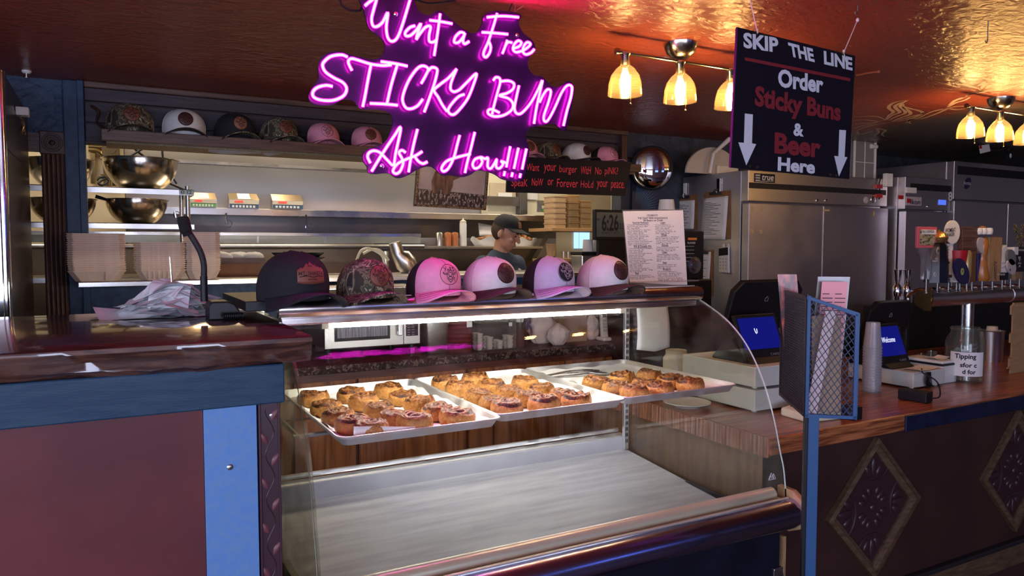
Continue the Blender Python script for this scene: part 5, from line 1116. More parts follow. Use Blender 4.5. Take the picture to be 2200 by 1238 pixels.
ST = {
 'W': [[(447, 38), (480, 10), (522, -12), (505, 60), (490, 125), (500, 172), (530, 175), (565, 145), (598, 85), (588, 180), (598, 250), (625, 275), (660, 252), (695, 165), (748, -10)]],
 'a': [[(778, 172), (745, 183), (715, 215), (718, 238), (748, 236), (785, 203), (818, 158), (795, 225), (787, 262)]],
 'n': [[(787, 262), (815, 220), (850, 180), (882, 178), (872, 235), (875, 275), (900, 280), (925, 262)]],
 't': [[(946, 92), (932, 200), (906, 370)], [(876, 135), (950, 144), (1026, 158)]],
 'a_': [[(1108, 222), (1080, 215), (1048, 245), (1040, 280), (1068, 282), (1100, 245), (1110, 222), (1098, 268), (1108, 292), (1138, 276)]],
 'F': [[(1258, 115), (1360, 107), (1468, 115)], [(1325, 90), (1295, 190), (1265, 280), (1238, 340), (1236, 370), (1252, 380), (1275, 350), (1282, 310), (1266, 268)], [(1224, 215), (1310, 220), (1396, 228)]],
 'r': [[(1392, 268), (1378, 310), (1360, 356)], [(1376, 312), (1396, 282), (1424, 284)]],
 'e': [[(1436, 322), (1472, 308), (1486, 284), (1466, 271), (1442, 290), (1430, 325), (1450, 347), (1490, 338), (1525, 318), (1546, 294), (1528, 281), (1506, 300), (1495, 338), (1514, 362), (1548, 352), (1571, 328)]],
 'S': [[(330, 380), (290, 365), (220, 375), (175, 410), (165, 440), (185, 480), (240, 518), (300, 550), (324, 592), (300, 640), (230, 668), (150, 665), (105, 645), (100, 612), (130, 582), (185, 568), (230, 575)]],
 'T': [[(360, 470), (340, 430), (336, 405), (356, 390), (400, 400), (480, 425), (560, 436), (622, 432)], [(486, 430), (466, 530), (446, 640), (431, 710)]],
 'I': [[(552, 410), (640, 422), (728, 440)], [(660, 435), (622, 560), (592, 690)], [(480, 688), (570, 692), (663, 700)]],
 'C': [[(820, 555), (848, 505), (866, 458), (830, 438), (790, 460), (740, 530), (706, 610), (696, 668), (716, 714), (750, 724), (795, 704), (830, 660)]],
 'K': [[(868, 470), (890, 449), (920, 455), (926, 480), (906, 560), (872, 660), (840, 745)], [(1055, 460), (1000, 520), (945, 562), (906, 600), (932, 645), (962, 700), (992, 742)]],
 'Y': [[(1055, 460), (1022, 540), (1015, 590), (1036, 610), (1072, 598), (1120, 552), (1186, 490), (1172, 550), (1132, 650), (1082, 720), (1040, 760), (1010, 756), (1000, 728), (1030, 682), (1070, 642), (1106, 628)]],
 'B': [[(1300, 535), (1316, 515), (1340, 520), (1345, 550), (1326, 620), (1302, 710), (1292, 760)], [(1345, 542), (1400, 538), (1436, 556), (1430, 592), (1390, 620), (1340, 636), (1400, 655), (1430, 690), (1420, 732), (1370, 766), (1310, 775), (1270, 760), (1264, 736), (1290, 727), (1340, 750)]],
 'U': [[(1470, 570), (1450, 660), (1440, 722), (1456, 755), (1490, 750), (1550, 682), (1600, 590), (1625, 535), (1610, 610), (1586, 720), (1570, 822)]],
 'N': [[(1608, 680), (1632, 630), (1660, 595), (1682, 610), (1666, 680), (1636, 770), (1640, 806), (1662, 800), (1702, 730), (1752, 620), (1790, 570), (1820, 576), (1816, 640), (1788, 740), (1766, 836)]],
 'A': [[(482, 1085), (464, 1045), (472, 1018), (502, 1003), (545, 1015), (595, 1065), (635, 1098), (650, 1020), (684, 850), (640, 905), (560, 1025), (490, 1140)]],
 's': [[(716, 1015), (692, 1000), (672, 1016), (690, 1050), (700, 1085), (680, 1138), (652, 1155), (632, 1136), (662, 1090), (720, 1060), (785, 1034), (826, 1008)]],
 'k': [[(795, 860), (770, 960), (750, 1060), (736, 1145)], [(776, 1040), (800, 1072), (830, 1088), (860, 1077)]],
 'H': [[(1076, 900), (1060, 960), (1036, 1050), (1000, 1120), (968, 1140), (956, 1116), (990, 1072), (1060, 1046), (1148, 1024)], [(1176, 880), (1152, 980), (1126, 1080), (1111, 1150)]],
 'o': [[(1216, 1046), (1178, 1060), (1162, 1094), (1176, 1120), (1206, 1110), (1226, 1076), (1214, 1046), (1246, 1058)]],
 'w': [[(1246, 1058), (1264, 1052), (1262, 1108), (1284, 1120), (1312, 1078), (1322, 1062), (1318, 1108), (1340, 1120), (1364, 1092), (1352, 1072), (1384, 1084)]],
 'mark': [[(1412, 975), (1386, 1112)], [(1376, 1140), (1370, 1170)]], 'mark_': [[(1466, 985), (1437, 1122)], [(1427, 1148), (1421, 1176)]], 'mark__': [[(1519, 990), (1491, 1126)], [(1481, 1155), (1475, 1182)]]}
for nm, strokes in ST.items():
    h = MB(); c = MB()
    for s in strokes:
        P2 = crs([Vector((*c4(*q), 0)) for q in s], 6) if len(s) > 2 else [Vector((*c4(*q), 0)) for q in s]
        h.tube([A(p.x, p.y, NY + 0.004) for p in P2], 0.0052, 8); c.tube([A(p.x, p.y, NY - 0.0012) for p in P2], 0.0034, 8)
    ho = h.build('neon_letter', 'neon_housing', ns, smooth=2); c.build('glowing_core', 'neon_core', ho, smooth=2)
for x, y in ((648, 95), (1455, 235), (557, 1105), (1320, 1120)):
    m = MB(); p = npt((x, y), NY + 0.012); m.lathe([(0.006, 0), (0.006, 0.004), (0.003, 0.006), (0.0001, 0.006)], p, 14, (0, -1, 0)); m.build('standoff', 'chrome', ns, smooth=True)
# hanging wires, power lead
for x, y, dx in ((640, 60, 0), (1440, 80, 0)):
    p = npt((x, y), NY + 0.02)
    m = MB(); m.tube([p, Vector((p.x + 0.004, p.y, ZC))], 0.0010, 5); m.tube([p, Vector((p.x + 0.03, p.y, ZC))], 0.0010, 5); m.build('hanging_wire', 'chrome_soft', ns)
m = MB(); m.tube(crs([npt(q, NY + 0.06) for q in ((280, -20), (290, 30), (340, 65), (410, 70), (440, 40), (560, 10), (640, -5))], 6), 0.003, 6); m.build('power_lead', 'black_plastic', ns, smooth=True); m = MB(); m.tube(crs([npt(q, NY + 0.08) for q in ((780, -5), (860, 20), (960, 15), (1070, 0), (1100, -20))], 6), 0.0026, 6); m.build('power_lead', 'black_plastic', ns, smooth=True); m = MB(); m.tube(crs([npt(q, NY + 0.02) for q in ((1400, 85), (1425, 20), (1440, -30))], 4), 0.002, 5); m.build('power_lead', 'black_plastic', ns, smooth=True)
m = MB(); p = npt((600, -15), NY + 0.05); m.box(p.x - 0.05, p.x + 0.05, p.y - 0.012, p.y + 0.02, p.z - 0.008, p.z + 0.03); m.build('transformer', 'black_plastic', ns, bev=0.003)

# ================================================================== hanging SKIP THE LINE sign
UD = (_r * 2549 + _u * 55 + _f * 1600).normalized()
VD = (_r * (-0.0494) - _u + _f * 0.113).normalized()      # downwards
SN = UD.cross(VD).normalized()
TL = A(1585, 58, 1.52)
if SN.dot(CAM - TL) < 0: SN = -SN
S = lambda x, y, o=0.0: onpl(x, y, TL, SN) + SN * o
mat('sign_black', (0.009, 0.007, 0.013), 0.45, spec=0.2); mat('sign_white', (0.62, 0.62, 0.68), 0.5); mat('sign_red', (0.20, 0.016, 0.022), 0.5)
sg = thing('hanging_sign', 'black hanging sign reading SKIP THE LINE over the bar', 'sign', S(1700, 375))
q = [S(1585, 58), S(1838, 120), S(1825, 385), S(1570, 360)]
m = MB(); m.hexa(q, -SN * 0.008); m.build('board', 'sign_black', sg, bev=0.001)
m = MB(); m.hexa([S(1600, 123, .0005), S(1826, 168, .0005), S(1826, 175, .0005), S(1600, 130, .0005)], SN * 0.0005); m.build('red_rule', 'sign_red', sg)
def st(s, x0, y0, x1, y1, x2, y2, m_, b=0.04): text_px(s, x0, y0, x1, y1, x2, y2, TL, SN, m_, sg, bold=b, ext=0.001)
st('SKIP', 1597, 103, 1672, 114, 1596, 69, 'sign_white'); st('THE', 1697, 121, 1750, 134, 1692, 91, 'sign_white'); st('LINE', 1770, 138, 1831, 152, 1769, 109, 'sign_white')
st('Order', 1671, 187, 1768, 201, 1671, 147, 'sign_white'); st('Sticky', 1620, 240, 1722, 259, 1622, 183, 'sign_red'); st('Buns', 1733, 248, 1805, 261, 1734, 207, 'sign_red')
st('&', 1704, 292, 1726, 294, 1704, 264, 'sign_white'); st('Beer', 1663, 330, 1762, 340, 1664, 284, 'sign_red'); st('Here', 1670, 367, 1750, 374, 1671, 337, 'sign_white')
for pts in (((1600, 244), (1617, 246), (1615, 308), (1624, 310), (1603, 355), (1586, 306), (1598, 307)), ((1803, 279), (1817, 280), (1814, 337), (1820, 338), (1802, 379), (1792, 335), (1801, 336))):
    m = MB(); m.prism([S(x, y, 0.0004) for x, y in pts], SN * 0.0006); m.build('arrow', 'sign_white', sg)
m = MB()
for x, y in ((1626, 73), (1641, 75), (1797, 111), (1810, 114), (1611, 357), (1627, 359), (1784, 375), (1796, 377)):
    p = S(x, y); m.lathe([(0.0042, 0), (0.0042, 0.0010), (0.0024, 0.0012)], p, 10, tuple(SN))
m.build('grommet', 'brass', sg, smooth=True)
hk = Z(1843, 22, ZC); mat('cord_white', (0.6, 0.55, 0.5), 0.8)
m = MB(); p = S(1811, 113, 0.003); k0 = Vector((hk.x, hk.y, ZC - 0.03)); m.tube([p, k0], 0.0014, 5); m.tube([p, S(1815, 133, 0.004)], 0.0013, 5); m.ell(p + Vector((0, 0, 0.004)), 0.004, 0.004, 0.005, 8, 5); m.ell(k0, 0.005, 0.005, 0.007, 8, 5); m.build('cord', 'cord_white', sg, smooth=True)
m = MB(); p = S(1626, 72, 0.003); h2 = Z(1602, -40, ZC); m.tube([p, Vector((h2.x, h2.y, ZC))], 0.0013, 5); m.tube([p, p + Vector((-0.002, 0, 0.012))], 0.002, 5); m.build('cord', 'cord_white', sg, smooth=True)
def hook(name, label, x, y, L):
    h = Z(x, y, ZC); m = MB()
    m.tube(crs([Vector((h.x, h.y, ZC)), Vector((h.x, h.y, ZC - L * 0.5)), Vector((h.x, h.y, ZC - L + 0.012)), Vector((h.x - 0.006, h.y, ZC - L)), Vector((h.x - 0.012, h.y, ZC - L + 0.008))], 5), 0.0016, 6)
    return tag(m.build(name, 'steel_dark', None, smooth=True, org=(h.x, h.y, ZC)), label, 'hook')
hook('ceiling_hook', 'small ceiling hook holding the right cord of the hanging sign', 1843, 12, 0.028)
hook('ceiling_hook', 'long bare wire hook hanging from the ceiling at the upper right', 2123, 45, 0.072)
h = Z(1888, 152, ZC); m = MB(); m.tube(crs([Z(1840, 160, ZC) + Vector((0, 0, -0.004)), Z(1865, 155, ZC) + Vector((0, 0, -0.004)), Vector((h.x, h.y, ZC - 0.004))], 4), 0.004, 6); m.lathe([(0.006, 0), (0.006, 0.01)], (h.x, h.y, ZC - 0.010), 8); tag(m.build('cable_stub', mat('stub_orange', (0.3, 0.08, 0.03), 0.4), None, smooth=True, org=(h.x, h.y, ZC - 0.01)), 'short painted cable end stapled to the ceiling right of the hanging sign', 'cable')

# ================================================================== ceiling light bars
glass('amber_glass', (1.0, 0.93, 0.78), 0.12, 1.5, milk=(1.0, 0.80, 0.52), milkf=0.035, gl=(1, 0.9, 0.7))
emis('bulb_glow', (1.0, 0.62, 0.25), 78)
mat('nickel', (0.50, 0.45, 0.36), 0.22, 1.0)
def light_bar(label, cx, cy, half):
    t_ = thing('ceiling_light', label, 'ceiling light', (cx, cy, ZC))
    m = MB(); m.lathe([(0.062, 0), (0.060, -0.012), (0.050, -0.034), (0.030, -0.050), (0.0001, -0.054)], (cx, cy, ZC), 32); m.build('canopy', 'nickel', t_, smooth=True)
    zb_ = ZC - 0.062
    m = MB(); m.cyl((cx - half, cy, zb_), (cx + half, cy, zb_), 0.0075, n=12); m.lathe([(0.011, 0), (0.011, 0.012)], (cx - half - 0.006, cy, zb_), 12, (1, 0, 0)); m.lathe([(0.011, 0), (0.011, 0.012)], (cx + half - 0.006, cy, zb_), 12, (1, 0, 0)); m.build('bar', 'nickel', t_, smooth=True)
    for i, dx in enumerate((-half + 0.035, 0, half - 0.035)):
        x = cx + dx
        m = MB(); m.lathe([(0.018, 0), (0.019, -0.006), (0.013, -0.014), (0.013, -0.045), (0.010, -0.05)], (x, cy, zb_), 16); m.build('socket', 'nickel', t_, smooth=True)
        zs = zb_ - 0.026
        sh = [(0.016, 0), (0.017, -0.018), (0.034, -0.032), (0.050, -0.055), (0.057, -0.080), (0.060, -0.112), (0.060, -0.122), (0.057, -0.122), (0.057, -0.112), (0.054, -0.080), (0.047, -0.056)]
        m = MB(); m.lathe(sh, (x, cy, zs), 32)
        m.f = [f for f in m.f if len(f) < 10]
        so = m.build('glass_shade', 'amber_glass', t_, smooth=True, angle=60)
        m = MB(); m.lathe([(0.010, -0.040), (0.017, -0.062), (0.019, -0.080), (0.015, -0.104), (0.006, -0.122), (0.0003, -0.126)], (x, cy, zs), 16); m.build('bulb', 'bulb_glow', t_, smooth=True)
        m = MB(); m.tube([(x + 0.016, cy - 0.012, zs - 0.05), (x + 0.016, cy - 0.012, zs - 0.150)], 0.0012, 5); m.ell((x + 0.016, cy - 0.012, zs - 0.151), 0.003, 0.003, 0.004, 8, 5); m.build('pull_chain', 'brass', t_)
light_bar('ceiling light bar with three amber glass shades left of the hanging sign', 1.862, 2.12, 0.285)
light_bar('ceiling light bar with three amber glass shades at the right edge', 3.935, 2.12, 0.285)

# flat painted flame mural on the ceiling (white lines)
mat('mural_white', (0.62, 0.45, 0.33), 0.5); mat('mural_dark', (0.10, 0.025, 0.012), 0.4)
def c3(x, y): return (1820 + x / 4.126, 100 + y / 4.126)
def ribbon(m, pts, w):
    P2 = crs([Vector((*c3(*q), 0)) for q in pts], 6); P3 = [Z(p.x, p.y, ZC - 0.0006) for p in P2]; n = len(P3)
    for i in range(n - 1):
        wa = w * math.sin(PI * (0.12 + 0.76 * i / (n - 1))); wb = w * math.sin(PI * (0.12 + 0.76 * (i + 1) / (n - 1)))
        d = (P3[i + 1] - P3[i]); s = Vector((-d.y, d.x, 0)); s = s.normalized() if s.length > 1e-7 else Vector((1, 0, 0))
        m.quad(P3[i] - s * wa, P3[i + 1] - s * wb, P3[i + 1] + s * wb, P3[i] + s * wa)
LINES = [[(60, 625), (160, 618), (270, 622), (335, 650)], [(60, 655), (160, 650), (260, 660), (335, 655)], [(60, 725), (130, 705), (230, 680), (330, 655)], [(90, 745), (160, 715), (260, 690), (390, 672)], [(60, 690), (150, 680), (250, 670), (340, 655)],
         [(335, 655), (370, 610), (410, 580), (370, 545), (385, 515), (440, 490), (540, 478)], [(350, 650), (400, 610), (465, 585), (440, 555), (425, 530), (460, 505), (500, 490)], [(370, 655), (440, 620), (515, 590), (500, 555), (470, 525), (500, 495), (545, 476)], [(395, 665), (480, 630), (560, 600), (540, 565), (500, 540), (500, 510)],
         [(410, 668), (500, 640), (610, 610), (670, 590), (640, 570), (560, 550), (500, 530)], [(440, 668), (560, 640), (650, 605), (680, 585)], [(520, 680), (560, 650), (640, 630), (690, 605)], [(570, 685), (545, 670), (575, 645), (660, 640), (780, 600), (850, 570), (895, 550)], [(690, 605), (760, 575), (830, 560), (890, 550)],
         [(890, 535), (940, 490), (1000, 460), (1060, 440)], [(890, 540), (960, 500), (1030, 480), (1090, 450)], [(900, 545), (980, 530), (1060, 530)], [(900, 550), (980, 560), (1050, 550)], [(1000, 470), (1100, 420), (1200, 395), (1330, 370)], [(1050, 440), (1180, 400), (1300, 385), (1480, 340)], [(1120, 420), (1250, 395), (1400, 375), (1530, 335)], [(1160, 350), (1200, 330), (1220, 310)], [(1180, 385), (1210, 350), (1250, 320), (1300, 325)], [(1230, 375), (1270, 345), (1320, 335)], [(960, 325), (1060, 345), (1190, 380)],
         [(90, 750), (110, 780), (180, 765), (230, 745)], [(240, 790), (280, 760), (265, 725), (310, 735), (340, 745), (310, 775), (330, 800)]]
m = MB()
for l in LINES: ribbon(m, l, 0.0095)
m.build('mural_lines', 'mural_white', ceil)
m = MB()
for l in ([(260, 800), (330, 810), (420, 830), (500, 850), (460, 862), (380, 845)], [(270, 830), (340, 850), (400, 858)], [(300, 760), (280, 790), (330, 810)]): ribbon(m, l, 0.008)
m.build('mural_tail', 'mural_dark', ceil)

# ================================================================== caps
ramp_mat('camo', [(0.0, (0.035, 0.028, 0.018)), (0.43, (0.16, 0.12, 0.07)), (0.48, (0.05, 0.055, 0.03)), (0.53, (0.40, 0.33, 0.22)), (0.57, (0.10, 0.075, 0.045)), (0.63, (0.02, 0.016, 0.012))], 24, (1, 1, 0.55), 0.85, 3, distort=1.4, constant=True)
def cloth(n, c, bump=0.3): return MATS.get(n) or mat(n, c, 0.85, c2=tuple(x * 0.92 for x in c), scale=40, bump=bump, bscale=400, bdist=0.0006)
cloth('cap_black', (0.010, 0.009, 0.014)); cloth('cap_white', (0.70, 0.68, 0.66)); cloth('cap_pink', (0.72, 0.28, 0.38)); cloth('cap_lilac', (0.50, 0.46, 0.60)); cloth('cap_brown', (0.045, 0.022, 0.015)); cloth('cap_hot', (0.78, 0.34, 0.50)); cloth('mesh_black', (0.015, 0.012, 0.016)); cloth('mesh_pink', (0.40, 0.13, 0.20))
mat('patch_leather', (0.20, 0.058, 0.034), 0.5, bump=0.3, bscale=90); mat('patch_dark', (0.075, 0.020, 0.016), 0.5, bump=0.3, bscale=90); mat('patch_tan', (0.26, 0.10, 0.055), 0.5)
mat('thread_dark', (0.02, 0.008, 0.008), 0.7); mat('thread_grey', (0.34, 0.30, 0.33), 0.7)
# emblem strokes in the unit disc: YaKS lettering, horns, bearded yak head
EMB = [[(-0.62, 0.74), (-0.48, 0.52)], [(-0.30, 0.80), (-0.50, 0.40), (-0.54, 0.30)], [(-0.06, 0.46), (-0.18, 0.55), (-0.26, 0.42), (-0.20, 0.30), (-0.08, 0.36), (-0.04, 0.52), (-0.02, 0.28)], [(0.14, 0.80), (0.12, 0.30)], [(0.32, 0.76), (0.14, 0.52), (0.34, 0.28)], [(0.66, 0.66), (0.52, 0.72), (0.46, 0.60), (0.58, 0.50), (0.62, 0.38), (0.50, 0.30), (0.40, 0.36)],
       [(-0.28, 0.02), (-0.55, -0.04), (-0.72, 0.08), (-0.74, 0.24), (-0.66, 0.16), (-0.52, 0.10), (-0.26, 0.14)], [(0.28, 0.02), (0.55, -0.04), (0.72, 0.08), (0.74, 0.24), (0.66, 0.16), (0.52, 0.10), (0.26, 0.14)],
       [(-0.26, 0.14), (0, 0.20), (0.26, 0.14)], [(-0.30, 0.10), (-0.36, -0.20), (-0.28, -0.48), (-0.10, -0.70), (0.0, -0.82), (0.12, -0.70), (0.30, -0.46), (0.36, -0.20), (0.30, 0.10)], [(-0.2, 0.06), (-0.12, -0.16), (0, -0.22), (0.12, -0.16), (0.2, 0.06)], [(-0.2, -0.34), (-0.1, -0.26), (0.1, -0.26), (0.2, -0.34), (0.14, -0.50), (-0.14, -0.50), (-0.2, -0.34)], [(0.44, -0.30), (0.52, -0.42), (0.42, -0.52)], [(0.46, -0.58), (0.50, -0.68)]]
MTN = [[(-0.95, 0.18), (-0.72, 0.42), (-0.58, 0.34), (-0.30, 0.80), (-0.18, 0.66), (0.0, 0.94), (0.22, 0.60), (0.38, 0.72), (0.66, 0.36), (0.80, 0.40), (0.95, 0.16)], [(-0.20, 0.64), (-0.10, 0.48), (0.0, 0.60), (0.10, 0.46)], [(0.36, 0.68), (0.44, 0.5), (0.54, 0.52)], [(-0.85, -0.42), (-0.4, -0.34), (0.1, -0.46), (0.5, -0.36), (0.88, -0.42)], [(-0.6, -0.36), (-0.55, -0.26), (-0.5, -0.35), (-0.42, -0.24), (-0.36, -0.34)], [(-0.3, -0.66), (0.3, -0.66)]]
def make_hat(label, loc, rotz, front, back, bill, patch, thread='thread_dark', shape='round', s=1.0, tilt=0.0, group=None, button=True, tall=1.0, px_off=(0.0, 0.0), pr=0.026):
    h = thing('baseball_cap', label, 'cap', loc, rotz, group, local=True); h.scale = (s, s, s); h.rotation_euler = (0, tilt, rotz)
    aX, bY, HH = 0.080, 0.094, 0.118 * tall
    def Sf(phi, t, off=0.0):
        """phi 0 = front (-y); t 0 brim .. 1 crown top"""
        fr = (1 + math.cos(phi)) / 2
        p = 2.5 + 2.1 * fr ** 1.5
        r = max(0.0, 1 - t ** p) ** (0.5 + 0.02 * fr)
        hh = HH * 0.97
        x = aX * math.sin(phi) * r * (1 + 0.03 * math.sin(t * PI)); y = -bY * math.cos(phi) * r + (-0.010 * fr * math.sin(t * PI * 0.5) * (1 - t))
        z = hh * (t + 0.055 * (fr ** 2 - 0.5) * math.sin(t * PI))
        p0 = Vector((x, y, z))
        if off:
            n = Vector((x / aX ** 2, y / bY ** 2, (z / HH ** 2) * 0.9 + 0.2)); p0 += n.normalized() * off
        return p0
    pf = 1.30
    m = MB(); m.grid(lambda u, v: Sf(-pf + 2 * pf * u, v ** 0.8 * 0.998), 24, 16); m.build('front_panel', front, h, smooth=2)
    m = MB(); m.grid(lambda u, v: Sf(pf + (2 * PI - 2 * pf) * u, v ** 0.8 * 0.998, -0.0008), 26, 14); m.build('back_panel', back, h, smooth=2)
    m = MB()
    for ph in (-pf, pf): m.tube([Sf(ph, t, 0.0006) for t in [k / 12 * 0.98 for k in range(13)]], 0.0010, 5)
    m.tube([Sf(0, t, 0.0004) for t in [k / 12 * 0.98 for k in range(13)]], 0.0006, 4)
    m.build('seam', back if front != 'cap_white' else front, h, smooth=2)
    # bill: arched, follows the front of the crown
    Lb = 0.076
    def bl(u, v, dz=0.0):
        ph = -1.32 + 2.64 * u; b0 = Sf(ph, 0.0); e = math.cos(ph * 0.92) ** 0.75 if abs(ph * 0.92) < PI / 2 else 0
        out = Vector((math.sin(ph) * 0.42, -1.0, 0)).normalized()
        p = b0 + out * (Lb * v * (0.18 + 0.82 * e)); xx = p.x / 0.082
        arch = 0.030 * (1 - xx * xx) * (0.45 + 0.55 * v) - 0.012 * v
        return Vector((p.x, p.y, 0.004 + arch - 0.004 * v * v + dz))
    m = MB(); m.grid(lambda u, v: bl(u, v, 0.0022), 22, 8); m.grid(lambda u, v: bl(u, v, -0.0008), 22, 8); m.add([bl(k / 22, 1, d) for k in range(23) for d in (0.0022, -0.0008)], [(2 * k, 2 * k + 2, 2 * k + 3, 2 * k + 1) for k in range(22)]); bo_ = m.build('bill', bill, h, smooth=2)
    m = MB()
    for vv in (0.3, 0.5, 0.7, 0.88): m.tube([bl(k / 18, vv, 0.0026) for k in range(1, 18)], 0.0005, 4)
    m.build('stitching', 'thread_dark' if bill not in ('cap_black', 'cap_brown') else 'mesh_black', bo_)
    if button: m = MB(); m.ell((0, 0.004, HH * 0.945), 0.007, 0.007, 0.0045, 12, 6); m.build('button', back if back != 'mesh_black' else front, h, smooth=2)
    # patch
    t0 = 0.50
    def Pp(a, b, off): return Sf((a * pr + px_off[0]) / 0.082, t0 + (b * pr + px_off[1]) / (HH * 1.0), off)
    m = MB()
    if shape == 'round':
        m.grid(lambda u, v: Pp(v * math.cos(2 * PI * u), v * math.sin(2 * PI * u), 0.0030), 28, 5, cu=True); m.grid(lambda u, v: Pp(math.cos(2 * PI * u), math.sin(2 * PI * u), 0.0030 - 0.0035 * v), 28, 1, cu=True)
        po = m.build('patch', patch, h, smooth=2)
        m = MB(); m.tube([Pp(0.97 * math.cos(2 * PI * k / 30), 0.97 * math.sin(2 * PI * k / 30), 0.0032) for k in range(30)], 0.0007, 4, closed=True)
        for s_ in EMB: m.tube([Pp(p.x * 0.92, p.y * 0.92, 0.0034) for p in crs([Vector((*q, 0)) for q in s_], 3)], 0.0009, 4)
        m.build('emblem', thread, po)
    else:
        top = [Vector((x * 1.15, y * 0.85 + 0.05, 0)) for x, y in MTN[0]]
        def tp(u):
            i = u * (len(top) - 1); k = min(int(i), len(top) - 2); return top[k].lerp(top[k + 1], i - k)
        m.grid(lambda u, v: (lambda q: Pp(q.x, q.y * v + (-0.78 - 0.10 * (1 - q.x ** 2)) * (1 - v), 0.0030))(tp(u)), 40, 6); po = m.build('patch', patch, h, smooth=2, solid=0.0012)
        m = MB()
        for s_ in MTN[1:]: m.tube([Pp(x * 1.1, y * 0.85 + 0.03, 0.0040) for x, y in s_], 0.0009, 4)
        m.build('emblem', thread, po)
        o = text('MT. SHASTA', (0, 0, 0), (1, 0, 0), (0, 1, 0), thread, po, bold=0.012, ext=0)
        for v in o.data.vertices: v.co = Pp((v.co.x - 0.5) * 2.0, -0.22 + v.co.y * 0.30, 0.0042)
    return h
HG = 'caps on top of the display case'
def top_hat(x, y, Yc, **k):
    p = onpl(x, y, (0, Yc, 0), (0, 1, 0)); return (p.x, Yc, ZT + 0.001)
yc = 2.11
FR = [('black cap with a red mountain patch at the left end of the case top', 628, 'cap_black', 'mesh_black', 'cap_black', 'patch_leather', 'thread_dark', 'mtn', 1.24, 0.22),
      ('camouflage cap with a round leather patch on the case top', 783, 'camo', 'camo', 'camo', 'patch_leather', 'thread_dark', 'round', 1.04, 0.16),
      ('hot pink cap with dark mesh back on the case top', 930, 'cap_hot', 'mesh_black', 'cap_hot', 'cap_pink', 'thread_dark', 'round', 1.04, 0.14),
      ('white cap with a dark brown bill in the middle right of the case top', 1050, 'cap_white', 'cap_white', 'cap_brown', 'patch_dark', 'thread_dark', 'round', 1.06, 0.13),
      ('lavender cap with black mesh back and black round patch', 1177, 'cap_lilac', 'mesh_black', 'cap_lilac', 'cap_black', 'thread_grey', 'round', 1.06, 0.12),
      ('white cap with a speckled dark bill at the right end beside the menu', 1293, 'cap_white', 'cap_white', 'cap_brown', 'patch_dark', 'thread_dark', 'round', 1.08, 0.12)]
for lab, x, fr, bk, bi_, pa, th, sh, s, rz in FR:
    make_hat(lab, top_hat(x, 600, yc), rz, fr, bk, bi_, pa, th, sh, s * 0.95, group=HG, pr=0.032 if sh == 'round' else 0.030, px_off=(0.002, 0.004))
# caps on the wooden shelf over the kitchen pass
shf = MB(); SH0, SH1, SHY = 0.005, 2.90, 3.655
shelf = thing('cap_shelf', 'long dark wooden shelf of caps over the kitchen pass', 'shelf', (0, SHY, 2.005))
shf.box(SH0, SH1, SHY, YW, 2.030, 2.050); shf.build('board', 'dark_wood_x', shelf, bev=0.002)
m = MB(); m.box(SH0, SH1, SHY - 0.012, SHY + 0.012, 2.004, 2.052); m.build('front_lip', 'dark_wood_x', shelf, bev=0.003)
m = MB(); m.box(SH0 + 0.02, SH1, SHY + 0.05, YW, 2.0, 2.03); m.build('underside', mat('raw_board', (0.30, 0.22, 0.13), 0.7, c2=(0.22, 0.16, 0.09), scale=90), shelf)
m = MB()
for z_ in (2.19,): 
    for y_ in (0.0,): m.tube(crs([Vector((-0.03, YW - 0.03, 2.18)), Vector((0.0, YW - 0.07, 2.15)), Vector((-0.01, YW - 0.03, 2.11)), Vector((0.02, YW - 0.1, 2.07)), Vector((0.01, YW - 0.03, 2.05))], 6), 0.006, 6)
struct(m.build('trim_15', 'dark_wood', smooth=True))
SHT = 2.0515
yc2 = 3.785
for lab, x, fr, bk, bi_, pa, th, s, rz in (
    ('camouflage cap at the left end of the high shelf', 278, 'camo', 'camo', 'camo', 'patch_leather', 'thread_dark', 1.20, 0.06),
    ('white cap with a brown bill on the high shelf next to the first camouflage cap', 394, 'cap_white', 'cap_white', 'cap_brown', 'patch_dark', 'thread_dark', 1.15, 0.0),
    ('black cap with an orange leather patch on the high shelf', 503, 'cap_black', 'mesh_black', 'camo', 'patch_tan', 'thread_dark', 1.15, 0.12),
    ('second camouflage cap on the high shelf, beside the pink caps', 597, 'camo', 'camo', 'camo', 'patch_leather', 'thread_dark', 1.12, 0.16),
    ('pink cap on the high shelf, second from the neon sign', 691, 'cap_pink', 'mesh_black', 'cap_pink', 'cap_pink', 'thread_dark', 1.05, 0.02),
    ('pink cap with a dark patch on the high shelf, nearest the neon sign', 784, 'cap_pink', 'mesh_black', 'cap_pink', 'patch_leather', 'thread_dark', 1.05, 0.0),
    ('pink cap half hidden behind the right edge of the neon sign', 1122, 'cap_pink', 'mesh_black', 'cap_pink', 'patch_leather', 'thread_dark', 1.05, 0.0),
    ('camouflage cap on the right part of the high shelf', 1173, 'camo', 'camo', 'camo', 'patch_leather', 'thread_dark', 1.0, 0.18),
    ('white cap with a dark patch on the right part of the high shelf', 1236, 'cap_white', 'cap_white', 'cap_brown', 'patch_dark', 'thread_dark', 1.05, 0.22),
    ('pink cap at the right end of the high shelf', 1297, 'cap_pink', 'mesh_black', 'cap_pink', 'cap_pink', 'thread_dark', 1.0, 0.14)):
    p = A(x, 260, yc2); make_hat(lab, (p.x, yc2, SHT), rz, fr, bk, bi_, pa, th, 'round', s, group='caps on the high shelf', pr=0.028, px_off=(0, 0.004))

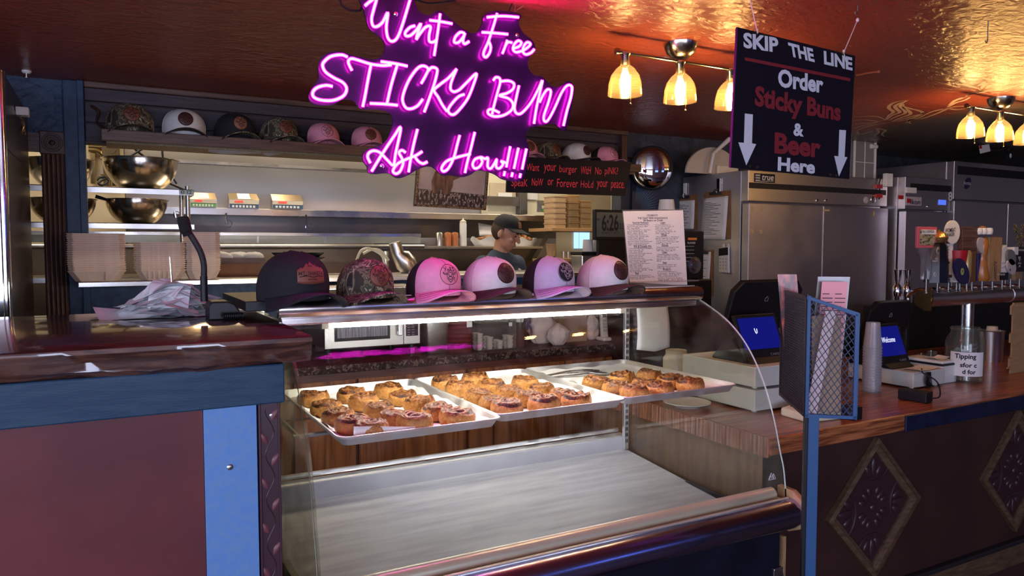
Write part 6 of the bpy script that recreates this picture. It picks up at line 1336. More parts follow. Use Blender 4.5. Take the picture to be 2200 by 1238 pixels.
# ================================================================== back counter under the pass
ramp_mat('granite', [(0.3, (0.012, 0.008, 0.008)), (0.52, (0.035, 0.022, 0.020)), (0.60, (0.16, 0.12, 0.10)), (0.66, (0.03, 0.02, 0.018)), (0.72, (0.30, 0.26, 0.24))], 38, (1, 1, 1), 0.45, 8, distort=1.5, spec=0.1)
GZ = 1.0; GY = 3.40
bcn = thing('back_counter', 'back counter with dark granite top and oak drawers', 'counter', (1.2, GY, 0))
m = MB(); m.box(0.0, 2.535, GY, YW - 0.005, GZ - 0.038, GZ); m.build('granite_top', 'granite', bcn, bev=0.005)
m = MB(); m.box(0.03, 2.52, GY + 0.03, YW - 0.005, 0.0, GZ - 0.038); m.build('carcass', 'frame_maroon', bcn)
xs_ = [A(px_, 810, GY + 0.012).x for px_ in (470, 628, 767, 1004, 1060, 1213, 1318)]
edges = [(xs_[0], xs_[1]), (xs_[1], xs_[2]), (xs_[2], xs_[3]), (xs_[3], xs_[4]), (xs_[4], xs_[5]), (xs_[5], xs_[6])]
for i, (a, b) in enumerate(edges):
    g = 0.009 if i not in (3, 4) else 0.003
    m = MB(); m.box(a + 0.006, b - g, GY + 0.012, GY + 0.03, 0.765, 0.925); m.build('drawer_front', 'oak_drawer', bcn, bev=0.002)
    m = MB(); m.box(a + 0.006, b - g, GY + 0.012, GY + 0.03, 0.10, 0.755); m.build('door', 'oak_drawer', bcn, bev=0.002)

# microwave
MY = 3.46; a, b = A(697, 752, MY), A(903, 735, MY); mz = min(a.z, b.z)
mw = thing('microwave_oven', 'steel microwave oven on the back counter', 'microwave', ((a.x + b.x) / 2, MY + 0.18, GZ))
mh = 0.29; mx0, mx1 = a.x, b.x
m = MB(); m.box(mx0, mx1, MY + 0.012, YW - 0.03, mz, mz + mh); m.build('case', 'steel', mw, bev=0.004)
m = MB()
for x_ in (mx0 + 0.03, mx1 - 0.03):
    for y_ in (MY + 0.05, YW - 0.08): m.cyl((x_, y_, GZ), (x_, y_, mz), 0.018, n=12)
m.build('foot', 'black_plastic', mw)
dxr = A(868, 700, MY).x
m = MB(); m.box(mx0, dxr - 0.002, MY, MY + 0.014, mz, mz + mh); dr = m.build('door', 'steel_h', mw, bev=0.003)
wx0, wx1 = A(718, 700, MY).x, A(838, 700, MY).x; wz = A(718, 735, MY).z
m = MB(); m.box(wx0, wx1, MY - 0.002, MY, wz, mz + mh - 0.02); m.build('window_frame', 'black_plastic', dr, bev=0.002)
mat('mesh_window', (0.10, 0.09, 0.13), 0.25, c2=(0.20, 0.19, 0.24), scale=220, stretch=(1, 1, 0.02))
m = MB(); m.box(wx0 + 0.014, wx1 - 0.014, MY - 0.0032, MY - 0.002, wz + 0.016, mz + mh - 0.03); m.build('window', 'mesh_window', dr)
hx = A(856, 700, MY).x
m = MB(); m.box(hx - 0.011, hx + 0.011, MY - 0.034, MY - 0.022, mz + 0.05, mz + mh - 0.03); m.box(hx - 0.008, hx + 0.008, MY - 0.024, MY, mz + 0.05, mz + 0.07); m.box(hx - 0.008, hx + 0.008, MY - 0.024, MY, mz + mh - 0.06, mz + mh - 0.04); m.build('handle', 'aluminium', dr, bev=0.004)
m = MB(); m.box(dxr, mx1, MY, MY + 0.014, mz, mz + mh); cp = m.build('control_panel', 'steel_h', mw, bev=0.003)
m = MB(); m.box(dxr + 0.010, mx1 - 0.012, MY - 0.002, MY, A(880, 722, MY).z, mz + mh - 0.02); m.build('keypad', 'black_plastic', cp, bev=0.001)
kn = A(881, 686, MY); m = MB(); m.lathe([(0.018, 0), (0.017, 0.014), (0.0001, 0.015)], (kn.x, MY - 0.002, kn.z), 24, (0, -1, 0)); m.build('knob', 'aluminium', cp, smooth=True)
m = MB()
for r in range(5):
    for c in range(2): z_ = kn.z - 0.03 - r * 0.012; m.box(dxr + 0.016 + c * 0.024, dxr + 0.030 + c * 0.024, MY - 0.0026, MY - 0.002, z_, z_ + 0.0025)
m.build('key_print', 'logo_grey', cp)

def gbase(x, y): p = Z(x, y, GZ); p.y = min(max(p.y, GY + 0.03), YW - 0.1); return p
# steel insert pan
p = A(940, 748, 3.50); w = A(965, 740, 3.5).x - A(915, 740, 3.5).x; hz = A(940, 690, 3.5).z - GZ
t_ = thing('steel_insert_pan', 'deep steel insert pan beside the microwave', 'pan', (p.x, 3.5, GZ)); m = MB(); n = 4
R = [(w * 0.40, 0), (w * 0.44, 0.01), (w * 0.5, hz - 0.004), (w * 0.54, hz), (w * 0.48, hz), (w * 0.42, 0.012)]
vs = []; fs = []
for s_, z_ in R: vs += [Vector((q[0] + p.x, q[1] + 3.55, GZ + z_)) for q in rrect(-s_, s_, -s_ * 0.9, s_ * 0.9, 0.014, 3)]
nn_ = 16; fs = [list(range(nn_))[::-1], [5 * nn_ + i for i in range(nn_)]]
for k_ in range(5): fs += [(k_ * nn_ + i, k_ * nn_ + (i + 1) % nn_, (k_ + 1) * nn_ + (i + 1) % nn_, (k_ + 1) * nn_ + i) for i in range(nn_)]
m.add(vs, fs); m.build('pan', 'steel', t_, smooth=True)
m = MB()
for k_ in range(3): m.tube([(p.x - 0.02 + 0.02 * k_, 3.52, GZ + 0.05), (p.x - 0.03 + 0.02 * k_, 3.50, GZ + hz + 0.03)], 0.0025, 5)
m.build('utensil', 'chrome_soft', t_)
# round red ribbed tub
glass('red_tub', (0.45, 0.13, 0.15), 0.1, 1.45, milk=(0.32, 0.07, 0.08), milkf=0.6)
p = A(990, 745, 3.52); r_ = (A(1018, 740, 3.52).x - A(963, 740, 3.52).x) / 2; hz = A(990, 690, 3.52).z - GZ
t_ = thing('sauce_tub', 'round dark red plastic tub of stacked lids on the back counter', 'tub', (p.x, 3.55, GZ)); m = MB(); pf_ = []
for k_ in range(7): z_ = hz * k_ / 7; pf_ += [(r_ * 0.94, z_ + 0.001), (r_, z_ + hz / 14), (r_ * 0.95, z_ + hz / 7 - 0.001)]
m.lathe(pf_ + [(r_ * 0.6, hz + 0.012), (0.0001, hz + 0.014)], (p.x, 3.55, GZ), 28); m.build('tub', 'red_tub', t_, smooth=True)
m = MB(); m.box(p.x + r_ * 0.2, p.x + r_ * 0.62, 3.55 - r_ * 0.99, 3.55 - r_ * 0.985, GZ + hz * 0.82, GZ + hz * 1.0); m.build('label', 'white_paper', t_)
# clear square bin of portion cups
q0, q1 = A(1022, 744, 3.52), A(1105, 738, 3.52); bx0, bx1 = q0.x, q1.x; hz = A(1060, 692, 3.52).z - GZ
t_ = thing('clear_bin', 'clear square bin holding small white portion cups', 'bin', ((bx0 + bx1) / 2, 3.58, GZ)); m = MB()
for bxx in ((bx0, bx0 + 0.003, 3.50, 3.66), (bx1 - 0.003, bx1, 3.50, 3.66), (bx0, bx1, 3.50, 3.503), (bx0, bx1, 3.657, 3.66)): m.box(*bxx, GZ, GZ + hz)
m.box(bx0, bx1, 3.50, 3.66, GZ, GZ + 0.003); m.build('walls', 'clear_plastic', t_)
m = MB()
for bxx in ((bx0 - 0.005, bx0 + 0.003, 3.495, 3.665), (bx1 - 0.003, bx1 + 0.005, 3.495, 3.665), (bx0, bx1, 3.495, 3.503), (bx0, bx1, 3.657, 3.665)): m.box(*bxx, GZ + hz, GZ + hz + 0.008)
m.build('rim', 'clear_plastic', t_); m = MB(); m.box(bx1 - 0.045, bx1 - 0.025, 3.4985, 3.4995, GZ + hz - 0.025, GZ + hz - 0.005); m.build('label', 'white_paper', t_)
src = None; mat('cup_white', (0.66, 0.60, 0.52), 0.5)
for j in range(5):
    for i in range(4):
        hgt = 3 if i < 2 and j < 1 else (3 - (j + i) % 2)
        for k_ in range(4 if i == 0 else 2 + (i % 2)):
            if j > 1: continue
            if src is None: m = MB(); m.lathe([(0.014, 0), (0.019, 0.017), (0.0205, 0.018), (0.0205, 0.021), (0.018, 0.021), (0.013, 0.003)], (0, 0, 0), 16); src = m.build('portion_cup', 'cup_white', None, smooth=True); o = src
            else: o = clone(src)
            o.location = (bx0 + 0.027 + i * ((bx1 - bx0 - 0.05) / 3.0), 3.530 + j * 0.045, GZ + 0.0035 + k_ * 0.0215); tag(o, 'small white portion cup inside the clear bin', 'cup', 'portion cups in the clear bin')
# stack of plates behind, dark mug with brushes
p = A(1060, 690, 3.74); src = None
for k_ in range(9):
    if src is None: m = MB(); m.lathe([(0.05, 0), (0.055, 0.004), (0.10, 0.016), (0.10, 0.018), (0.05, 0.007), (0.0001, 0.006)], (0, 0, 0), 32); src = m.build('dinner_plate', 'white_plastic', None, smooth=True); o = src
    else: o = clone(src)
    o.location = (p.x, 3.77, GZ + 0.105 + 0.0085 * k_); tag(o, 'plate in the stack behind the clear bin', 'plate', 'plates behind the clear bin')
m = MB(); m.box(p.x - 0.09, p.x + 0.09, 3.70, 3.84, GZ, GZ + 0.104); tag(m.build('plate_riser', 'steel_dark', None, bev=0.004, org=(p.x, 3.77, GZ)), 'dark riser under the stack of plates on the back counter', 'riser')
p = A(1121, 738, 3.53); hz = A(1121, 692, 3.53).z - GZ
t_ = thing('coffee_mug', 'dark mug holding a white brush on the back counter', 'mug', (p.x, 3.55, GZ)); m = MB(); m.lathe([(0.034, 0), (0.037, 0.006), (0.037, hz), (0.034, hz), (0.034, 0.008)], (p.x, 3.55, GZ), 24); m.build('body', mat('mug_dark', (0.03, 0.01, 0.012), 0.2), t_, smooth=True)
m = MB(); m.tube(crs([Vector((p.x + 0.036, 3.545, GZ + hz * 0.85)), Vector((p.x + 0.062, 3.54, GZ + hz * 0.75)), Vector((p.x + 0.062, 3.54, GZ + hz * 0.4)), Vector((p.x + 0.036, 3.545, GZ + hz * 0.2))], 5), 0.006, 8); m.build('handle', 'mug_dark', t_, smooth=True)
m = MB()
for k_ in range(30): a_ = random.uniform(-0.03, 0.03); m.tube([(p.x + a_ * 0.6, 3.55, GZ + hz - 0.01), (p.x + a_ * 1.2, 3.55 + random.uniform(-.01, .01), GZ + hz + 0.05)], 0.0014, 4)
m.build('brush_bristles', 'white_plastic', t_)
# white carrier bags
glass('bag_film', (0.95, 0.93, 0.92), 0.3, 1.4, milk=(0.72, 0.66, 0.63), milkf=0.82)
mat('bag_white', (0.62, 0.55, 0.53), 0.45)
def bag(label, x0, x1, yb, yt, Yc, seed, knot):
    a, b = A(x0, yb, Yc), A(x1, yb, Yc); w = b.x - a.x; hz = A((x0 + x1) / 2, yt, Yc).z - GZ; c = Vector(((a.x + b.x) / 2, Yc + 0.02, GZ)); m = MB()
    def f_(u, v):
        an = 2 * PI * u; t = v; r = (w / 2) * (0.92 * math.sin(PI * min(1, 0.12 + t * 0.80)) ** 0.7 if t < 0.75 else max(0.10, 0.75 - (t - 0.75) * 2.6))
        nz = noise.noise(Vector((math.cos(an) * 2.2, math.sin(an) * 2.2, t * 4 + seed))) * 0.30 + noise.noise(Vector((math.cos(an) * 6, math.sin(an) * 6, t * 9 + seed))) * 0.14
        return c + Vector((math.cos(an) * r * (1 + nz), math.sin(an) * r * 0.6 * (1 + nz), hz * t * (0.9 + 0.1 * nz)))
    m.grid(f_, 36, 18, cu=True); m.add([f_(k_ / 36, 0) for k_ in range(36)], [list(range(36))[::-1]])
    for v in m.v: v.z = max(v.z, GZ + 0.0005)
    if knot:
        for sg_ in (-1, 1): m.ell(c + Vector((sg_ * 0.02, 0, hz * 1.0)), 0.014, 0.012, 0.03, 10, 6, Matrix.Rotation(sg_ * 0.5, 3, 'Y'))
    return tag(m.build('plastic_bag', 'bag_white', None, smooth=2, org=c), label, 'bag')
bag('large crumpled white plastic bag on the back counter', 1138, 1198, 735, 660, 3.60, 1.0, True)
bag('small white plastic bag leaning on the large bag', 1180, 1226, 738, 690, 3.49, 5.0, False)
bag('narrow white plastic bag between the brown sack and the phone', 1260, 1292, 722, 668, 3.60, 9.0, True)
a, b = A(1199, 728, 3.60), A(1258, 722, 3.60); hz = A(1230, 628, 3.6).z - GZ
m = MB(); m.prism([(a.x, 3.58, GZ), (b.x, 3.58, GZ), (b.x + 0.004, 3.60, GZ + hz), (a.x - 0.006, 3.60, GZ + hz)], (0, 0.09, 0)); tag(m.build('paper_sack', mat('sack_brown', (0.30, 0.20, 0.12), 0.75, c2=(0.26, 0.17, 0.10), scale=12, bump=0.2, bscale=18), None, bev=0.003, org=((a.x + b.x) / 2, 3.62, GZ)), 'upright brown paper sack on the back counter', 'bag')
# cordless phone in its cradle
p = A(1304, 720, 3.52); hz = A(1304, 656, 3.52).z - GZ
t_ = thing('cordless_phone', 'white cordless phone standing in its cradle', 'phone', (p.x, 3.54, GZ)); m = MB(); m.box(p.x - 0.03, p.x + 0.03, 3.51, 3.59, GZ, GZ + 0.022); m.build('cradle', 'white_plastic', t_, bev=0.008)
w_ = 0.023; m = MB(); m.hexa([(p.x - w_, 3.535, GZ + 0.02), (p.x + w_, 3.535, GZ + 0.02), (p.x + w_ * 0.9, 3.555, GZ + hz), (p.x - w_ * 0.9, 3.555, GZ + hz)], (0, 0.022, 0)); hs = m.build('handset', 'white_plastic', t_, bev=0.006)
hl = lambda fx, fz, o=0.0015: Vector((p.x + fx * w_, 3.535 + 0.02 * fz - o, GZ + 0.02 + (hz - 0.02) * fz))
m = MB(); m.quad(hl(-.6, .62), hl(.6, .62), hl(.6, .82), hl(-.6, .82)); m.build('display', 'black_plastic', hs)
m = MB()
for r in range(4):
    for c in range(3): fx, fz = -0.55 + c * 0.42, 0.18 + r * 0.10; m.quad(hl(fx, fz), hl(fx + .28, fz), hl(fx + .28, fz + .065), hl(fx, fz + .065))
m.build('key', 'badge_grey', hs)

# ================================================================== refrigerators
fy = 3.30
def fridge(label, x0, x1, yf, zt, ndoors, head, ztop_door, name='refrigerator', zbot=0.12):
    t_ = thing(name, label, 'refrigerator', ((x0 + x1) / 2, yf + 0.25, 0)); yb = YW - 0.02
    m = MB(); m.box(x0, x1, yf + 0.055, yb, zbot, zt); m.build('cabinet', 'fridge_steel', t_, bev=0.003)
    m = MB()
    for a in (x0 + 0.06, x1 - 0.06):
        for b in (yf + 0.12, yb - 0.1): m.cyl((a, b, 0), (a, b, zbot), 0.03, n=10)
    m.build('caster', 'black_plastic', t_)
    m = MB(); m.box(x0 + 0.004, x1 - 0.004, yf, yf + 0.055, ztop_door + 0.012, zt); hd = m.build('header', mat('header_steel', (0.72, 0.68, 0.64), 0.42, 1.0) if head == 'bright' else 'fridge_steel', t_, bev=0.004)
    w = (x1 - x0) / ndoors; ds = []
    for i in range(ndoors):
        m = MB(); m.box(x0 + i * w + 0.003, x0 + (i + 1) * w - 0.003, yf - 0.01, yf + 0.045, zbot + 0.02, ztop_door); d = m.build('door', 'fridge_steel', t_, bev=0.005); ds.append(d)
        hx = x0 + w - 0.06 if (i == 0 and ndoors == 2) else x0 + i * w + 0.06
        m = MB(); m.box(hx - 0.012, hx + 0.012, yf - 0.045, yf - 0.030, 0.95, 1.22); m.box(hx - 0.01, hx + 0.01, yf - 0.032, yf - 0.01, 0.95, 0.97); m.box(hx - 0.01, hx + 0.01, yf - 0.032, yf - 0.01, 1.20, 1.22); m.build('handle', 'steel_dark', d, bev=0.003)
    return t_, hd, ds
F1x0, F1x1 = 3.44, 4.78
f1, hd1, ds1 = fridge('wide two-door steel refrigerator behind the hanging sign', F1x0, F1x1, fy, 2.015, 2, 'bright', 1.815)
PY = (0, fy - 0.0012, 0); N_ = (0, 1, 0)
m = MB(); m.box(F1x0 + 0.01, F1x1 - 0.02, fy - 0.001, fy + 0.004, 1.905, 1.94); m.build('grille_slot', 'black_matte', hd1)
lg_ = MB(); a, b = A(1620, 391, fy), A(1664, 375, fy); lg_.box(a.x, b.x, fy - 0.004, fy, a.z, b.z); bo = lg_.build('badge', 'black_plastic', hd1)
PYb = (0, fy - 0.0045, 0)
text_px('true', 1637, 387, 1662, 388, 1637, 376, PYb, N_, 'screen_white' if False else 'white_plastic', bo, bold=0.01, shear=0.2); text_px('REFRIGERATION', 1634, 391, 1662, 391, 1634, 388.5, PYb, N_, 'white_plastic', bo)
m = MB(); c = A(1628, 382, fy - 0.0045)
for k_ in range(3): m.box(c.x - 0.02, c.x + 0.02, c.y - 0.0005, c.y, c.z - 0.022 + k_ * 0.016, c.z - 0.012 + k_ * 0.016)
m.build('badge_emblem', 'badge_grey', bo)
for x_, y_, r_ in ((1860, 430, 0.022), (1876, 429, 0.024)):
    c = A(x_, y_, fy); m = MB(); m.lathe([(r_, 0), (r_, 0.004), (r_ * 0.85, 0.005), (0.0001, 0.005)], c, 24, (0, -1, 0)); m.build('dial', 'badge_grey' if x_ == 1860 else 'chrome', hd1, smooth=True)
m = MB()
for x_ in (1755, 1774): c = A(x_, 431, fy); m.lathe([(0.010, 0), (0.010, 0.006), (0.0001, 0.008)], c, 12, (0, -1, 0))
m.build('lock', 'chrome', hd1, smooth=True)
mat('tape_tan', (0.45, 0.33, 0.16), 0.7)
for x_, y_ in ((1617, 448), (1636, 449), (1616, 497), (1635, 498)): m = MB(); c = A(x_, y_, fy - 0.012); m.box(c.x - 0.013, c.x + 0.013, c.y, c.y + 0.002, c.z - 0.013, c.z + 0.013); m.build('tape_square', 'tape_tan', ds1[0])
m = MB(); c = A(1776, 452, fy - 0.012); m.box(c.x - 0.03, c.x + 0.03, c.y, c.y + 0.002, c.z - 0.006, c.z + 0.006); m.build('tape_label', 'tape_tan', ds1[1]); m = MB(); c = A(1878, 459, fy - 0.012); m.box(c.x - 0.008, c.x + 0.008, c.y, c.y + 0.002, c.z - 0.016, c.z + 0.016); m.build('tape_label', 'tape_tan', ds1[1])
fy2 = 3.2
f2, hd2, ds2 = fridge('narrow one-door steel refrigerator between the wide ones', 4.82, 5.345, fy2, 2.03, 1, 'dark', 1.795)
m = MB(); a, b = A(1955, 432, fy2), A(2044, 390, fy2); m.box(a.x, b.x, fy2 - 0.001, fy2 + 0.002, 1.94, 1.985); m.build('grille_slot', 'black_matte', hd2)
m = MB(); a, b = A(1946, 441, fy2), A(1979, 424, fy2); m.box(a.x, b.x, fy2 - 0.004, fy2, a.z, b.z); bo = m.build('badge', 'badge_grey', hd2); text_px('Ikon', 1956, 439, 1977, 440, 1956, 428, (0, fy2 - 0.0045, 0), N_, 'tap_navy', bo, bold=0.02)
m = MB(); a, b = A(1947, 436, fy2), A(1955, 427, fy2); m.hexa([(a.x, fy2 - 0.005, a.z), (b.x, fy2 - 0.005, a.z), (b.x, fy2 - 0.005, b.z), (a.x, fy2 - 0.005, b.z)], (0, 0.001, 0)); m.build('badge_emblem', 'tap_red', bo)
m = MB(); a, b = A(2016, 440, fy2), A(2032, 430, fy2); m.box(a.x, b.x, fy2 - 0.003, fy2, a.z, b.z); m.build('temperature_display', emis('display_blue', (0.1, 0.2, 1.0), 0.5), hd2)
m = MB(); c = A(1993, 444, fy2); m.lathe([(0.010, 0), (0.010, 0.006), (0.0001, 0.008)], c, 12, (0, -1, 0)); m.build('lock', 'chrome', hd2, smooth=True)
m = MB(); a, b = A(1942, 415, fy2), A(1964, 404, fy2); m.box(a.x, b.x, fy2 - 0.02, fy2, a.z, b.z); tag(m.build('door_sensor', 'white_plastic', None, bev=0.003, org=(a.x, fy2, a.z)), 'white sensor bar stuck on the narrow refrigerator header', 'sensor')
fy3 = 3.19
f3, hd3, ds3 = fridge('tall steel refrigerator at the right edge of the photo', 5.36, 6.75, fy3, 2.165, 2, 'dark', 1.88)
m = MB(); m.box(5.40, 6.7, fy3 - 0.001, fy3 + 0.002, 2.07, 2.13); m.build('grille_slot', 'black_matte', hd3)
c = A(2078, 394, fy3); m = MB(); m.lathe([(0.05, 0), (0.05, 0.004), (0.0001, 0.005)], c, 28, (0, -1, 0), sx=1.0, sy=0.62); bo = m.build('oval_badge', 'tap_navy', hd3, smooth=True); text_px('Arctic', 2070, 397, 2086, 398, 2070, 389, (0, fy3 - 0.006, 0), N_, 'white_plastic', bo)
m = MB(); m.box(4.3, 7.2, 2.93, 3.12, 0.02, 1.17); tag(m.build('back_bar_shade_box', 'black_matte', None, bev=0.004, org=(5.7, 3.0, 0.02)), 'low black box standing in for the shade behind the tap tower', 'cooler')  # added black box in place of the under-counter shade behind the taps
# magnets / red tape / numerals between the refrigerators
p = A(1890, 412, fy - 0.01); t_ = thing('magnetic_latch', 'white latch box with red tape at the corner of the wide refrigerator', 'latch', (p.x, fy, p.z))
m = MB(); a, b = A(1896, 401, fy - 0.002), A(1911, 374, fy - 0.002); m.box(a.x, b.x, fy - 0.03, fy - 0.001, a.z, b.z); m.build('box', 'white_plastic', t_, bev=0.003)
m = MB(); m.tube(crs([A(x, y, fy - 0.01) for x, y in ((1886, 382), (1890, 376), (1893, 380), (1890, 390), (1889, 400), (1892, 420), (1888, 428))], 5), 0.004, 6); m.build('cable', 'black_plastic', t_, smooth=True)
m = MB()
for y_ in (401, 421): c = A(1887, y_, fy - 0.004); m.box(c.x - 0.03, c.x + 0.03, fy - 0.016, fy - 0.001, c.z - 0.013, c.z + 0.013)
m.build('red_tape', 'tap_red', t_)
p = A(1935, 424, fy2 - 0.002); m = MB(); m.box(p.x - 0.025, p.x + 0.025, fy2 - 0.006, fy2 - 0.0005, p.z - 0.013, p.z + 0.013); tag(m.build('tape_strip', 'tap_red', None, org=(p.x, fy2, p.z)), 'red tape strip on the left edge of the narrow refrigerator', 'tape')
nm_ = thing('number_sticker', 'white number 8 sticker between the two right refrigerators', 'sticker', A(2041, 432, fy2 - 0.002)); text_px('8', 2037, 432, 2046, 432, 2037, 412, (0, fy2 - 0.002, 0), N_, 'white_plastic', nm_, bold=0.03)
# ---- on the side of the wide refrigerator: clipboards, keypad
FX = F1x0 - 0.001
mat('hardboard', (0.28, 0.13, 0.05), 0.5, c2=(0.22, 0.10, 0.04), scale=30)
def SX_(x, y, o=0.0): p = XX(x, y, FX); p.x -= o; return p
def clipboard(label, bq, pq, clip, hook_):
    t_ = thing('clipboard', label, 'clipboard', SX_(*bq[3])); m = MB(); m.hexa([SX_(*q_, 0.004) for q_ in bq], (0.003, 0, 0)); m.build('board', 'hardboard', t_, bev=0.0008)
    m = MB(); P4 = [SX_(*q_, 0.006) for q_ in pq]
    def pg(u, v): return P4[0].lerp(P4[1], u).lerp(P4[3].lerp(P4[2], u), v) - Vector((0.006 * v * v, 0, 0))
    m.grid(pg, 6, 8); po = m.build('paper_pad', 'white_paper', t_, smooth=2, solid=0.002)
    m = MB()
    for k_ in range(20):
        v = 0.12 + k_ * 0.04; u0 = 0.10; u1 = 0.35 + 0.5 * ((k_ * 7) % 5) / 5; a, b = pg(u0, v), pg(u1, v); o = Vector((-0.0018, 0, 0)); m.quad(a + o, b + o, b + o + Vector((0, 0, 0.003)), a + o + Vector((0, 0, 0.003)))
    m.build('print', 'ink', po)
    c = SX_(*clip, 0.008); m = MB(); m.box(c.x - 0.008, c.x + 0.002, c.y - 0.05, c.y + 0.05, c.z - 0.010, c.z + 0.008); m.tube([(c.x - 0.006, c.y - 0.02, c.z + 0.008), (c.x - 0.006, c.y, c.z + 0.026), (c.x - 0.006, c.y + 0.02, c.z + 0.008)], 0.003, 6); m.build('clip', 'steel_dark', t_)
    return t_
clipboard('clipboard with a lined sheet, left of the pair high on the refrigerator side', [(1449, 421), (1499, 417), (1499, 493), (1449, 493)], [(1449, 433), (1494, 430), (1493, 492), (1449, 492)], (1473, 424), None)
clipboard('clipboard with a curling typed page, right of the pair high on the refrigerator side', [(1513, 414), (1570, 409), (1570, 514), (1513, 512)], [(1512, 427), (1566, 421), (1561, 515), (1507, 514)], (1540, 416), None)
clipboard('small clipboard hanging low on the refrigerator side beside the grinder', [(1494, 541), (1533, 537), (1532, 637), (1494, 634)], [(1496, 545), (1529, 541), (1525, 631), (1490, 627)], (1512, 543), None)
for x_, y0_, y1_, lab in ((1473, 394, 420, 'white magnetic hook above the left clipboard'), (1545, 384, 412, 'steel clip hook above the curling typed page')):
    a, b = SX_(x_, y1_, 0.003), SX_(x_, y0_, 0.003); m = MB(); m.box(a.x - 0.006, a.x, a.y - 0.014, a.y + 0.014, a.z, b.z); m.tube(crs([a + Vector((-0.006, 0, 0.02)), a + Vector((-0.02, 0, 0.0)), a + Vector((-0.012, 0, -0.014)), a + Vector((-0.004, 0, -0.006))], 4), 0.003, 6); tag(m.build('magnetic_hook', 'white_plastic' if x_ == 1473 else 'chrome', None, smooth=True, org=a), lab, 'hook')
t_ = thing('remote_keypad', 'white remote control with black display on the refrigerator side', 'remote', SX_(1560, 588)); m = MB(); P_ = [SX_(1549, 585, 0.004), SX_(1570, 587, 0.004), SX_(1569, 530, 0.004), SX_(1549, 533, 0.004)]; m.hexa(P_, (-0.016, 0, 0)); ro = m.build('body', 'white_plastic', t_, bev=0.004)
m = MB(); m.hexa([SX_(1549.5, 550, 0.0205), SX_(1569.5, 548, 0.0205), SX_(1569, 531.5, 0.0205), SX_(1549.5, 534, 0.0205)], (-0.001, 0, 0)); m.build('display', 'black_plastic', ro)
m = MB()
for r in range(4):
    for c in range(3): q_ = SX_(1553 + c * 6, 556 + r * 7, 0.0206); m.ell(q_, 0.002, 0.007, 0.005, 8, 5)
m.build('button', 'badge_grey', ro); m = MB()
for x_ in (1556, 1566): a = SX_(x_, 530, 0.004); m.ell(a, 0.004, 0.014, 0.02, 10, 6)
m.build('bracket', 'white_plastic', t_, smooth=True)
# ---- on top of the refrigerators
p = A(1512, 366, 3.62); t_ = thing('pizza_pan_lid', 'large white dish standing on top of the wide refrigerator', 'dish', (p.x, 3.62, 2.016))
m = MB(); a, b = A(1468, 368, 3.62), A(1560, 335, 3.62); R2 = (A(1560, 366, 3.62).x - A(1468, 366, 3.62).x) / 2; c = Vector((a.x + R2 * 1.4, 3.62, 2.017))
m.prism([c + Vector((R2 * 1.25 * math.cos(t), 0, R2 * 0.95 * math.sin(t))) for t in [PI * k_ / 24 for k_ in range(25)]], (0, 0.02, 0)); m.build('dish', mat('dish_cream', (0.5, 0.43, 0.35), 0.5), t_, bev=0.004)
m = MB(); m.box(c.x + R2 * 0.1, c.x + R2 * 1.1, 3.60, 3.62, 2.017, 2.075); m.build('foil_pack', 'cream_plastic', t_, bev=0.006)
t_ = thing('scoop_handle', 'pale paddle handle leaning on the wide refrigerator top', 'paddle', A(1535, 345, 3.58)); m = MB(); a, b = A(1533, 330, 3.58), A(1567, 299, 3.58); m.tube([a, b], [0.010, 0.016], 8); m.ell(b, 0.02, 0.012, 0.014, 10, 6); m.tube([a, Vector((a.x - 0.03, 3.58, 2.016))], 0.01, 8); m.build('handle', 'white_plastic', t_, smooth=True)
p0, p1 = A(1833, 364, 3.45), A(1882, 291, 3.45); t_ = thing('clear_storage_box', 'clear plastic storage box with white rim on the wide refrigerator', 'box', ((p0.x + p1.x) / 2, 3.5, 2.016)); zt_b = p1.z
glass('frosted', (0.85, 0.85, 0.86), 0.3, 1.4, milk=(0.75, 0.72, 0.70), milkf=0.45)
m = MB(); m.box(p0.x + 0.01, p1.x - 0.01, 3.45, 3.72, 2.016, zt_b - 0.01); m.build('walls', 'frosted', t_, bev=0.01)
m = MB(); w_ = 0.012
for bx_ in ((p0.x, p1.x, 2.016, 2.016 + w_), (p0.x, p1.x, zt_b - w_, zt_b), (p0.x, p0.x + w_, 2.016, zt_b), (p1.x - w_, p1.x, 2.016, zt_b)): m.box(bx_[0], bx_[1], 3.44, 3.455, bx_[2], bx_[3])
m.box((p0.x + p1.x) / 2 - .003, (p0.x + p1.x) / 2 + .003, 3.445, 3.45, 2.02, zt_b); m.box(p0.x, p1.x, 3.445, 3.45, 2.14, 2.146); m.build('rim', 'white_plastic', t_, bev=0.003)
m = MB(); c = A(1870, 316, 3.47); m.cyl((c.x - 0.03, 3.445, c.z), (c.x + 0.03, 3.445, c.z), 0.016, n=12); m.build('contents', 'white_plastic', t_, smooth=True)
p = A(2115, 322, 3.10); t_ = thing('price_tag', 'white and red card clipped under the ceiling at the right', 'tag', (p.x, 3.10, p.z)); m = MB(); m.hexa([A(2107, 330, 3.1), A(2128, 325, 3.1), A(2125, 310, 3.1), A(2104, 313, 3.1)], (0, 0.004, 0)); m.build('card', 'white_plastic', t_); m = MB(); m.hexa([A(2104.5, 320, 3.098), A(2110, 319, 3.098), A(2109, 312.5, 3.098), A(2104, 313, 3.098)], (0, 0.001, 0)); m.build('red_corner', 'tap_red', t_); m = MB(); m.tube([A(x, y, 3.1) for x, y in ((2128, 322), (2145, 321), (2165, 317), (2190, 306))] , 0.010, 6); a = A(2112, 310, 3.1); m.tube([a, Vector((a.x, 3.1, ZC))], 0.003, 5); m.build('lanyard', 'black_plastic', t_)
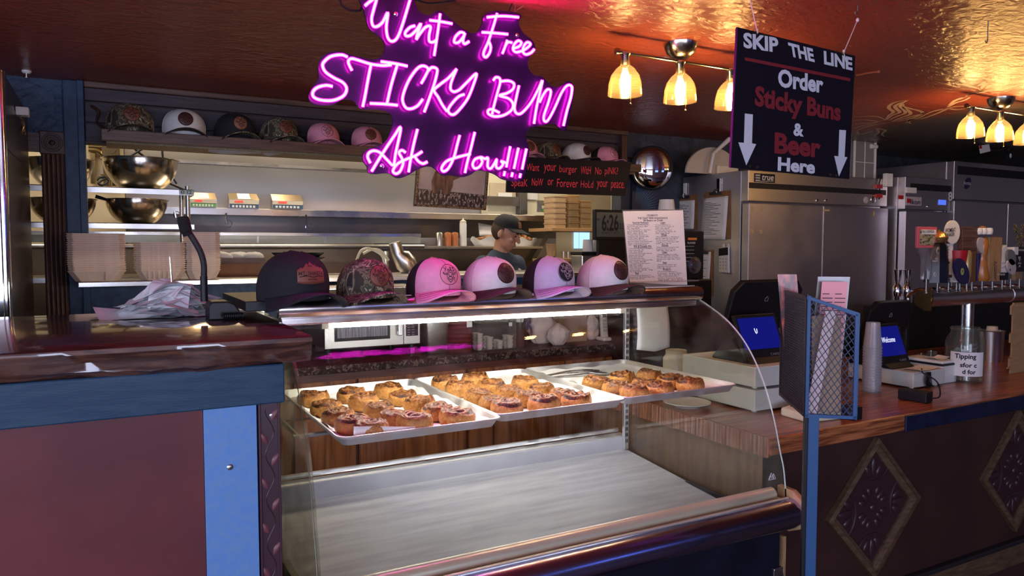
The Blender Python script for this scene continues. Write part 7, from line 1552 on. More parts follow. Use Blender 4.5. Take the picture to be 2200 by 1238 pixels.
p = A(2167, 335, 3.10); m = MB(); m.lathe([(0.035, 0), (0.035, 0.012), (0.0001, 0.014)], p, 20, (0, -1, 0)); t_ = thing('badge_reel', 'round black badge hanging under the ceiling at the right edge', 'badge', p); m.build('disc', 'black_plastic', t_, smooth=True); m = MB(); m.ell((p.x, p.y - 0.014, p.z), 0.014, 0.002, 0.018, 10, 6); m.build('emblem', 'white_plastic', t_); m = MB(); m.tube([(p.x, p.y + 0.004, p.z + 0.03), (p.x, p.y + 0.004, ZC)], 0.002, 5); m.build('cord', 'black_plastic', t_)

# ================================================================== back wall right: mirror, palm board, burger sign, picture
p = A(1395, 363, YW - 0.06); R_ = 0.134
t_ = thing('convex_mirror', 'round convex mirror high on the grey wall', 'mirror', (p.x, YW, p.z)); m = MB()
m.lathe([(R_ * math.sin(a) , -0.012 - 0.055 * (math.cos(a * 0.9) - math.cos(0.9 * PI / 2)) ) for a in [PI / 2 * (1 - k_ / 12) for k_ in range(12)]] + [(0.0005, -0.012 - 0.055 * (1 - math.cos(0.9 * PI / 2)))], (p.x, YW - 0.03, p.z), 40, (0, 1, 0)); m.build('mirror_dome', mat('mirror_silver', (0.85, 0.85, 0.86), 0.03, 1.0), t_, smooth=2)
m = MB(); m.tube([(p.x + R_ * math.cos(a), YW - 0.042, p.z + R_ * math.sin(a)) for a in [2 * PI * k_ / 40 for k_ in range(40)]], 0.008, 8, closed=True); m.lathe([(R_, 0), (R_ * 0.98, 0.04)], (p.x, YW - 0.042, p.z), 40, (0, 1, 0)); m.build('rim', 'black_plastic', t_, smooth=True)
m = MB(); a = A(1343, 339, YW - 0.03); m.tube([a, Vector((p.x - R_ * 0.9, YW - 0.04, p.z + R_ * 0.5))], 0.006, 6); m.ell(a, 0.012, 0.012, 0.014, 10, 6); m.build('bracket', 'chrome', t_, smooth=True); t_.location.y -= 0.07; t_.rotation_euler.z = -0.42
t_ = thing('palm_panel', 'dark panel printed with blue palm fronds below the mirror', 'panel', A(1395, 462, YW - 0.02)); a, b = A(1358, 462, YW - 0.02), A(1432, 372, YW - 0.02); m = MB(); m.box(a.x, b.x, YW - 0.02, YW - 0.002, a.z - 0.3, b.z); m.build('board', mat('palm_navy', (0.012, 0.016, 0.04), 0.5), t_)
m = MB(); o_ = A(1362, 450, YW - 0.021)
for k_ in range(14):
    an = 0.1 + k_ * 0.10; e_ = Vector((math.cos(an), 0, math.sin(an))); s_ = Vector((-math.sin(an), 0, math.cos(an))); L0, L1 = 0.05, min(0.22, (b.x - o_.x - 0.005) / max(0.05, math.cos(an)), (b.z - o_.z - 0.005) / max(0.05, math.sin(an)))
    m.add([o_ + e_ * L0, o_ + e_ * (L0 + L1) / 2 + s_ * 0.004, o_ + e_ * L1, o_ + e_ * (L0 + L1) / 2 - s_ * 0.004], [(0, 1, 2, 3)])
m.build('frond', mat('palm_blue', (0.05, 0.13, 0.22), 0.5), t_)
BSY = 3.625; Q = lambda x, y, o=0.0: A(x, y, BSY - o)
t_ = thing('burger_sign', 'black board with red handwriting asking about pink burgers', 'sign', Q(1220, 418)); m = MB(); m.hexa([Q(1088, 413), Q(1343, 421), Q(1357, 348), Q(1091, 336)], (0, 0.012, 0)); bo = m.build('board', 'sign_black', t_, bev=0.001)
mat('hand_red', (0.90, 0.05, 0.09), 0.5); mat('hand_red_edge', (0.15, 0.01, 0.02), 0.5)
def words(items):
    for s, x0, x1, yb, yt in items:
        sl = 0.03; dy = (x1 - x0) * sl
        text_px(s, x0, yb, x1, yb + dy, x0 + 1, yt, (0, BSY - 0.001, 0), (0, 1, 0), 'hand_red', bo, bold=0.0)
words([('Want', 1131, 1158, 367, 351), ('your', 1168, 1194, 373, 354), ('burger', 1201, 1239, 375, 355), ('WitH', 1247, 1269, 374, 357), ('No', 1278, 1292, 375, 359), ('piNK?', 1299, 1327, 379, 359)])
words([('SpeaK', 1098, 1133, 405, 384), ('NoW', 1142, 1166, 399, 383), ('or', 1176, 1188, 398, 386), ('Forever', 1196, 1241, 402, 384), ('HoLd', 1247, 1274, 403, 388), ('your', 1282, 1305, 408, 389), ('peace.', 1312, 1341, 410, 391)])
m = MB(); m.box(Q(1140, 340).x, Q(1150, 340).x, BSY + 0.004, SHY - 0.012 + 0.001, Q(1140, 345).z, 2.03); m.build('bracket', 'steel_dark', t_)
# framed photograph of a long-haired yak in front of a crowd
FPY = 3.632; P2 = lambda x, y, o=0.0: A(x, y, FPY - o)
t_ = thing('framed_picture', 'framed sepia photograph of a shaggy yak above a crowd', 'picture', P2(965, 448)); q4 = [(889, 443), (1043, 452), (1050, 362), (896, 352)]
m = MB(); m.hexa([P2(*c_) for c_ in q4], (0, 0.010, 0)); m.build('backing', 'black_matte', t_)
ramp_mat('bead_gold', [(0.42, (0.03, 0.014, 0.006)), (0.52, (0.22, 0.12, 0.05))], 140, (1, 1, 1), 0.35, 2)
def lerp2(u, v): 
    a = Vector((*q4[0], 0)).lerp(Vector((*q4[1], 0)), u); b = Vector((*q4[3], 0)).lerp(Vector((*q4[2], 0)), u); c_ = a.lerp(b, v); return c_.x, c_.y
for (u0, v0, u1, v1) in ((0, 0, 1, 0.055), (0, 0.945, 1, 1), (0, 0, 0.035, 1), (0.965, 0, 1, 1)):
    m = MB(); m.hexa([P2(*lerp2(*c_)) for c_ in ((u0, v0), (u1, v0), (u1, v1), (u0, v1))], (0, -0.010, 0)); m.build('frame_bar', 'bead_gold', t_, bev=0.003)
m = MB(); m.quad(*[P2(*lerp2(*c_), 0.001) for c_ in ((0.035, 0.05), (0.965, 0.05), (0.965, 0.95), (0.035, 0.95))]); pic = m.build('print', mat('sepia_sky', (0.38, 0.30, 0.26), 0.4, c2=(0.48, 0.39, 0.34), scale=7), t_)
m = MB(); m.quad(*[P2(*lerp2(*c_), 0.0014) for c_ in ((0.035, 0.05), (0.965, 0.05), (0.965, 0.36), (0.035, 0.42))]); m.build('crowd', ramp_mat('crowd_print', [(0.0, (0.02, 0.013, 0.012)), (0.50, (0.08, 0.05, 0.04)), (0.56, (0.42, 0.33, 0.29)), (0.62, (0.05, 0.03, 0.028))], 75, (1, 1, 0.5), 0.4, 4, constant=True), pic)
yk = [(0.24, 0.34), (0.22, 0.62), (0.26, 0.85), (0.36, 0.95), (0.50, 0.93), (0.62, 0.92), (0.66, 0.84), (0.61, 0.74), (0.52, 0.66), (0.52, 0.52), (0.49, 0.36), (0.42, 0.30), (0.36, 0.42), (0.30, 0.32)]
m = MB(); m.prism([P2(*lerp2(*c_), 0.0020) for c_ in yk][::-1], (0, 0.0004, 0)); m.build('yak', ramp_mat('yak_print', [(0.35, (0.06, 0.025, 0.015)), (0.6, (0.20, 0.09, 0.05)), (0.75, (0.28, 0.14, 0.09))], 60, (1, 1, 0.25), 0.5, 4), pic)

# ================================================================== tools on the right of the pass
# menu in an acrylic stand on the case top
MYY = 2.44; Mq = [(1353, 613), (1476, 612), (1467, 452), (1338, 454)]
t_ = thing('beer_menu', 'white printed beer menu in a clear stand on the case top', 'menu', A(1412, 613, MYY)); mm_ = lambda x, y, o=0.0: onpl(x, y, (0, MYY, 1.386), (0, 0.992, -0.12)) + Vector((0, -o, 0))
m = MB(); m.hexa([mm_(*c_, 0.0015) for c_ in Mq], (0, 0.001, 0)); pg_ = m.build('page', mat('menu_paper', (0.74, 0.72, 0.76), 0.6), t_)
m = MB(); m.hexa([mm_(x + dx, y + dy) for (x, y), (dx, dy) in zip(Mq, ((-1, 2), (1, 2), (1, -3), (-1, -3)))], (0, 0.003, 0)); m.build('acrylic_back', 'acrylic', t_)
b0, b1 = mm_(1352, 614), mm_(1477, 614); m = MB(); m.box(b0.x, b1.x + 0.01, MYY - 0.06, MYY + 0.06, ZT + 0.001, ZT + 0.006); m.build('acrylic_foot', 'acrylic', t_)
PN, PP = (0, 0.992, -0.12), (0, MYY - 0.0018, 1.386)
def mline(s, x, y, w, h, b=0.0): text_px(s, x, y, x + w, y - w * 0.008, x - h * 0.06, y - h, PP, PN, 'ink', pg_, bold=b, ext=0.0004)
mline('CELEBRATE', 1390, 465, 23, 4, .01); mline('THE CRAFT BEER RENAISSANCE', 1370, 471, 64, 4, .01); mline('38 Beers on Draft', 1382, 476, 42, 4.5, .01)
def mcol(x0, y0, items, sk):
    y = y0
    for kind, s, w in items:
        x = x0 + (y - y0) * sk
        if kind == 'h': mline(s, x + 12, y, w, 4.2, .012); m.quad(*[onpl(a_, b_, PP, PN) + Vector((0, -0.0005, 0)) for a_, b_ in ((x + 12, y + 1.0), (x + 12 + w, y + 1.0), (x + 12 + w, y + 0.4), (x + 12, y + 0.4))]); y += 4.4
        else: mline(s, x, y, w, 2.9); y += 3.55
m = MB()
L1 = [('h', 'Special Release', 34), ('l', '**Anderson Valley Brewing Co -', 48), ('l', 'Blood Orange Gose, ABV', 44), ('l', '4%...16oz. $6.50', 26), ('l', '**Etna Brewing Co.- Bourbon', 50), ('l', 'Barrel Vanilla Stout, 10%', 42), ('l', '8.5%...10oz...$7.50', 34), ('l', '***North Coast Brewing Co.-', 44), ('l', 'Old Stock Ale, Old Ale, ABV', 45), ('l', '11.9%..10oz...$8.50', 34), ('l', '**North Coast Brewing Co.-', 44), ('l', 'Barrel Aged Old Rasputin', 52), ('l', 'Rye, Imperial Stout.', 46), ('l', 'ABV 11.4%..8oz..$9.50', 40), ('h', 'IPA & Double IPA', 38), ('l', '**Fall River Brewing- Hexagenia', 52), ('l', 'West Coast IPA, 7%', 32), ('l', '7.7%...16oz. $7.00', 30), ('l', '**Fall River Brewing- Numb', 50), ('l', 'Numb, Dbl IPA, 8%', 34), ('l', '8.2%...16oz. $7.50', 30), ('l', '**Fall River Brewing-', 34), ('l', 'Widowmaker, Imperial IPA,', 51), ('l', '9%..10oz..$7.00', 36), ('l', '***Crooked Lane Brewing Co.-', 46), ('l', 'NE IPA, 6.8%', 28), ('l', '6.8%...16oz. $7.50', 28), ('l', '**Fort George Brewing Co.', 42), ('l', 'Vortex IPA, 7%', 50), ('l', '7%...16oz. $7.50', 26), ('h', 'Red', 7), ('l', '**North Coast Brewing Co.-', 47), ('l', 'Ruedrich Red Seal Ale, 5%', 52), ('l', '5.4%..16oz..$6.50', 30)]
L2 = [('h', 'Lager', 11), ('l', '**Trumer Brewing Co.', 34), ('l', 'Pilsner, German Lager, 5%', 41), ('l', '4.9%..16oz. $6.50', 30), ('l', '**North Coast Brewing', 35), ('l', 'Co. Scrimshaw, Pilsner, 4%', 44), ('l', '4.5%..16oz..$6.50', 30), ('h', 'Wheat', 12), ('l', '**Etna Brewing Co.- Blackberry', 50), ('l', 'Blonde, ABV 5%..16oz..$6.75', 47), ('l', '**Lost Coast Brewing Co.-', 44), ('l', 'Tangerine Wheat, 5%', 49), ('l', '5.2%..16oz. $6.75', 32), ('h', 'Stouts', 14), ('l', '**North Coast Brewing Co.-Old', 48), ('l', 'Rasputin Imperial Stout', 41), ('l', 'ABV 9%..10oz..$6.75', 40), ('h', 'Cider', 11), ('l', '**Humboldt Cider Co.- Cider', 44), ('l', 'Nectar, ABV 5%..16oz..$7', 47), ('l', '**Humboldt Cider Co. Imperial', 50), ('l', 'Blueberry, ABV 8%..10oz', 50), ('l', '$8.50', 9), ('h', 'Sour', 9), ('l', '**Almanac Brewing Co.- Sour', 42), ('l', 'Nouveau, Fruit Sour, 6%', 40), ('l', '5.8%...10oz. $7.50', 28), ('h', 'Belgian', 17), ('l', '**North Coast Brewing Co.-', 42), ('l', 'Pranqster, Belgian Style', 51), ('l', 'ABV 7.6%..10oz..$6.75', 46), ('l', '**North Coast Brewing Co.-', 43), ('l', 'Brother Thelonious, Belgian', 52), ('l', 'ABV 9.4%..10oz..$6.75', 54)]
mcol(1347, 481, L1, 0.055); mcol(1407, 481, L2, 0.055); m.build('rule', 'ink', pg_)

# digital clock on its stand
CKY = 3.70; a, b = A(1278, 516, CKY), A(1350, 452, CKY)
t_ = thing('digital_clock', 'grey digital clock reading 6:26 behind the beer menu', 'clock', ((a.x + b.x) / 2, CKY, 1.397)); m = MB(); m.box(a.x, b.x + 0.06, CKY, CKY + 0.03, a.z, b.z); bo = m.build('case', 'black_plastic', t_, bev=0.004)
m = MB(); m.box(a.x + 0.012, b.x + 0.05, CKY - 0.001, CKY, a.z + 0.02, b.z - 0.016); m.build('display', mat('lcd', (0.10, 0.115, 0.105), 0.3), bo)
text_px('6:26', 1293, 497, 1329, 496, 1293, 461, (0, CKY - 0.0015, 0), N_, 'ink', bo, bold=0.02); text_px('23', 1331, 492, 1340, 492, 1331, 480, (0, CKY - 0.0015, 0), N_, 'ink', bo); text_px('PM', 1283, 475, 1289, 475, 1283, 470, (0, CKY - 0.0015, 0), N_, 'ink', bo); text_px('SUNDAY  JULY', 1292, 503, 1330, 502, 1292, 498.5, (0, CKY - 0.0015, 0), N_, 'ink', bo)
m = MB(); m.box(a.x + 0.03, b.x - 0.02, CKY + 0.002, CKY + 0.028, 1.397, a.z); m.build('stand', 'black_plastic', t_)
# brewer with white cups
BRY = 3.76; a, b = A(1250, 600, BRY), A(1300, 541, BRY); t_ = thing('coffee_brewer', 'dark coffee brewer with a steel top on the pass ledge', 'coffee maker', ((a.x + b.x) / 2, BRY + 0.06, 1.397)); m = MB(); m.box(a.x, b.x, BRY, BRY + 0.12, 1.397, b.z - 0.02); m.build('body', 'steel_h', t_, bev=0.006); m = MB(); m.box(a.x - 0.004, b.x + 0.004, BRY - 0.004, BRY + 0.124, b.z - 0.02, b.z); m.build('lid', 'black_plastic', t_, bev=0.003)
for x_, lab in ((1263, 'left'), (1284, 'right')):
    p = A(x_, 541, BRY + 0.05); hz = A(x_, 515, BRY + .05).z - p.z; m = MB(); m.lathe([(0.030, 0), (0.033, 0.01), (0.030, hz), (0.027, hz)], (p.x, BRY + 0.05, b.z + 0.0005), 20); tag(m.build('white_cup', 'white_plastic', None, smooth=True, org=(p.x, BRY + 0.05, b.z)), 'upturned white cup on the coffee brewer, %s of two' % lab, 'cup')
# coffee grinder with silver disc beside the refrigerator, on a dark cart
GRY = 2.95; a, b = A(1476, 600, GRY), A(1513, 497, GRY)
t_ = thing('equipment_cart', 'dark cart under the coffee grinder behind the case', 'cart', ((a.x + b.x) / 2, GRY + 0.1, 0)); m = MB(); m.box(a.x - 0.18, b.x + 0.04, GRY - 0.02, GRY + 0.3, 0.10, a.z - 0.002); m.build('cabinet', 'black_plastic', t_, bev=0.005); m = MB()
for x_ in (a.x - 0.13, b.x): m.cyl((x_, GRY + 0.03, 0), (x_, GRY + 0.03, 0.10), 0.03, n=10); m.cyl((x_, GRY + 0.25, 0), (x_, GRY + 0.25, 0.10), 0.03, n=10)
m.build('caster', 'black_plastic', t_)
t_ = thing('coffee_grinder', 'black coffee grinder with a silver dial behind the beer menu', 'grinder', ((a.x + b.x) / 2, GRY + 0.06, a.z)); m = MB(); m.box(a.x - 0.12, b.x, GRY, GRY + 0.16, a.z, b.z); bo = m.build('body', 'black_plastic', t_, bev=0.006); c = A(1491, 570, GRY); m = MB(); m.lathe([(0.044, 0), (0.044, 0.006), (0.030, 0.008), (0.026, 0.016), (0.0001, 0.017)], c, 28, (0, -1, 0)); m.build('dial', 'chrome_soft', bo, smooth=True); m = MB(); a2, b2 = A(1478, 516, GRY - 0.001), A(1497, 511, GRY - 0.001); m.box(a2.x, b2.x, GRY - 0.002, GRY, a2.z, b2.z); m.build('orange_label', mat('label_orange', (0.6, 0.2, 0.03), 0.5), bo)
m = MB(); 
for k_ in range(5): c = A(1480, 530 + k_ * 8, GRY); m.box(c.x - 0.03, c.x + 0.035, GRY - 0.0015, GRY, c.z, c.z + 0.003)
m.build('print', 'logo_grey', bo); text_px('PLANNER', 1477, 524, 1494, 524, 1477, 520, (0, GRY - 0.001, 0), N_, 'white_plastic', bo)
# paper cup roll on the wall shelf
p = A(1432, 452, 3.3); m = MB(); r_ = (A(1447, 450, 3.3).x - A(1419, 450, 3.3).x) / 2; hz = 0.06; m.lathe([(r_, 0), (r_, 0.004), (r_ * 0.85, hz), (r_ * 0.82, hz), (r_ * 0.82, 0.004)], (p.x, 3.3, p.z), 24); tag(m.build('paper_cup', 'white_plastic', None, smooth=True, org=(p.x, 3.3, p.z)), 'white paper cup behind the top of the beer menu', 'cup')
m = MB(); m.box(p.x - 0.05, p.x + 0.05, 3.25, 3.35, 1.0, p.z - 0.0005); m.box(p.x - 0.06, p.x + 0.06, 3.24, 3.36, 0, 1.0); tag(m.build('cup_pedestal', 'black_plastic', None, bev=0.004, org=(p.x, 3.3, 0)), 'dark narrow pedestal hidden behind the beer menu', 'pedestal')

# ================================================================== kitchen behind the pass
for kx, ky in ((-0.5, 4.75), (1.0, 4.75), (2.5, 4.75), (3.3, 4.4)):
    t_ = thing('kitchen_light', 'fluorescent fitting on the kitchen ceiling', 'ceiling light', (kx, ky, 2.55), group='kitchen ceiling fittings'); m = MB(); m.box(kx - 0.47, kx + 0.47, ky - 0.15, ky + 0.15, 2.525, 2.55); m.build('housing', 'white_plastic', t_)
# cream wall and pipes at the far left of the kitchen
xw = A(266, 360, 5.44).x
m = MB(); m.box(-1.5, xw, 5.40, 5.45, 0, 2.55); struct(m.build('wall_kitchen_left_panel', 'cream_wall'))
t_ = thing('gas_pipes', 'cluster of brass pipes and valves behind the mixing bowls', 'pipes', A(225, 430, 5.36)); 
for pts in (((190, 315), (225, 318), (245, 322), (247, 400)), ((190, 322), (212, 326), (226, 345), (228, 400)), ((232, 318), (233, 400)), ((200, 330), (200, 395))):
    m = MB(); m.tube(crs([A(x, y, 5.36) for x, y in pts], 4), 0.016, 8); m.build('pipe', 'brass', t_, smooth=True)
m = MB(); c = A(238, 318, 5.34); m.lathe([(0.03, 0), (0.03, 0.01)], c, 16, (0, -1, 0)); m.box(c.x - 0.05, c.x + 0.05, 5.34, 5.38, c.z - 0.05, c.z + 0.04); m.build('valve', 'brass', t_, smooth=True)
m = MB(); a, b = A(216, 374, 5.39), A(224, 362, 5.39); m.box(a.x, b.x, 5.385, 5.40, a.z, b.z); tag(m.build('wall_outlet', 'badge_grey', None, org=a), 'small grey wall outlet behind the mixing bowls', 'outlet')
t_ = thing('kitchen_cable', 'black looped cable hanging above the big mixing bowl', 'cable', A(300, 345, 5.0)); m = MB(); m.tube(crs([Vector((A(250, 250, 5.0).x, 5.0, 2.55))] + [A(x, y, 5.0) for x, y in ((255, 250), (266, 305), (275, 306), (295, 325), (318, 345), (340, 380), (400, 410))], 6), 0.007, 6); m.tube(crs([A(x, y, 4.98) for x, y in ((252, 345), (275, 338), (310, 318), (335, 306), (347, 312), (353, 350), (380, 395))], 6), 0.007, 6); m.build('loop', 'black_plastic', t_, smooth=True)
t_ = thing('coiled_hose', 'small coil of black hose behind the mixing bowls', 'hose', A(220, 395, 5.3)); m = MB(); m.tube(crs([A(x, y, 5.3) for x, y in ((208, 388), (214, 382), (228, 382), (232, 390), (220, 398), (212, 394), (222, 386), (236, 382))], 5), 0.008, 6); m.build('loop', 'black_plastic', t_, smooth=True)
# steel seam strip of the back wall, wall shelf
m = MB(); a, b = A(300, 341, 5.44), A(870, 372, 5.44); m.box(xw, 3.42, 5.438, 5.45, a.z - 0.012, a.z + 0.006); struct(m.build('trim_13', 'steel_h'))
m = MB(); m.box(xw, xw + 0.008, 5.437, 5.45, 1.5, 2.4); struct(m.build('trim_14', 'steel_dark'))
SHK = 5.12; zt1, zb1 = A(473, 447, SHK).z, A(473, 462, SHK).z; sx1 = A(1207, 458, SHK).x
t_ = thing('wall_shelf', 'long steel kitchen wall shelf carrying the portion scales', 'shelf', (1.7, SHK, zb1)); m = MB(); m.box(xw, sx1, SHK, 5.45, zt1 - 0.012, zt1); m.build('board', 'steel_h', t_); m = MB(); m.box(xw, sx1, SHK - 0.004, SHK, zb1, zt1); m.build('front_lip', 'steel_h', t_, bev=0.002)
m = MB(); m.box(xw, 3.40, 5.42, 5.45, 1.62, zb1 + 0.02); m.build('splash_panel', 'steel_dark', t_)
# portion scales
mat('scale_green', (0.10, 0.34, 0.08), 0.4); mat('scale_blue', (0.05, 0.10, 0.19), 0.4); mat('scale_ivory', (0.55, 0.50, 0.40), 0.4); emis('scale_led', (1.0, 0.05, 0.03), 1.0)
for i, (x0, x1, y0, y1, c_, lab) in enumerate(((408, 466, 415, 444, 'scale_green', 'green-faced portion scale nearest the bowl rack'), (492, 557, 415, 447, 'scale_blue', 'blue-faced portion scale in the middle of the steel shelf'), (585, 652, 418, 448, 'scale_blue', 'blue-faced portion scale without a label, right of the middle one'), (1163, 1208, 432, 455, 'scale_green', 'tilted green-faced portion scale at the right end of the steel shelf'))):
    Ys = SHK - 0.05; P_ = lambda x, y, o=0.0: A(x, y, Ys - o); dy = (x1 - x0) * 0.03
    t_ = thing('portion_scale', lab, 'scale', (P_((x0 + x1) / 2, y1).x, Ys, zt1 - 0.02), group='portion scales on the kitchen shelf'); h_ = y1 - y0
    a, b, c, d = P_(x0, y1), P_(x1, y1 + dy), P_(x1, y0 + h_ * 0.42 + dy), P_(x0, y0 + h_ * 0.42)
    m = MB(); tp = P_(x0 + 1, y0), P_(x1 - 2, y0 + dy)
    d2, c2 = d + Vector((0.004, 0.07, 0.045)), c + Vector((-0.004, 0.07, 0.045))
    m.add([a, b, c, d, d2, c2, a + Vector((0, 0.07, 0)), b + Vector((0, 0.07, 0))], [(0, 1, 2, 3), (3, 2, 5, 4), (0, 3, 4, 6), (1, 7, 5, 2), (6, 4, 5, 7), (0, 6, 7, 1)]); bo = m.build('housing', 'steel', t_)
    o = Vector((0, -0.0015, 0)); L_ = lambda u, v: a.lerp(b, u).lerp(d.lerp(c, u), v) + o
    m = MB(); m.quad(L_(0.02, 0.45), L_(0.98, 0.45), L_(0.98, 0.97), L_(0.02, 0.97)); m.build('face_top', 'scale_ivory', bo)
    m = MB(); m.quad(L_(0.02, 0.03), L_(0.98, 0.03), L_(0.98, 0.5), L_(0.02, 0.5)); m.build('face_panel', c_, bo); o = Vector((0, -0.0022, 0)); 
    m = MB(); m.quad(*[q_ + Vector((0, -0.001, 0)) for q_ in (L_(0.18, 0.66), L_(0.46, 0.66), L_(0.46, 0.9), L_(0.18, 0.9))]); m.build('led_display', 'scale_led', bo)
    m = MB()
    for k_ in range(7): u = 0.10 + k_ * 0.115; m.quad(*[q_ + Vector((0, -0.001, 0)) for q_ in (L_(u, 0.1), L_(u + .07, 0.1), L_(u + .07, 0.36), L_(u, 0.36))])
    m.build('key', 'white_plastic', bo)
    if lab.find('without') < 0: m = MB(); oo = Vector((0, -0.001, 0.001)); m.quad(d.lerp(c, .3).lerp(d2.lerp(c2, .3), .1) + oo, d.lerp(c, .72).lerp(d2.lerp(c2, .72), .1) + oo, d.lerp(c, .72).lerp(d2.lerp(c2, .72), .95) + oo, d.lerp(c, .3).lerp(d2.lerp(c2, .3), .95) + oo); m.build('paper_label', 'white_paper', bo)
# clip thermometers hanging from the shelf
for x_, y0_, y1_, lab in ((375, 452, 468, 'next to the bowls'), (486, 455, 487, 'left of the middle of the steel shelf'), (658, 468, 493, 'below the unlabelled scale')):
    t_ = thing('hanging_clip', 'ringed metal clip under the shelf, ' + lab, 'clip', A(x_, y1_, SHK - 0.02)); m = MB(); m.tube([Vector((A(x_, y0_, SHK - 0.02).x, SHK - 0.02, zb1 + 0.012)), A(x_, y1_ - 14, SHK - 0.02), A(x_ + 3, y1_, SHK - 0.02)], 0.006, 6); m.build('shank', 'chrome', t_); c = A(x_ + 5, y1_ - 6, SHK - 0.02); m = MB(); m.tube([(c.x + 0.02 * math.cos(q_), SHK - 0.02, c.z + 0.022 * math.sin(q_)) for q_ in [2 * PI * k_ / 18 for k_ in range(18)]], 0.002, 5, closed=True); m.build('ring', 'chrome', t_)
for hx_ in (430, 606):
    c = A(hx_, 300, 5.30); t_ = thing('hood_lamp', 'warm lamp under the kitchen hood, ' + ('left' if hx_ < 500 else 'right') + ' of two', 'lamp', (c.x, 5.30, 2.55)); m = MB(); m.ell((c.x, 5.30, 2.40), 0.05, 0.05, 0.07, 14, 8); m.build('bulb', emis('hood_bulb', (1.0, 0.66, 0.28), 14), t_, smooth=2); m = MB(); m.cyl((c.x, 5.30, 2.46), (c.x, 5.30, 2.55), 0.03, n=12); m.build('socket', 'steel_dark', t_)
# cook line: steel counter edge, pale panel, rail
CLY = 4.95; zc1 = A(700, 501, CLY).z; xe = A(1158, 528, CLY).x; zc0 = A(900, 529, CLY).z
t_ = thing('cook_line', 'long steel cook line with a pale panel and tube rail', 'cook line', (1.5, CLY, 0))
m = MB(); m.box(xw - 0.5, A(905, 500, CLY).x, CLY, CLY + 0.04, A(700, 508, CLY).z, zc1); m.build('front_bar', 'steel_h', t_, bev=0.002)
m = MB(); m.box(xw - 0.5, A(905, 500, CLY).x, CLY + 0.02, CLY + 0.03, zc0 + 0.02, A(700, 508, CLY).z); m.build('pale_panel', mat('pale_green', (0.50, 0.52, 0.42), 0.35, 0.3, c2=(0.42, 0.44, 0.36), scale=6), t_)
for px_ in (555, 700): x_ = A(px_, 515, CLY).x; m = MB(); m.box(x_ - 0.006, x_ + 0.006, CLY + 0.012, CLY + 0.022, zc0 + 0.02, A(700, 508, CLY).z); m.build('panel_joint', 'steel', t_)
m = MB(); z_ = A(700, 530, CLY - 0.05).z; m.cyl((xw - 0.5, CLY - 0.05, z_), (A(905, 530, CLY).x, CLY - 0.05, z_), 0.016, n=12); m.build('tube_rail', 'steel', t_, smooth=True)
m = MB(); x0_ = A(800, 527, CLY).x; m.box(x0_, xe, CLY - 0.06, 5.40, zc0 - 0.02, zc0); m.build('work_surface', 'steel_h', t_, bev=0.002)
m = MB(); m.box(xw - 0.5, xe, CLY + 0.03, 5.40, 0.1, zc0 - 0.02); m.build('cabinet', mat('line_body', (0.26, 0.20, 0.14), 0.35, 0.6, c2=(0.20, 0.15, 0.10), scale=2), t_)
# sneeze guard end
m = MB(); m.prism([A(1197, 462, CLY - 0.02), A(1207, 462, CLY - 0.02), A(1150, 560, CLY - 0.02), A(1140, 560, CLY - 0.02)], (0, 0.01, 0)); tag(m.build('guard_strut', 'steel_dark', None, org=A(1145, 560, CLY)), 'slanted steel strut at the right end of the cook line', 'strut')
# things on the cook line
WZ = zc0 + 0.001; WY = CLY + 0.05
def onw(x): return A(x, 525, WY)
p = onw(995); t_ = thing('squeeze_bottle', 'white squeeze bottle on the cook line', 'bottle', (p.x, WY, WZ)); hz = A(995, 468, WY).z - WZ; m = MB(); m.lathe([(0.024, 0), (0.026, 0.006), (0.026, hz * 0.78), (0.022, hz * 0.84), (0.012, hz * 0.86)], (p.x, WY, WZ), 20); m.build('body', 'white_plastic', t_, smooth=True); m = MB(); m.lathe([(0.024, hz * 0.82), (0.024, hz * 0.88), (0.008, hz * 0.92), (0.003, hz)], (p.x, WY, WZ), 16); m.build('nozzle', 'cream_plastic', t_, smooth=True)
for x_, m_, lab in ((944, 'steel', 'steel shaker beside the orange ones on the cook line'), (962, 'patch_tan', 'left orange shaker on the cook line'), (977, 'patch_tan', 'right orange shaker on the cook line, next to the squeeze bottle')):
    p = onw(x_); hz = A(x_, 500, WY).z - WZ; m = MB(); m.lathe([(0.025, 0), (0.027, hz * 0.9), (0.022, hz), (0.0001, hz + 0.004)], (p.x, WY, WZ), 18); o = m.build('spice_shaker', MATS['steel'] if m_ == 'steel' else (MATS.get('shaker_orange') or mat('shaker_orange', (0.40, 0.13, 0.04), 0.4)), None, smooth=True, org=(p.x, WY, WZ)); tag(o, lab, 'shaker')
p = A(868, 523, WY - 0.06); m = MB(); m.lathe([(0.16, 0), (0.19, 0.012), (0.19, 0.016), (0.16, 0.006)], (p.x, WY + 0.03, WZ), 32, sy=0.4, sx=1.0); tag(m.build('griddle_pan', 'black_plastic', None, smooth=True, org=(p.x, WY, WZ)), 'flat black griddle pan on the cook line', 'pan')
t_ = thing('tongs', 'red-handled tongs lying on the black griddle pan', 'tongs', (p.x, WY + 0.02, WZ + 0.02)); m = MB()
for pts in (((858, 516), (866, 508), (876, 505)), ((872, 516), (880, 505), (900, 516))): m.tube([A(x, y, WY + 0.02) for x, y in pts], 0.008, 6)
m.build('handle', 'tap_red', t_)
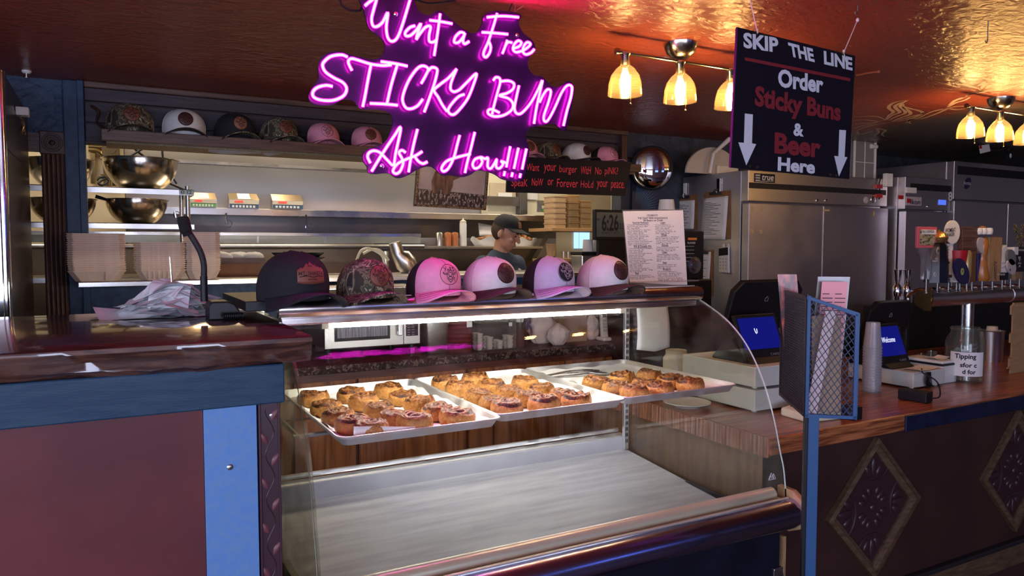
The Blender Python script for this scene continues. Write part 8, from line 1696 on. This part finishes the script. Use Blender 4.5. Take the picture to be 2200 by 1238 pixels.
def basket(x0, x1, yb, yt, lab, tall):
    a, b = A(x0, yb, WY), A(x1, yb, WY); w = b.x - a.x; c = ((a.x + b.x) / 2, WY + 0.06, WZ); hz = A(x0, yt, WY).z - a.z; t_ = thing('food_basket', lab, 'food basket', c); m = MB()
    m.grid(lambda u, v: Vector((c[0] + math.cos(2 * PI * u) * w * (0.38 + 0.12 * v), c[1] + math.sin(2 * PI * u) * 0.10 * (0.8 + 0.2 * v), WZ + hz * v * (1 + 0.25 * math.sin(u * 38)))), 40, 4, cu=True); m.lathe([(0.38 * w, 0.001), (0.0001, 0.001)], c, 24, sy=0.2 / w if w else 1); m.build('paper_liner', 'white_paper', t_, smooth=2)
    m = MB(); r_ = random.Random(int(x0))
    for k_ in range(40): an, rr_ = r_.uniform(0, 2 * PI), r_.uniform(0, 0.36) * w; m.ell((c[0] + rr_ * math.cos(an), c[1] + rr_ * 0.4 * math.sin(an), WZ + hz * 0.8 + 0.025 * tall * (1 - rr_ / (0.4 * w))), 0.018, 0.016, 0.012, 7, 5)
    m.build('food', ramp_mat('fried_food', [(0.35, (0.16, 0.05, 0.015)), (0.6, (0.42, 0.20, 0.07))], 30, rough=0.5) if 'fried_food' not in MATS else 'fried_food', t_, smooth=True)
basket(1020, 1095, 523, 506, 'paper-lined food basket left of the cook', 1); basket(1092, 1160, 525, 510, 'paper-lined basket of fried food right of the cook', 2)
m = MB(); a = A(1030, 507, WY + 0.15); m.grid(lambda u, v: Vector((a.x + 0.20 * u, a.y + 0.02 * v, a.z + 0.10 * v - 0.03 * u * v)), 6, 4); tag(m.build('paper_wrap', 'white_paper', None, smooth=2, solid=0.002, org=a), 'sheet of white food paper standing behind the cook', 'paper')
# bowl rack
RKY = 4.30
ru, rl = A(300, 404, RKY).z, A(300, 480, RKY).z; rx1 = A(417, 410, RKY).x
t_ = thing('bowl_rack', 'steel rack shelf holding mixing bowls at the left of the pass', 'rack', (rx1 - 0.4, RKY, 1.397))
for z_, th in ((ru, 0.030), (rl, 0.028)):
    m = MB(); m.box(-0.55, rx1, RKY, RKY + 0.42, z_ - 0.004, z_); m.box(-0.55, rx1, RKY, RKY + 0.004, z_ - th, z_); m.box(rx1 - 0.004, rx1, RKY, RKY + 0.42, z_ - th, z_); m.build('shelf', 'steel_h', t_, bev=0.001)
for x_, y_ in ((rx1 - 0.03, RKY + 0.03), (rx1 - 0.03, RKY + 0.39), (-0.5, RKY + 0.03), (-0.5, RKY + 0.39)):
    m = MB(); m.cyl((x_, y_, 1.397), (x_, y_, ru + 0.02), 0.012, n=12); m.build('post', 'steel', t_, smooth=True)
m = MB(); a, b = A(385, 419, RKY), A(416, 405, RKY); m.box(a.x, b.x, RKY - 0.0015, RKY, ru - 0.028, ru - 0.003); st_ = m.build('sticker', mat('sticker_mint', (0.55, 0.68, 0.66), 0.5), t_); text_px('0 l2', 389, 416, 412, 417, 389, 409, (0, RKY - 0.002, 0), (0, 1, 0), 'ink', st_)
mat('bowl_steel', (0.52, 0.46, 0.38), 0.13, 1.0, rvar=0.1, scale=5)
def bowl(lab, xc, half, yr, zb_, yoff):
    Yb = RKY + yoff; c = A(xc, yr, Yb); r_ = A(xc + half, yr, Yb).x - c.x; hz = c.z - zb_; m = MB(); n = 14
    outer = [(r_ * (0.34 + 0.66 * math.sin(PI / 2 * (k_ / n)) ** 0.75), hz * (1 - math.cos(PI / 2 * k_ / n)) ** 0.72) for k_ in range(n + 1)]
    m.lathe(outer + [(r_ * 1.05, hz + 0.002), (r_ * 1.05, hz + 0.006), (r_ * 0.98, hz + 0.004)] + [(q_[0] * 0.97, q_[1] + 0.004) for q_ in outer[::-1][1:]], (c.x, Yb, zb_ + 0.001), 48); return tag(m.build('mixing_bowl', 'bowl_steel', None, smooth=True, org=(c.x, Yb, zb_)), lab, 'bowl', 'steel mixing bowls on the rack')
bowl('large steel mixing bowl on the upper rack shelf', 303, 80, 346, ru, 0.22); bowl('steel mixing bowl on the upper rack shelf, cut off by the blue post', 130, 72, 346, ru, 0.22)
bowl('steel mixing bowl on the lower rack shelf', 294, 66, 432, rl, 0.22); bowl('steel mixing bowl on the lower rack shelf, cut off by the blue post', 135, 72, 430, rl, 0.22)
t_ = thing('spatula', 'black spatula handle resting on the lower mixing bowls', 'spatula', A(215, 425, RKY + 0.15)); m = MB(); m.tube([A(205, 422, RKY + 0.15), A(232, 430, RKY + 0.15)], [0.010, 0.007], 8); m.build('handle', 'black_plastic', t_, smooth=True)
# pass counter behind the ledge with its clutter
m = MB(); m.box(-0.10, 2.94, YW + 0.101, 4.27, 1.372, 1.396); m.box(-0.10, 2.94, 4.24, 4.26, 0, 1.372); tag(m.build('pass_counter', 'steel_h', None, org=(1.4, 4.2, 1.372)), 'steel pass counter just behind the ledge', 'counter')
m = MB(); m.box(-0.60, rx1 + 0.02, 4.292, 4.74, 1.372, 1.396); m.box(-0.58, -0.54, 4.32, 4.7, 0, 1.372); m.box(rx1 - 0.04, rx1, 4.32, 4.7, 0, 1.372); tag(m.build('rack_table', 'steel_h', None, org=(0, 4.5, 0)), 'steel table carrying the mixing bowl rack', 'table')
PZ = 1.397
def pbase(x): return A(x, 590, 4.12)
a, b = A(472, 596, 4.05), A(560, 596, 4.05); hz = A(520, 565, 4.05).z - PZ
t_ = thing('cardboard_box', 'open brown cardboard box of white cloths on the pass', 'box', ((a.x + b.x) / 2, 4.15, PZ)); m = MB(); m.box(a.x, b.x, 4.05, 4.25, PZ, PZ + hz); m.build('box', mat('cardboard', (0.26, 0.12, 0.06), 0.7, c2=(0.22, 0.10, 0.05), scale=14), t_, bev=0.002); m = MB(); m.box(a.x - 0.005, b.x + 0.02, 4.03, 4.06, PZ + hz, PZ + hz + 0.025); m.build('flap', 'dark_wood_x', t_)
m = MB(); r_ = random.Random(2)
for k_ in range(9): cx_ = a.x + (b.x - a.x) * (k_ + .5) / 9; m.ell((cx_, 4.14 + r_.uniform(-.04, .04), PZ + hz + 0.03), 0.045, 0.05, 0.018 + 0.010 * r_.random(), 10, 6, Matrix.Rotation(r_.uniform(-.4, .4), 3, 'Y'))
tag(m.build('folded_cloths', 'white_paper', None, smooth=2, org=((a.x + b.x) / 2, 4.14, PZ + hz)), 'heap of folded white cloths in the cardboard box', 'cloth')
p = A(648, 570, 4.12); R_ = A(705, 545, 4.12).x - A(650, 545, 4.12).x; zt_p = A(650, 545, 4.12).z
t_ = thing('black_pan', 'stack of wide black pans on a dark stand on the pass', 'pan', (p.x, 4.2, PZ)); m = MB(); m.lathe([(R_ * 0.8, zt_p - 0.02), (R_, zt_p), (R_ * 1.02, zt_p + 0.006), (R_ * 0.95, zt_p + 0.006), (R_ * 0.78, zt_p - 0.01)], (p.x, 4.2, 0), 36, sy=0.7); m.build('pan', 'black_plastic', t_, smooth=True); m = MB(); m.lathe([(R_ * 0.7, zt_p - 0.035), (R_ * 0.95, zt_p - 0.022), (R_ * 0.9, zt_p - 0.02)], (p.x + 0.02, 4.2, 0), 36, sy=0.7); m.build('lower_pan', 'black_plastic', t_, smooth=True); m = MB(); m.lathe([(0.08, PZ), (0.06, zt_p - 0.03)], (p.x + 0.04, 4.2, 0), 20); m.build('stand', 'black_plastic', t_, smooth=True)
# steel lamp head, white cord
t_ = thing('heat_lamp', 'steel cone lamp head leaning on the pass', 'lamp', A(868, 575, 4.1)); m = MB(); a, b, c, d = [A(x, y, 4.1) for x, y in ((848, 521), (855, 545), (863, 552), (880, 578))]; k_ = 0.0027
m.tube([a, b, c, c.lerp(d, .5), d], [13 * k_, 14 * k_, 20 * k_, 23 * k_, 20 * k_], 20); m.build('shade', 'steel', t_, smooth=True); m = MB(); m.cyl((d.x, 4.1, PZ), (d.x, 4.1, d.z), 0.03, n=14); m.build('base', 'steel', t_, smooth=True)
t_ = thing('extension_lead', 'looped white lead behind the camouflage cap', 'cord', A(795, 570, 4.15)); m = MB(); m.tube(crs([A(x, y, 4.15) for x, y in ((766, 560), (775, 540), (790, 534), (808, 540), (822, 552), (828, 575))], 6), 0.008, 8); m.tube(crs([A(x, y, 4.17) for x, y in ((780, 545), (800, 536), (818, 540), (835, 560))], 6), 0.008, 8); m.build('loop', 'cream_plastic', t_, smooth=True); m = MB(); m.tube([A(828, 540, 4.2), A(828, 575, 4.2)], 0.022, 10); m.build('plug', 'steel', t_, smooth=True)
# clear slips hanging below the cap shelf
glass('film', (0.9, 0.9, 0.93), 0.2, 1.4, milk=(0.6, 0.6, 0.68), milkf=0.4)
for x0_, x1_, yb_, lab in ((447, 560, 330, 'wide'), (565, 602, 333, 'narrow'), (622, 660, 330, 'short')):
    a, b = A(x0_, 312, 3.72), A(x1_, 318, 3.72); zb_ = A((x0_ + x1_) / 2, yb_, 3.72).z
    m = MB(); m.grid(lambda u, v: Vector((a.x + (b.x - a.x) * u, 3.72 + 0.006 * math.sin(u * 9), 2.0 + (zb_ - 2.0 - 0.006 * math.sin(u * 3 + 1) ) * v * (0.5 + 0.5 * math.sin(PI * (0.1 + 0.8 * u))))), 14, 4); tag(m.build('hanging_slip', 'film', None, smooth=2, org=(a.x, 3.72, 2.0)), '%s clear plastic slip hanging below the cap shelf' % lab, 'plastic slip')
# right part of the kitchen: papers, shelf with food containers, windows
for (x0_, y0_, x1_, y1_, lab) in ((1052, 395, 1108, 440, 'large cream notice'), (1070, 415, 1100, 434, 'small white notice'), (1118, 410, 1155, 428, 'narrow white notice')):
    Yk = 5.3 if lab.startswith('large') else 5.29
    a, b = A(x0_, y1_, Yk), A(x1_, y0_, Yk); m = MB(); m.box(a.x, b.x, Yk - 0.002, Yk, a.z, b.z); tag(m.build('wall_notice', 'white_paper' if 'white' in lab else 'cream_wall', None, org=a), lab + ' on the kitchen equipment behind the framed picture', 'notice')
a, b = A(1048, 440, 5.31), A(1165, 380, 5.31); m = MB(); m.box(a.x, b.x + 0.25, 5.31, 5.43, zt1 + 0.001, b.z + 0.1); tag(m.build('equipment_cabinet', 'cream_plastic', None, bev=0.004, org=a), 'cream equipment cabinet on the steel shelf behind the cook', 'cabinet')
m = MB(); a, b = A(1045, 441, 5.25), A(1132, 424, 5.25); m.box(a.x, b.x, 5.25, 5.31, a.z, b.z); m.box(b.x - 0.07, b.x, 5.24, 5.31, A(1120, 460, 5.25).z, A(1120, 405, 5.25).z); tag(m.build('hinge_arm', 'steel_dark', None, bev=0.003, org=a), 'dark steel arm fixed across the cream equipment cabinet', 'arm')
glass('lexan', (0.85, 0.72, 0.5), 0.15, 1.4, milk=(0.62, 0.46, 0.27), milkf=0.55); mat('lexan_solid', (0.45, 0.30, 0.17), 0.45)
KY2 = 4.75; zsh = A(1230, 490, KY2).z
t_ = thing('wooden_shelf', 'wooden kitchen shelf with stacked food containers', 'shelf', A(1230, 497, KY2)); a, b = A(1186, 490, KY2), A(1290, 490, KY2); m = MB(); m.box(a.x, b.x + 0.6, KY2, KY2 + 0.35, zsh - 0.025, zsh); m.build('board', 'laser_wood', t_, bev=0.002)
m = MB(); m.box(b.x + 0.5, b.x + 0.55, KY2, KY2 + 0.35, 0, zsh - 0.025); m.build('support', 'laser_wood', t_)
for (x0_, x1_, n_, m_, lab, cap_) in ((1192, 1222, 6, 'lexan_solid', 'brown lid stack', 420), (1223, 1250, 5, 'lexan', 'left tower of amber containers', 418), (1250, 1276, 5, 'lexan', 'right tower of amber containers', 430)):
    a, b = A(x0_, 489, KY2 + 0.04), A(x1_, 489, KY2 + 0.04); zt_s = A(x0_, cap_, KY2 + 0.04).z; hh = (zt_s - zsh) / n_; src = None
    for k_ in range(n_):
        if src is None:
            m = MB(); w_ = (b.x - a.x) / 2 - 0.002; m.prism([Vector((q_[0] * 0.93, q_[1], 0)) for q_ in rrect(-w_, w_, -0.08, 0.08, 0.02, 3)], (0, 0, hh * 0.78)); m.prism([Vector((q_[0], q_[1], hh * 0.78)) for q_ in rrect(-w_, w_, -0.085, 0.085, 0.02, 3)], (0, 0, hh * 0.18)); src = m.build('food_container', m_, None); o = src
        else: o = clone(src)
        o.location = ((a.x + b.x) / 2, KY2 + 0.14, zsh + 0.001 + k_ * hh); tag(o, 'food container in the ' + lab + ' on the wooden shelf', 'container', lab)
# low shelf with steel cups right of the cook
KZ3 = A(1215, 556, 4.55).z; m = MB(); a, b = A(1170, 556, 4.55), A(1300, 556, 4.55); m.box(a.x, b.x, 4.52, 4.72, KZ3 - 0.02, KZ3); m.box(a.x, b.x, 4.66, 4.70, 1.397, KZ3 - 0.02); tag(m.build('cup_shelf', 'laser_wood', None, bev=0.002, org=a), 'low wooden shelf of steel cups right of the cook', 'shelf')
for x_, lab in ((1211, 'first'), (1221, 'second'), (1231, 'third')):
    p = A(x_, 556, 4.6); m = MB(); m.lathe([(0.013, 0), (0.016, 0.05), (0.014, 0.05), (0.011, 0.004)], (p.x, 4.6, KZ3 + 0.0005), 16); tag(m.build('steel_cup', 'steel', None, smooth=True, org=(p.x, 4.6, KZ3)), 'small steel cup on the low shelf, %s from the left' % lab, 'cup')
p = A(1187, 556, 4.6); src = None
for k_ in range(3):
    if src is None: m = MB(); m.lathe([(0.028, 0), (0.034, 0.075), (0.037, 0.077), (0.037, 0.082), (0.030, 0.082)], (0, 0, 0), 20); src = m.build('deli_container', 'lexan_solid', None, smooth=True); o = src
    else: o = clone(src)
    o.location = (p.x, 4.62, KZ3 + 0.0005 + k_ * 0.012); tag(o, 'nested deli container on the low shelf beside the steel cups', 'container', 'deli containers on the low shelf')
for i, (x0_, x1_) in enumerate(((1234, 1243), (1246, 1266))):
    a, b = A(x0_, 534, 5.44), A(x1_, 499, 5.44); m = MB(); m.box(a.x, b.x, 5.435, 5.45, a.z, b.z); struct(m.build('window_%d' % (4 + i), emis('sky_pane%d' % i, (0.35, 0.6, 1.0), 0.9)))

# ================================================================== cook
mat('skin', (0.52, 0.27, 0.18), 0.5, c2=(0.47, 0.23, 0.15), scale=20); mat('shirt_navy', (0.045, 0.065, 0.11), 0.85, c2=(0.038, 0.055, 0.095), scale=30, bump=0.2, bscale=60); mat('pants_dark', (0.02, 0.02, 0.025), 0.85); mat('hair_brown', (0.05, 0.028, 0.016), 0.7, bump=0.4, bscale=200)
PYc = 4.66; pc = A(1078, 560, PYc); RZ = 0.30
ck = thing('person', 'cook in a navy T-shirt and black cap looking down in the kitchen', 'person', (pc.x, PYc, 0), RZ, local=True)
top = A(1075, 462, PYc).z; HB = top - 0.235          # chin height is about HB
def capsule(m, a, b, r0, r1, n=12):
    a, b = Vector(a), Vector(b); m.tube([a, a.lerp(b, .5), b], [r0, (r0 + r1) / 2, r1], n); m.ell(a, r0, r0, r0, n, 8); m.ell(b, r1, r1, r1, n, 8)
def remesh(o, vox, sm=6):
    md = o.modifiers.new('remesh', 'REMESH'); md.mode = 'VOXEL'; md.voxel_size = vox; md.use_smooth_shade = True
    md = o.modifiers.new('smooth', 'SMOOTH'); md.factor = 0.5; md.iterations = sm
Rh = Matrix.Rotation(0.42, 3, 'Z') @ Matrix.Rotation(0.36, 3, 'X')     # head turned and bowed (faces -y)
hc = Vector((0.0, -0.045, HB + 0.105))
def hp(x, y, z): return hc + Rh @ Vector((x, y, z))
sh = HB - 0.075
def body_parts(m, infl=0.0, shirt=False):
    i = infl
    m.ell((0, 0.02, sh - 0.17), 0.165 + i, 0.105 + i, 0.24 + i, 20, 14); m.ell((0, 0.01, sh - 0.03), 0.15 + i, 0.085 + i, 0.075 + i, 18, 10); m.ell((0, 0.02, sh - 0.42), 0.150 + i, 0.105 + i, 0.20 + i, 18, 12)
    for s_ in (-1, 1):
        capsule(m, (s_ * 0.165, 0.015, sh - 0.04), (s_ * 0.195, -0.02, sh - 0.27), 0.058 + i, 0.045 + i)
        if not shirt: capsule(m, (s_ * 0.195, -0.02, sh - 0.27), (s_ * 0.13, -0.23, sh - 0.33), 0.042, 0.028)
m = MB(); body_parts(m)
capsule(m, (0, 0.015, sh + 0.02), hc + Vector((0, 0.035, -0.03)), 0.058, 0.052)
m.ell(hp(0, 0.015, 0.02), 0.074, 0.094, 0.098, 18, 12, Rh); m.ell(hp(0, -0.025, -0.045), 0.058, 0.062, 0.066, 16, 10, Rh); m.ell(hp(0, -0.055, -0.088), 0.028, 0.024, 0.022, 10, 8, Rh)
capsule(m, hp(0, -0.088, 0.012), hp(0, -0.108, -0.026), 0.010, 0.014, 8); m.ell(hp(0, -0.086, -0.056), 0.024, 0.012, 0.007, 10, 6, Rh); m.ell(hp(0, -0.085, -0.066), 0.020, 0.011, 0.007, 10, 6, Rh); m.ell(hp(0, -0.080, 0.030), 0.050, 0.018, 0.010, 12, 6, Rh)
for s_ in (-1, 1): m.ell(hp(s_ * 0.076, 0.015, -0.010), 0.009, 0.020, 0.031, 8, 8, Rh); m.ell(hp(s_ * 0.036, -0.070, -0.022), 0.022, 0.018, 0.016, 8, 6, Rh)
for s_ in (-1, 1):
    w0 = Vector((s_ * 0.13, -0.23, sh - 0.33)); dr_ = Vector((-s_ * 0.25, -0.9, -0.35)).normalized(); m.ell(w0 + dr_ * 0.045, 0.034, 0.045, 0.018, 10, 8, Matrix.Rotation(-0.36, 3, 'X'))
    for f_ in range(4):
        b0_ = w0 + dr_ * 0.080 + Vector((s_ * (0.026 - f_ * 0.017), 0, 0.002)); L_ = (0.062, 0.074, 0.070, 0.054)[f_]; capsule(m, b0_, b0_ + dr_ * L_ * 0.55 + Vector((0, 0, -0.006)), 0.0095, 0.0088, 8); capsule(m, b0_ + dr_ * L_ * 0.55 + Vector((0, 0, -0.006)), b0_ + dr_ * L_ * 0.8 + Vector((0, 0, -0.032)), 0.0088, 0.008, 8)
    t0_ = w0 + dr_ * 0.03 + Vector((-s_ * 0.03, 0, 0)); capsule(m, t0_, t0_ + Vector((-s_ * 0.025, -0.03, -0.012)), 0.011, 0.010, 8); capsule(m, t0_ + Vector((-s_ * 0.025, -0.03, -0.012)), t0_ + Vector((-s_ * 0.028, -0.058, -0.02)), 0.010, 0.009, 8)
    capsule(m, (s_ * 0.085, 0.02, sh - 0.55), (s_ * 0.095, 0.01, 0.47), 0.082, 0.055); capsule(m, (s_ * 0.095, 0.01, 0.47), (s_ * 0.10, 0.03, 0.09), 0.052, 0.036); m.ell((s_ * 0.10, -0.03, 0.035), 0.042, 0.12, 0.034, 10, 8)
bo = m.build('body', 'skin', ck, smooth=2); remesh(bo, 0.0065, 3)
m = MB(); body_parts(m, 0.012, True); m.ell((0, 0.012, sh + 0.015), 0.095, 0.075, 0.035, 16, 8); so_ = m.build('t_shirt', 'shirt_navy', ck, smooth=2); remesh(so_, 0.011, 4)
m = MB(); m.tube([(0.066 * math.cos(q_), 0.010 + 0.062 * math.sin(q_), sh + 0.040 + 0.012 * math.sin(q_)) for q_ in [2 * PI * k_ / 24 for k_ in range(24)]], 0.008, 6, closed=True); m.build('collar', 'shirt_navy', ck, smooth=2)
c_ = Vector((0.075, -0.108, sh - 0.10)); m = MB(); m.ell(c_, 0.020, 0.006, 0.030, 10, 8); m.ell(c_ + Vector((-0.012, -0.002, 0.024)), 0.010, 0.005, 0.012, 8, 6); m.ell(c_ + Vector((0.012, -0.001, -0.03)), 0.014, 0.006, 0.012, 8, 6); m.build('shirt_print', 'white_plastic', ck, smooth=2)
m = MB()
for s_ in (-1, 1): capsule(m, (s_ * 0.085, 0.02, sh - 0.55), (s_ * 0.095, 0.01, 0.47), 0.094, 0.068); capsule(m, (s_ * 0.095, 0.01, 0.47), (s_ * 0.10, 0.03, 0.10), 0.066, 0.052)
m.ell((0, 0.02, sh - 0.50), 0.160, 0.118, 0.12, 16, 10); po_ = m.build('trousers', 'pants_dark', ck, smooth=2); remesh(po_, 0.014, 3)
m = MB()
for s_ in (-1, 1): m.ell((s_ * 0.10, -0.03, 0.042), 0.050, 0.135, 0.042, 12, 8)
m.build('shoes', 'black_matte', ck, smooth=2)
m = MB(); m.ell(hp(0, 0.030, 0.016), 0.0785, 0.088, 0.088, 18, 12, Rh); ho = m.build('hair', 'hair_brown', ck, smooth=2)
m = MB()
for s_ in (-1, 1): m.ell(hp(s_ * 0.030, -0.0845, 0.006), 0.012, 0.006, 0.005, 10, 6, Rh)
m.build('eyes', mat('eye_dark', (0.02, 0.012, 0.01), 0.2), ck, smooth=2)
m = MB()
for s_ in (-1, 1): m.ell(hp(s_ * 0.032, -0.092, 0.028), 0.020, 0.007, 0.004, 10, 6, Rh)
m.build('eyebrows', 'hair_brown', ck, smooth=2)
def dome(u, v): a_ = 2 * PI * u; t_ = v * PI / 2; fr_ = (1 - math.sin(a_)) / 2; return hp(0.087 * math.cos(a_) * math.cos(t_) ** 0.8, 0.012 + 0.103 * math.sin(a_) * math.cos(t_) ** 0.8, 0.042 + (0.088 + 0.006 * fr_) * math.sin(t_))
m = MB(); m.grid(dome, 32, 10, cu=True); co_ = m.build('cap', 'cap_black', ck, smooth=2)
def cb(u, v): ph_ = -1.25 + 2.5 * u; e_ = math.cos(ph_ * .95) ** .7; return hp(0.087 * math.sin(ph_) * (1 + 0.05 * v), 0.012 - 0.103 * math.cos(ph_) - 0.082 * v * (0.15 + 0.85 * e_), 0.046 + 0.016 * math.cos(ph_) ** 2 - 0.012 * v)
m = MB(); m.grid(cb, 20, 6); m.build('cap_bill', 'cap_black', ck, smooth=2, solid=0.004)
m = MB(); m.grid(lambda u, v: (lambda q_: q_ + (q_ - hp(0, 0.012, 0.05)).normalized() * 0.002)(dome(0.75 - 0.06 + 0.12 * u, 0.18 + 0.30 * v)), 6, 4); m.build('cap_patch', 'patch_tan', co_, smooth=2)
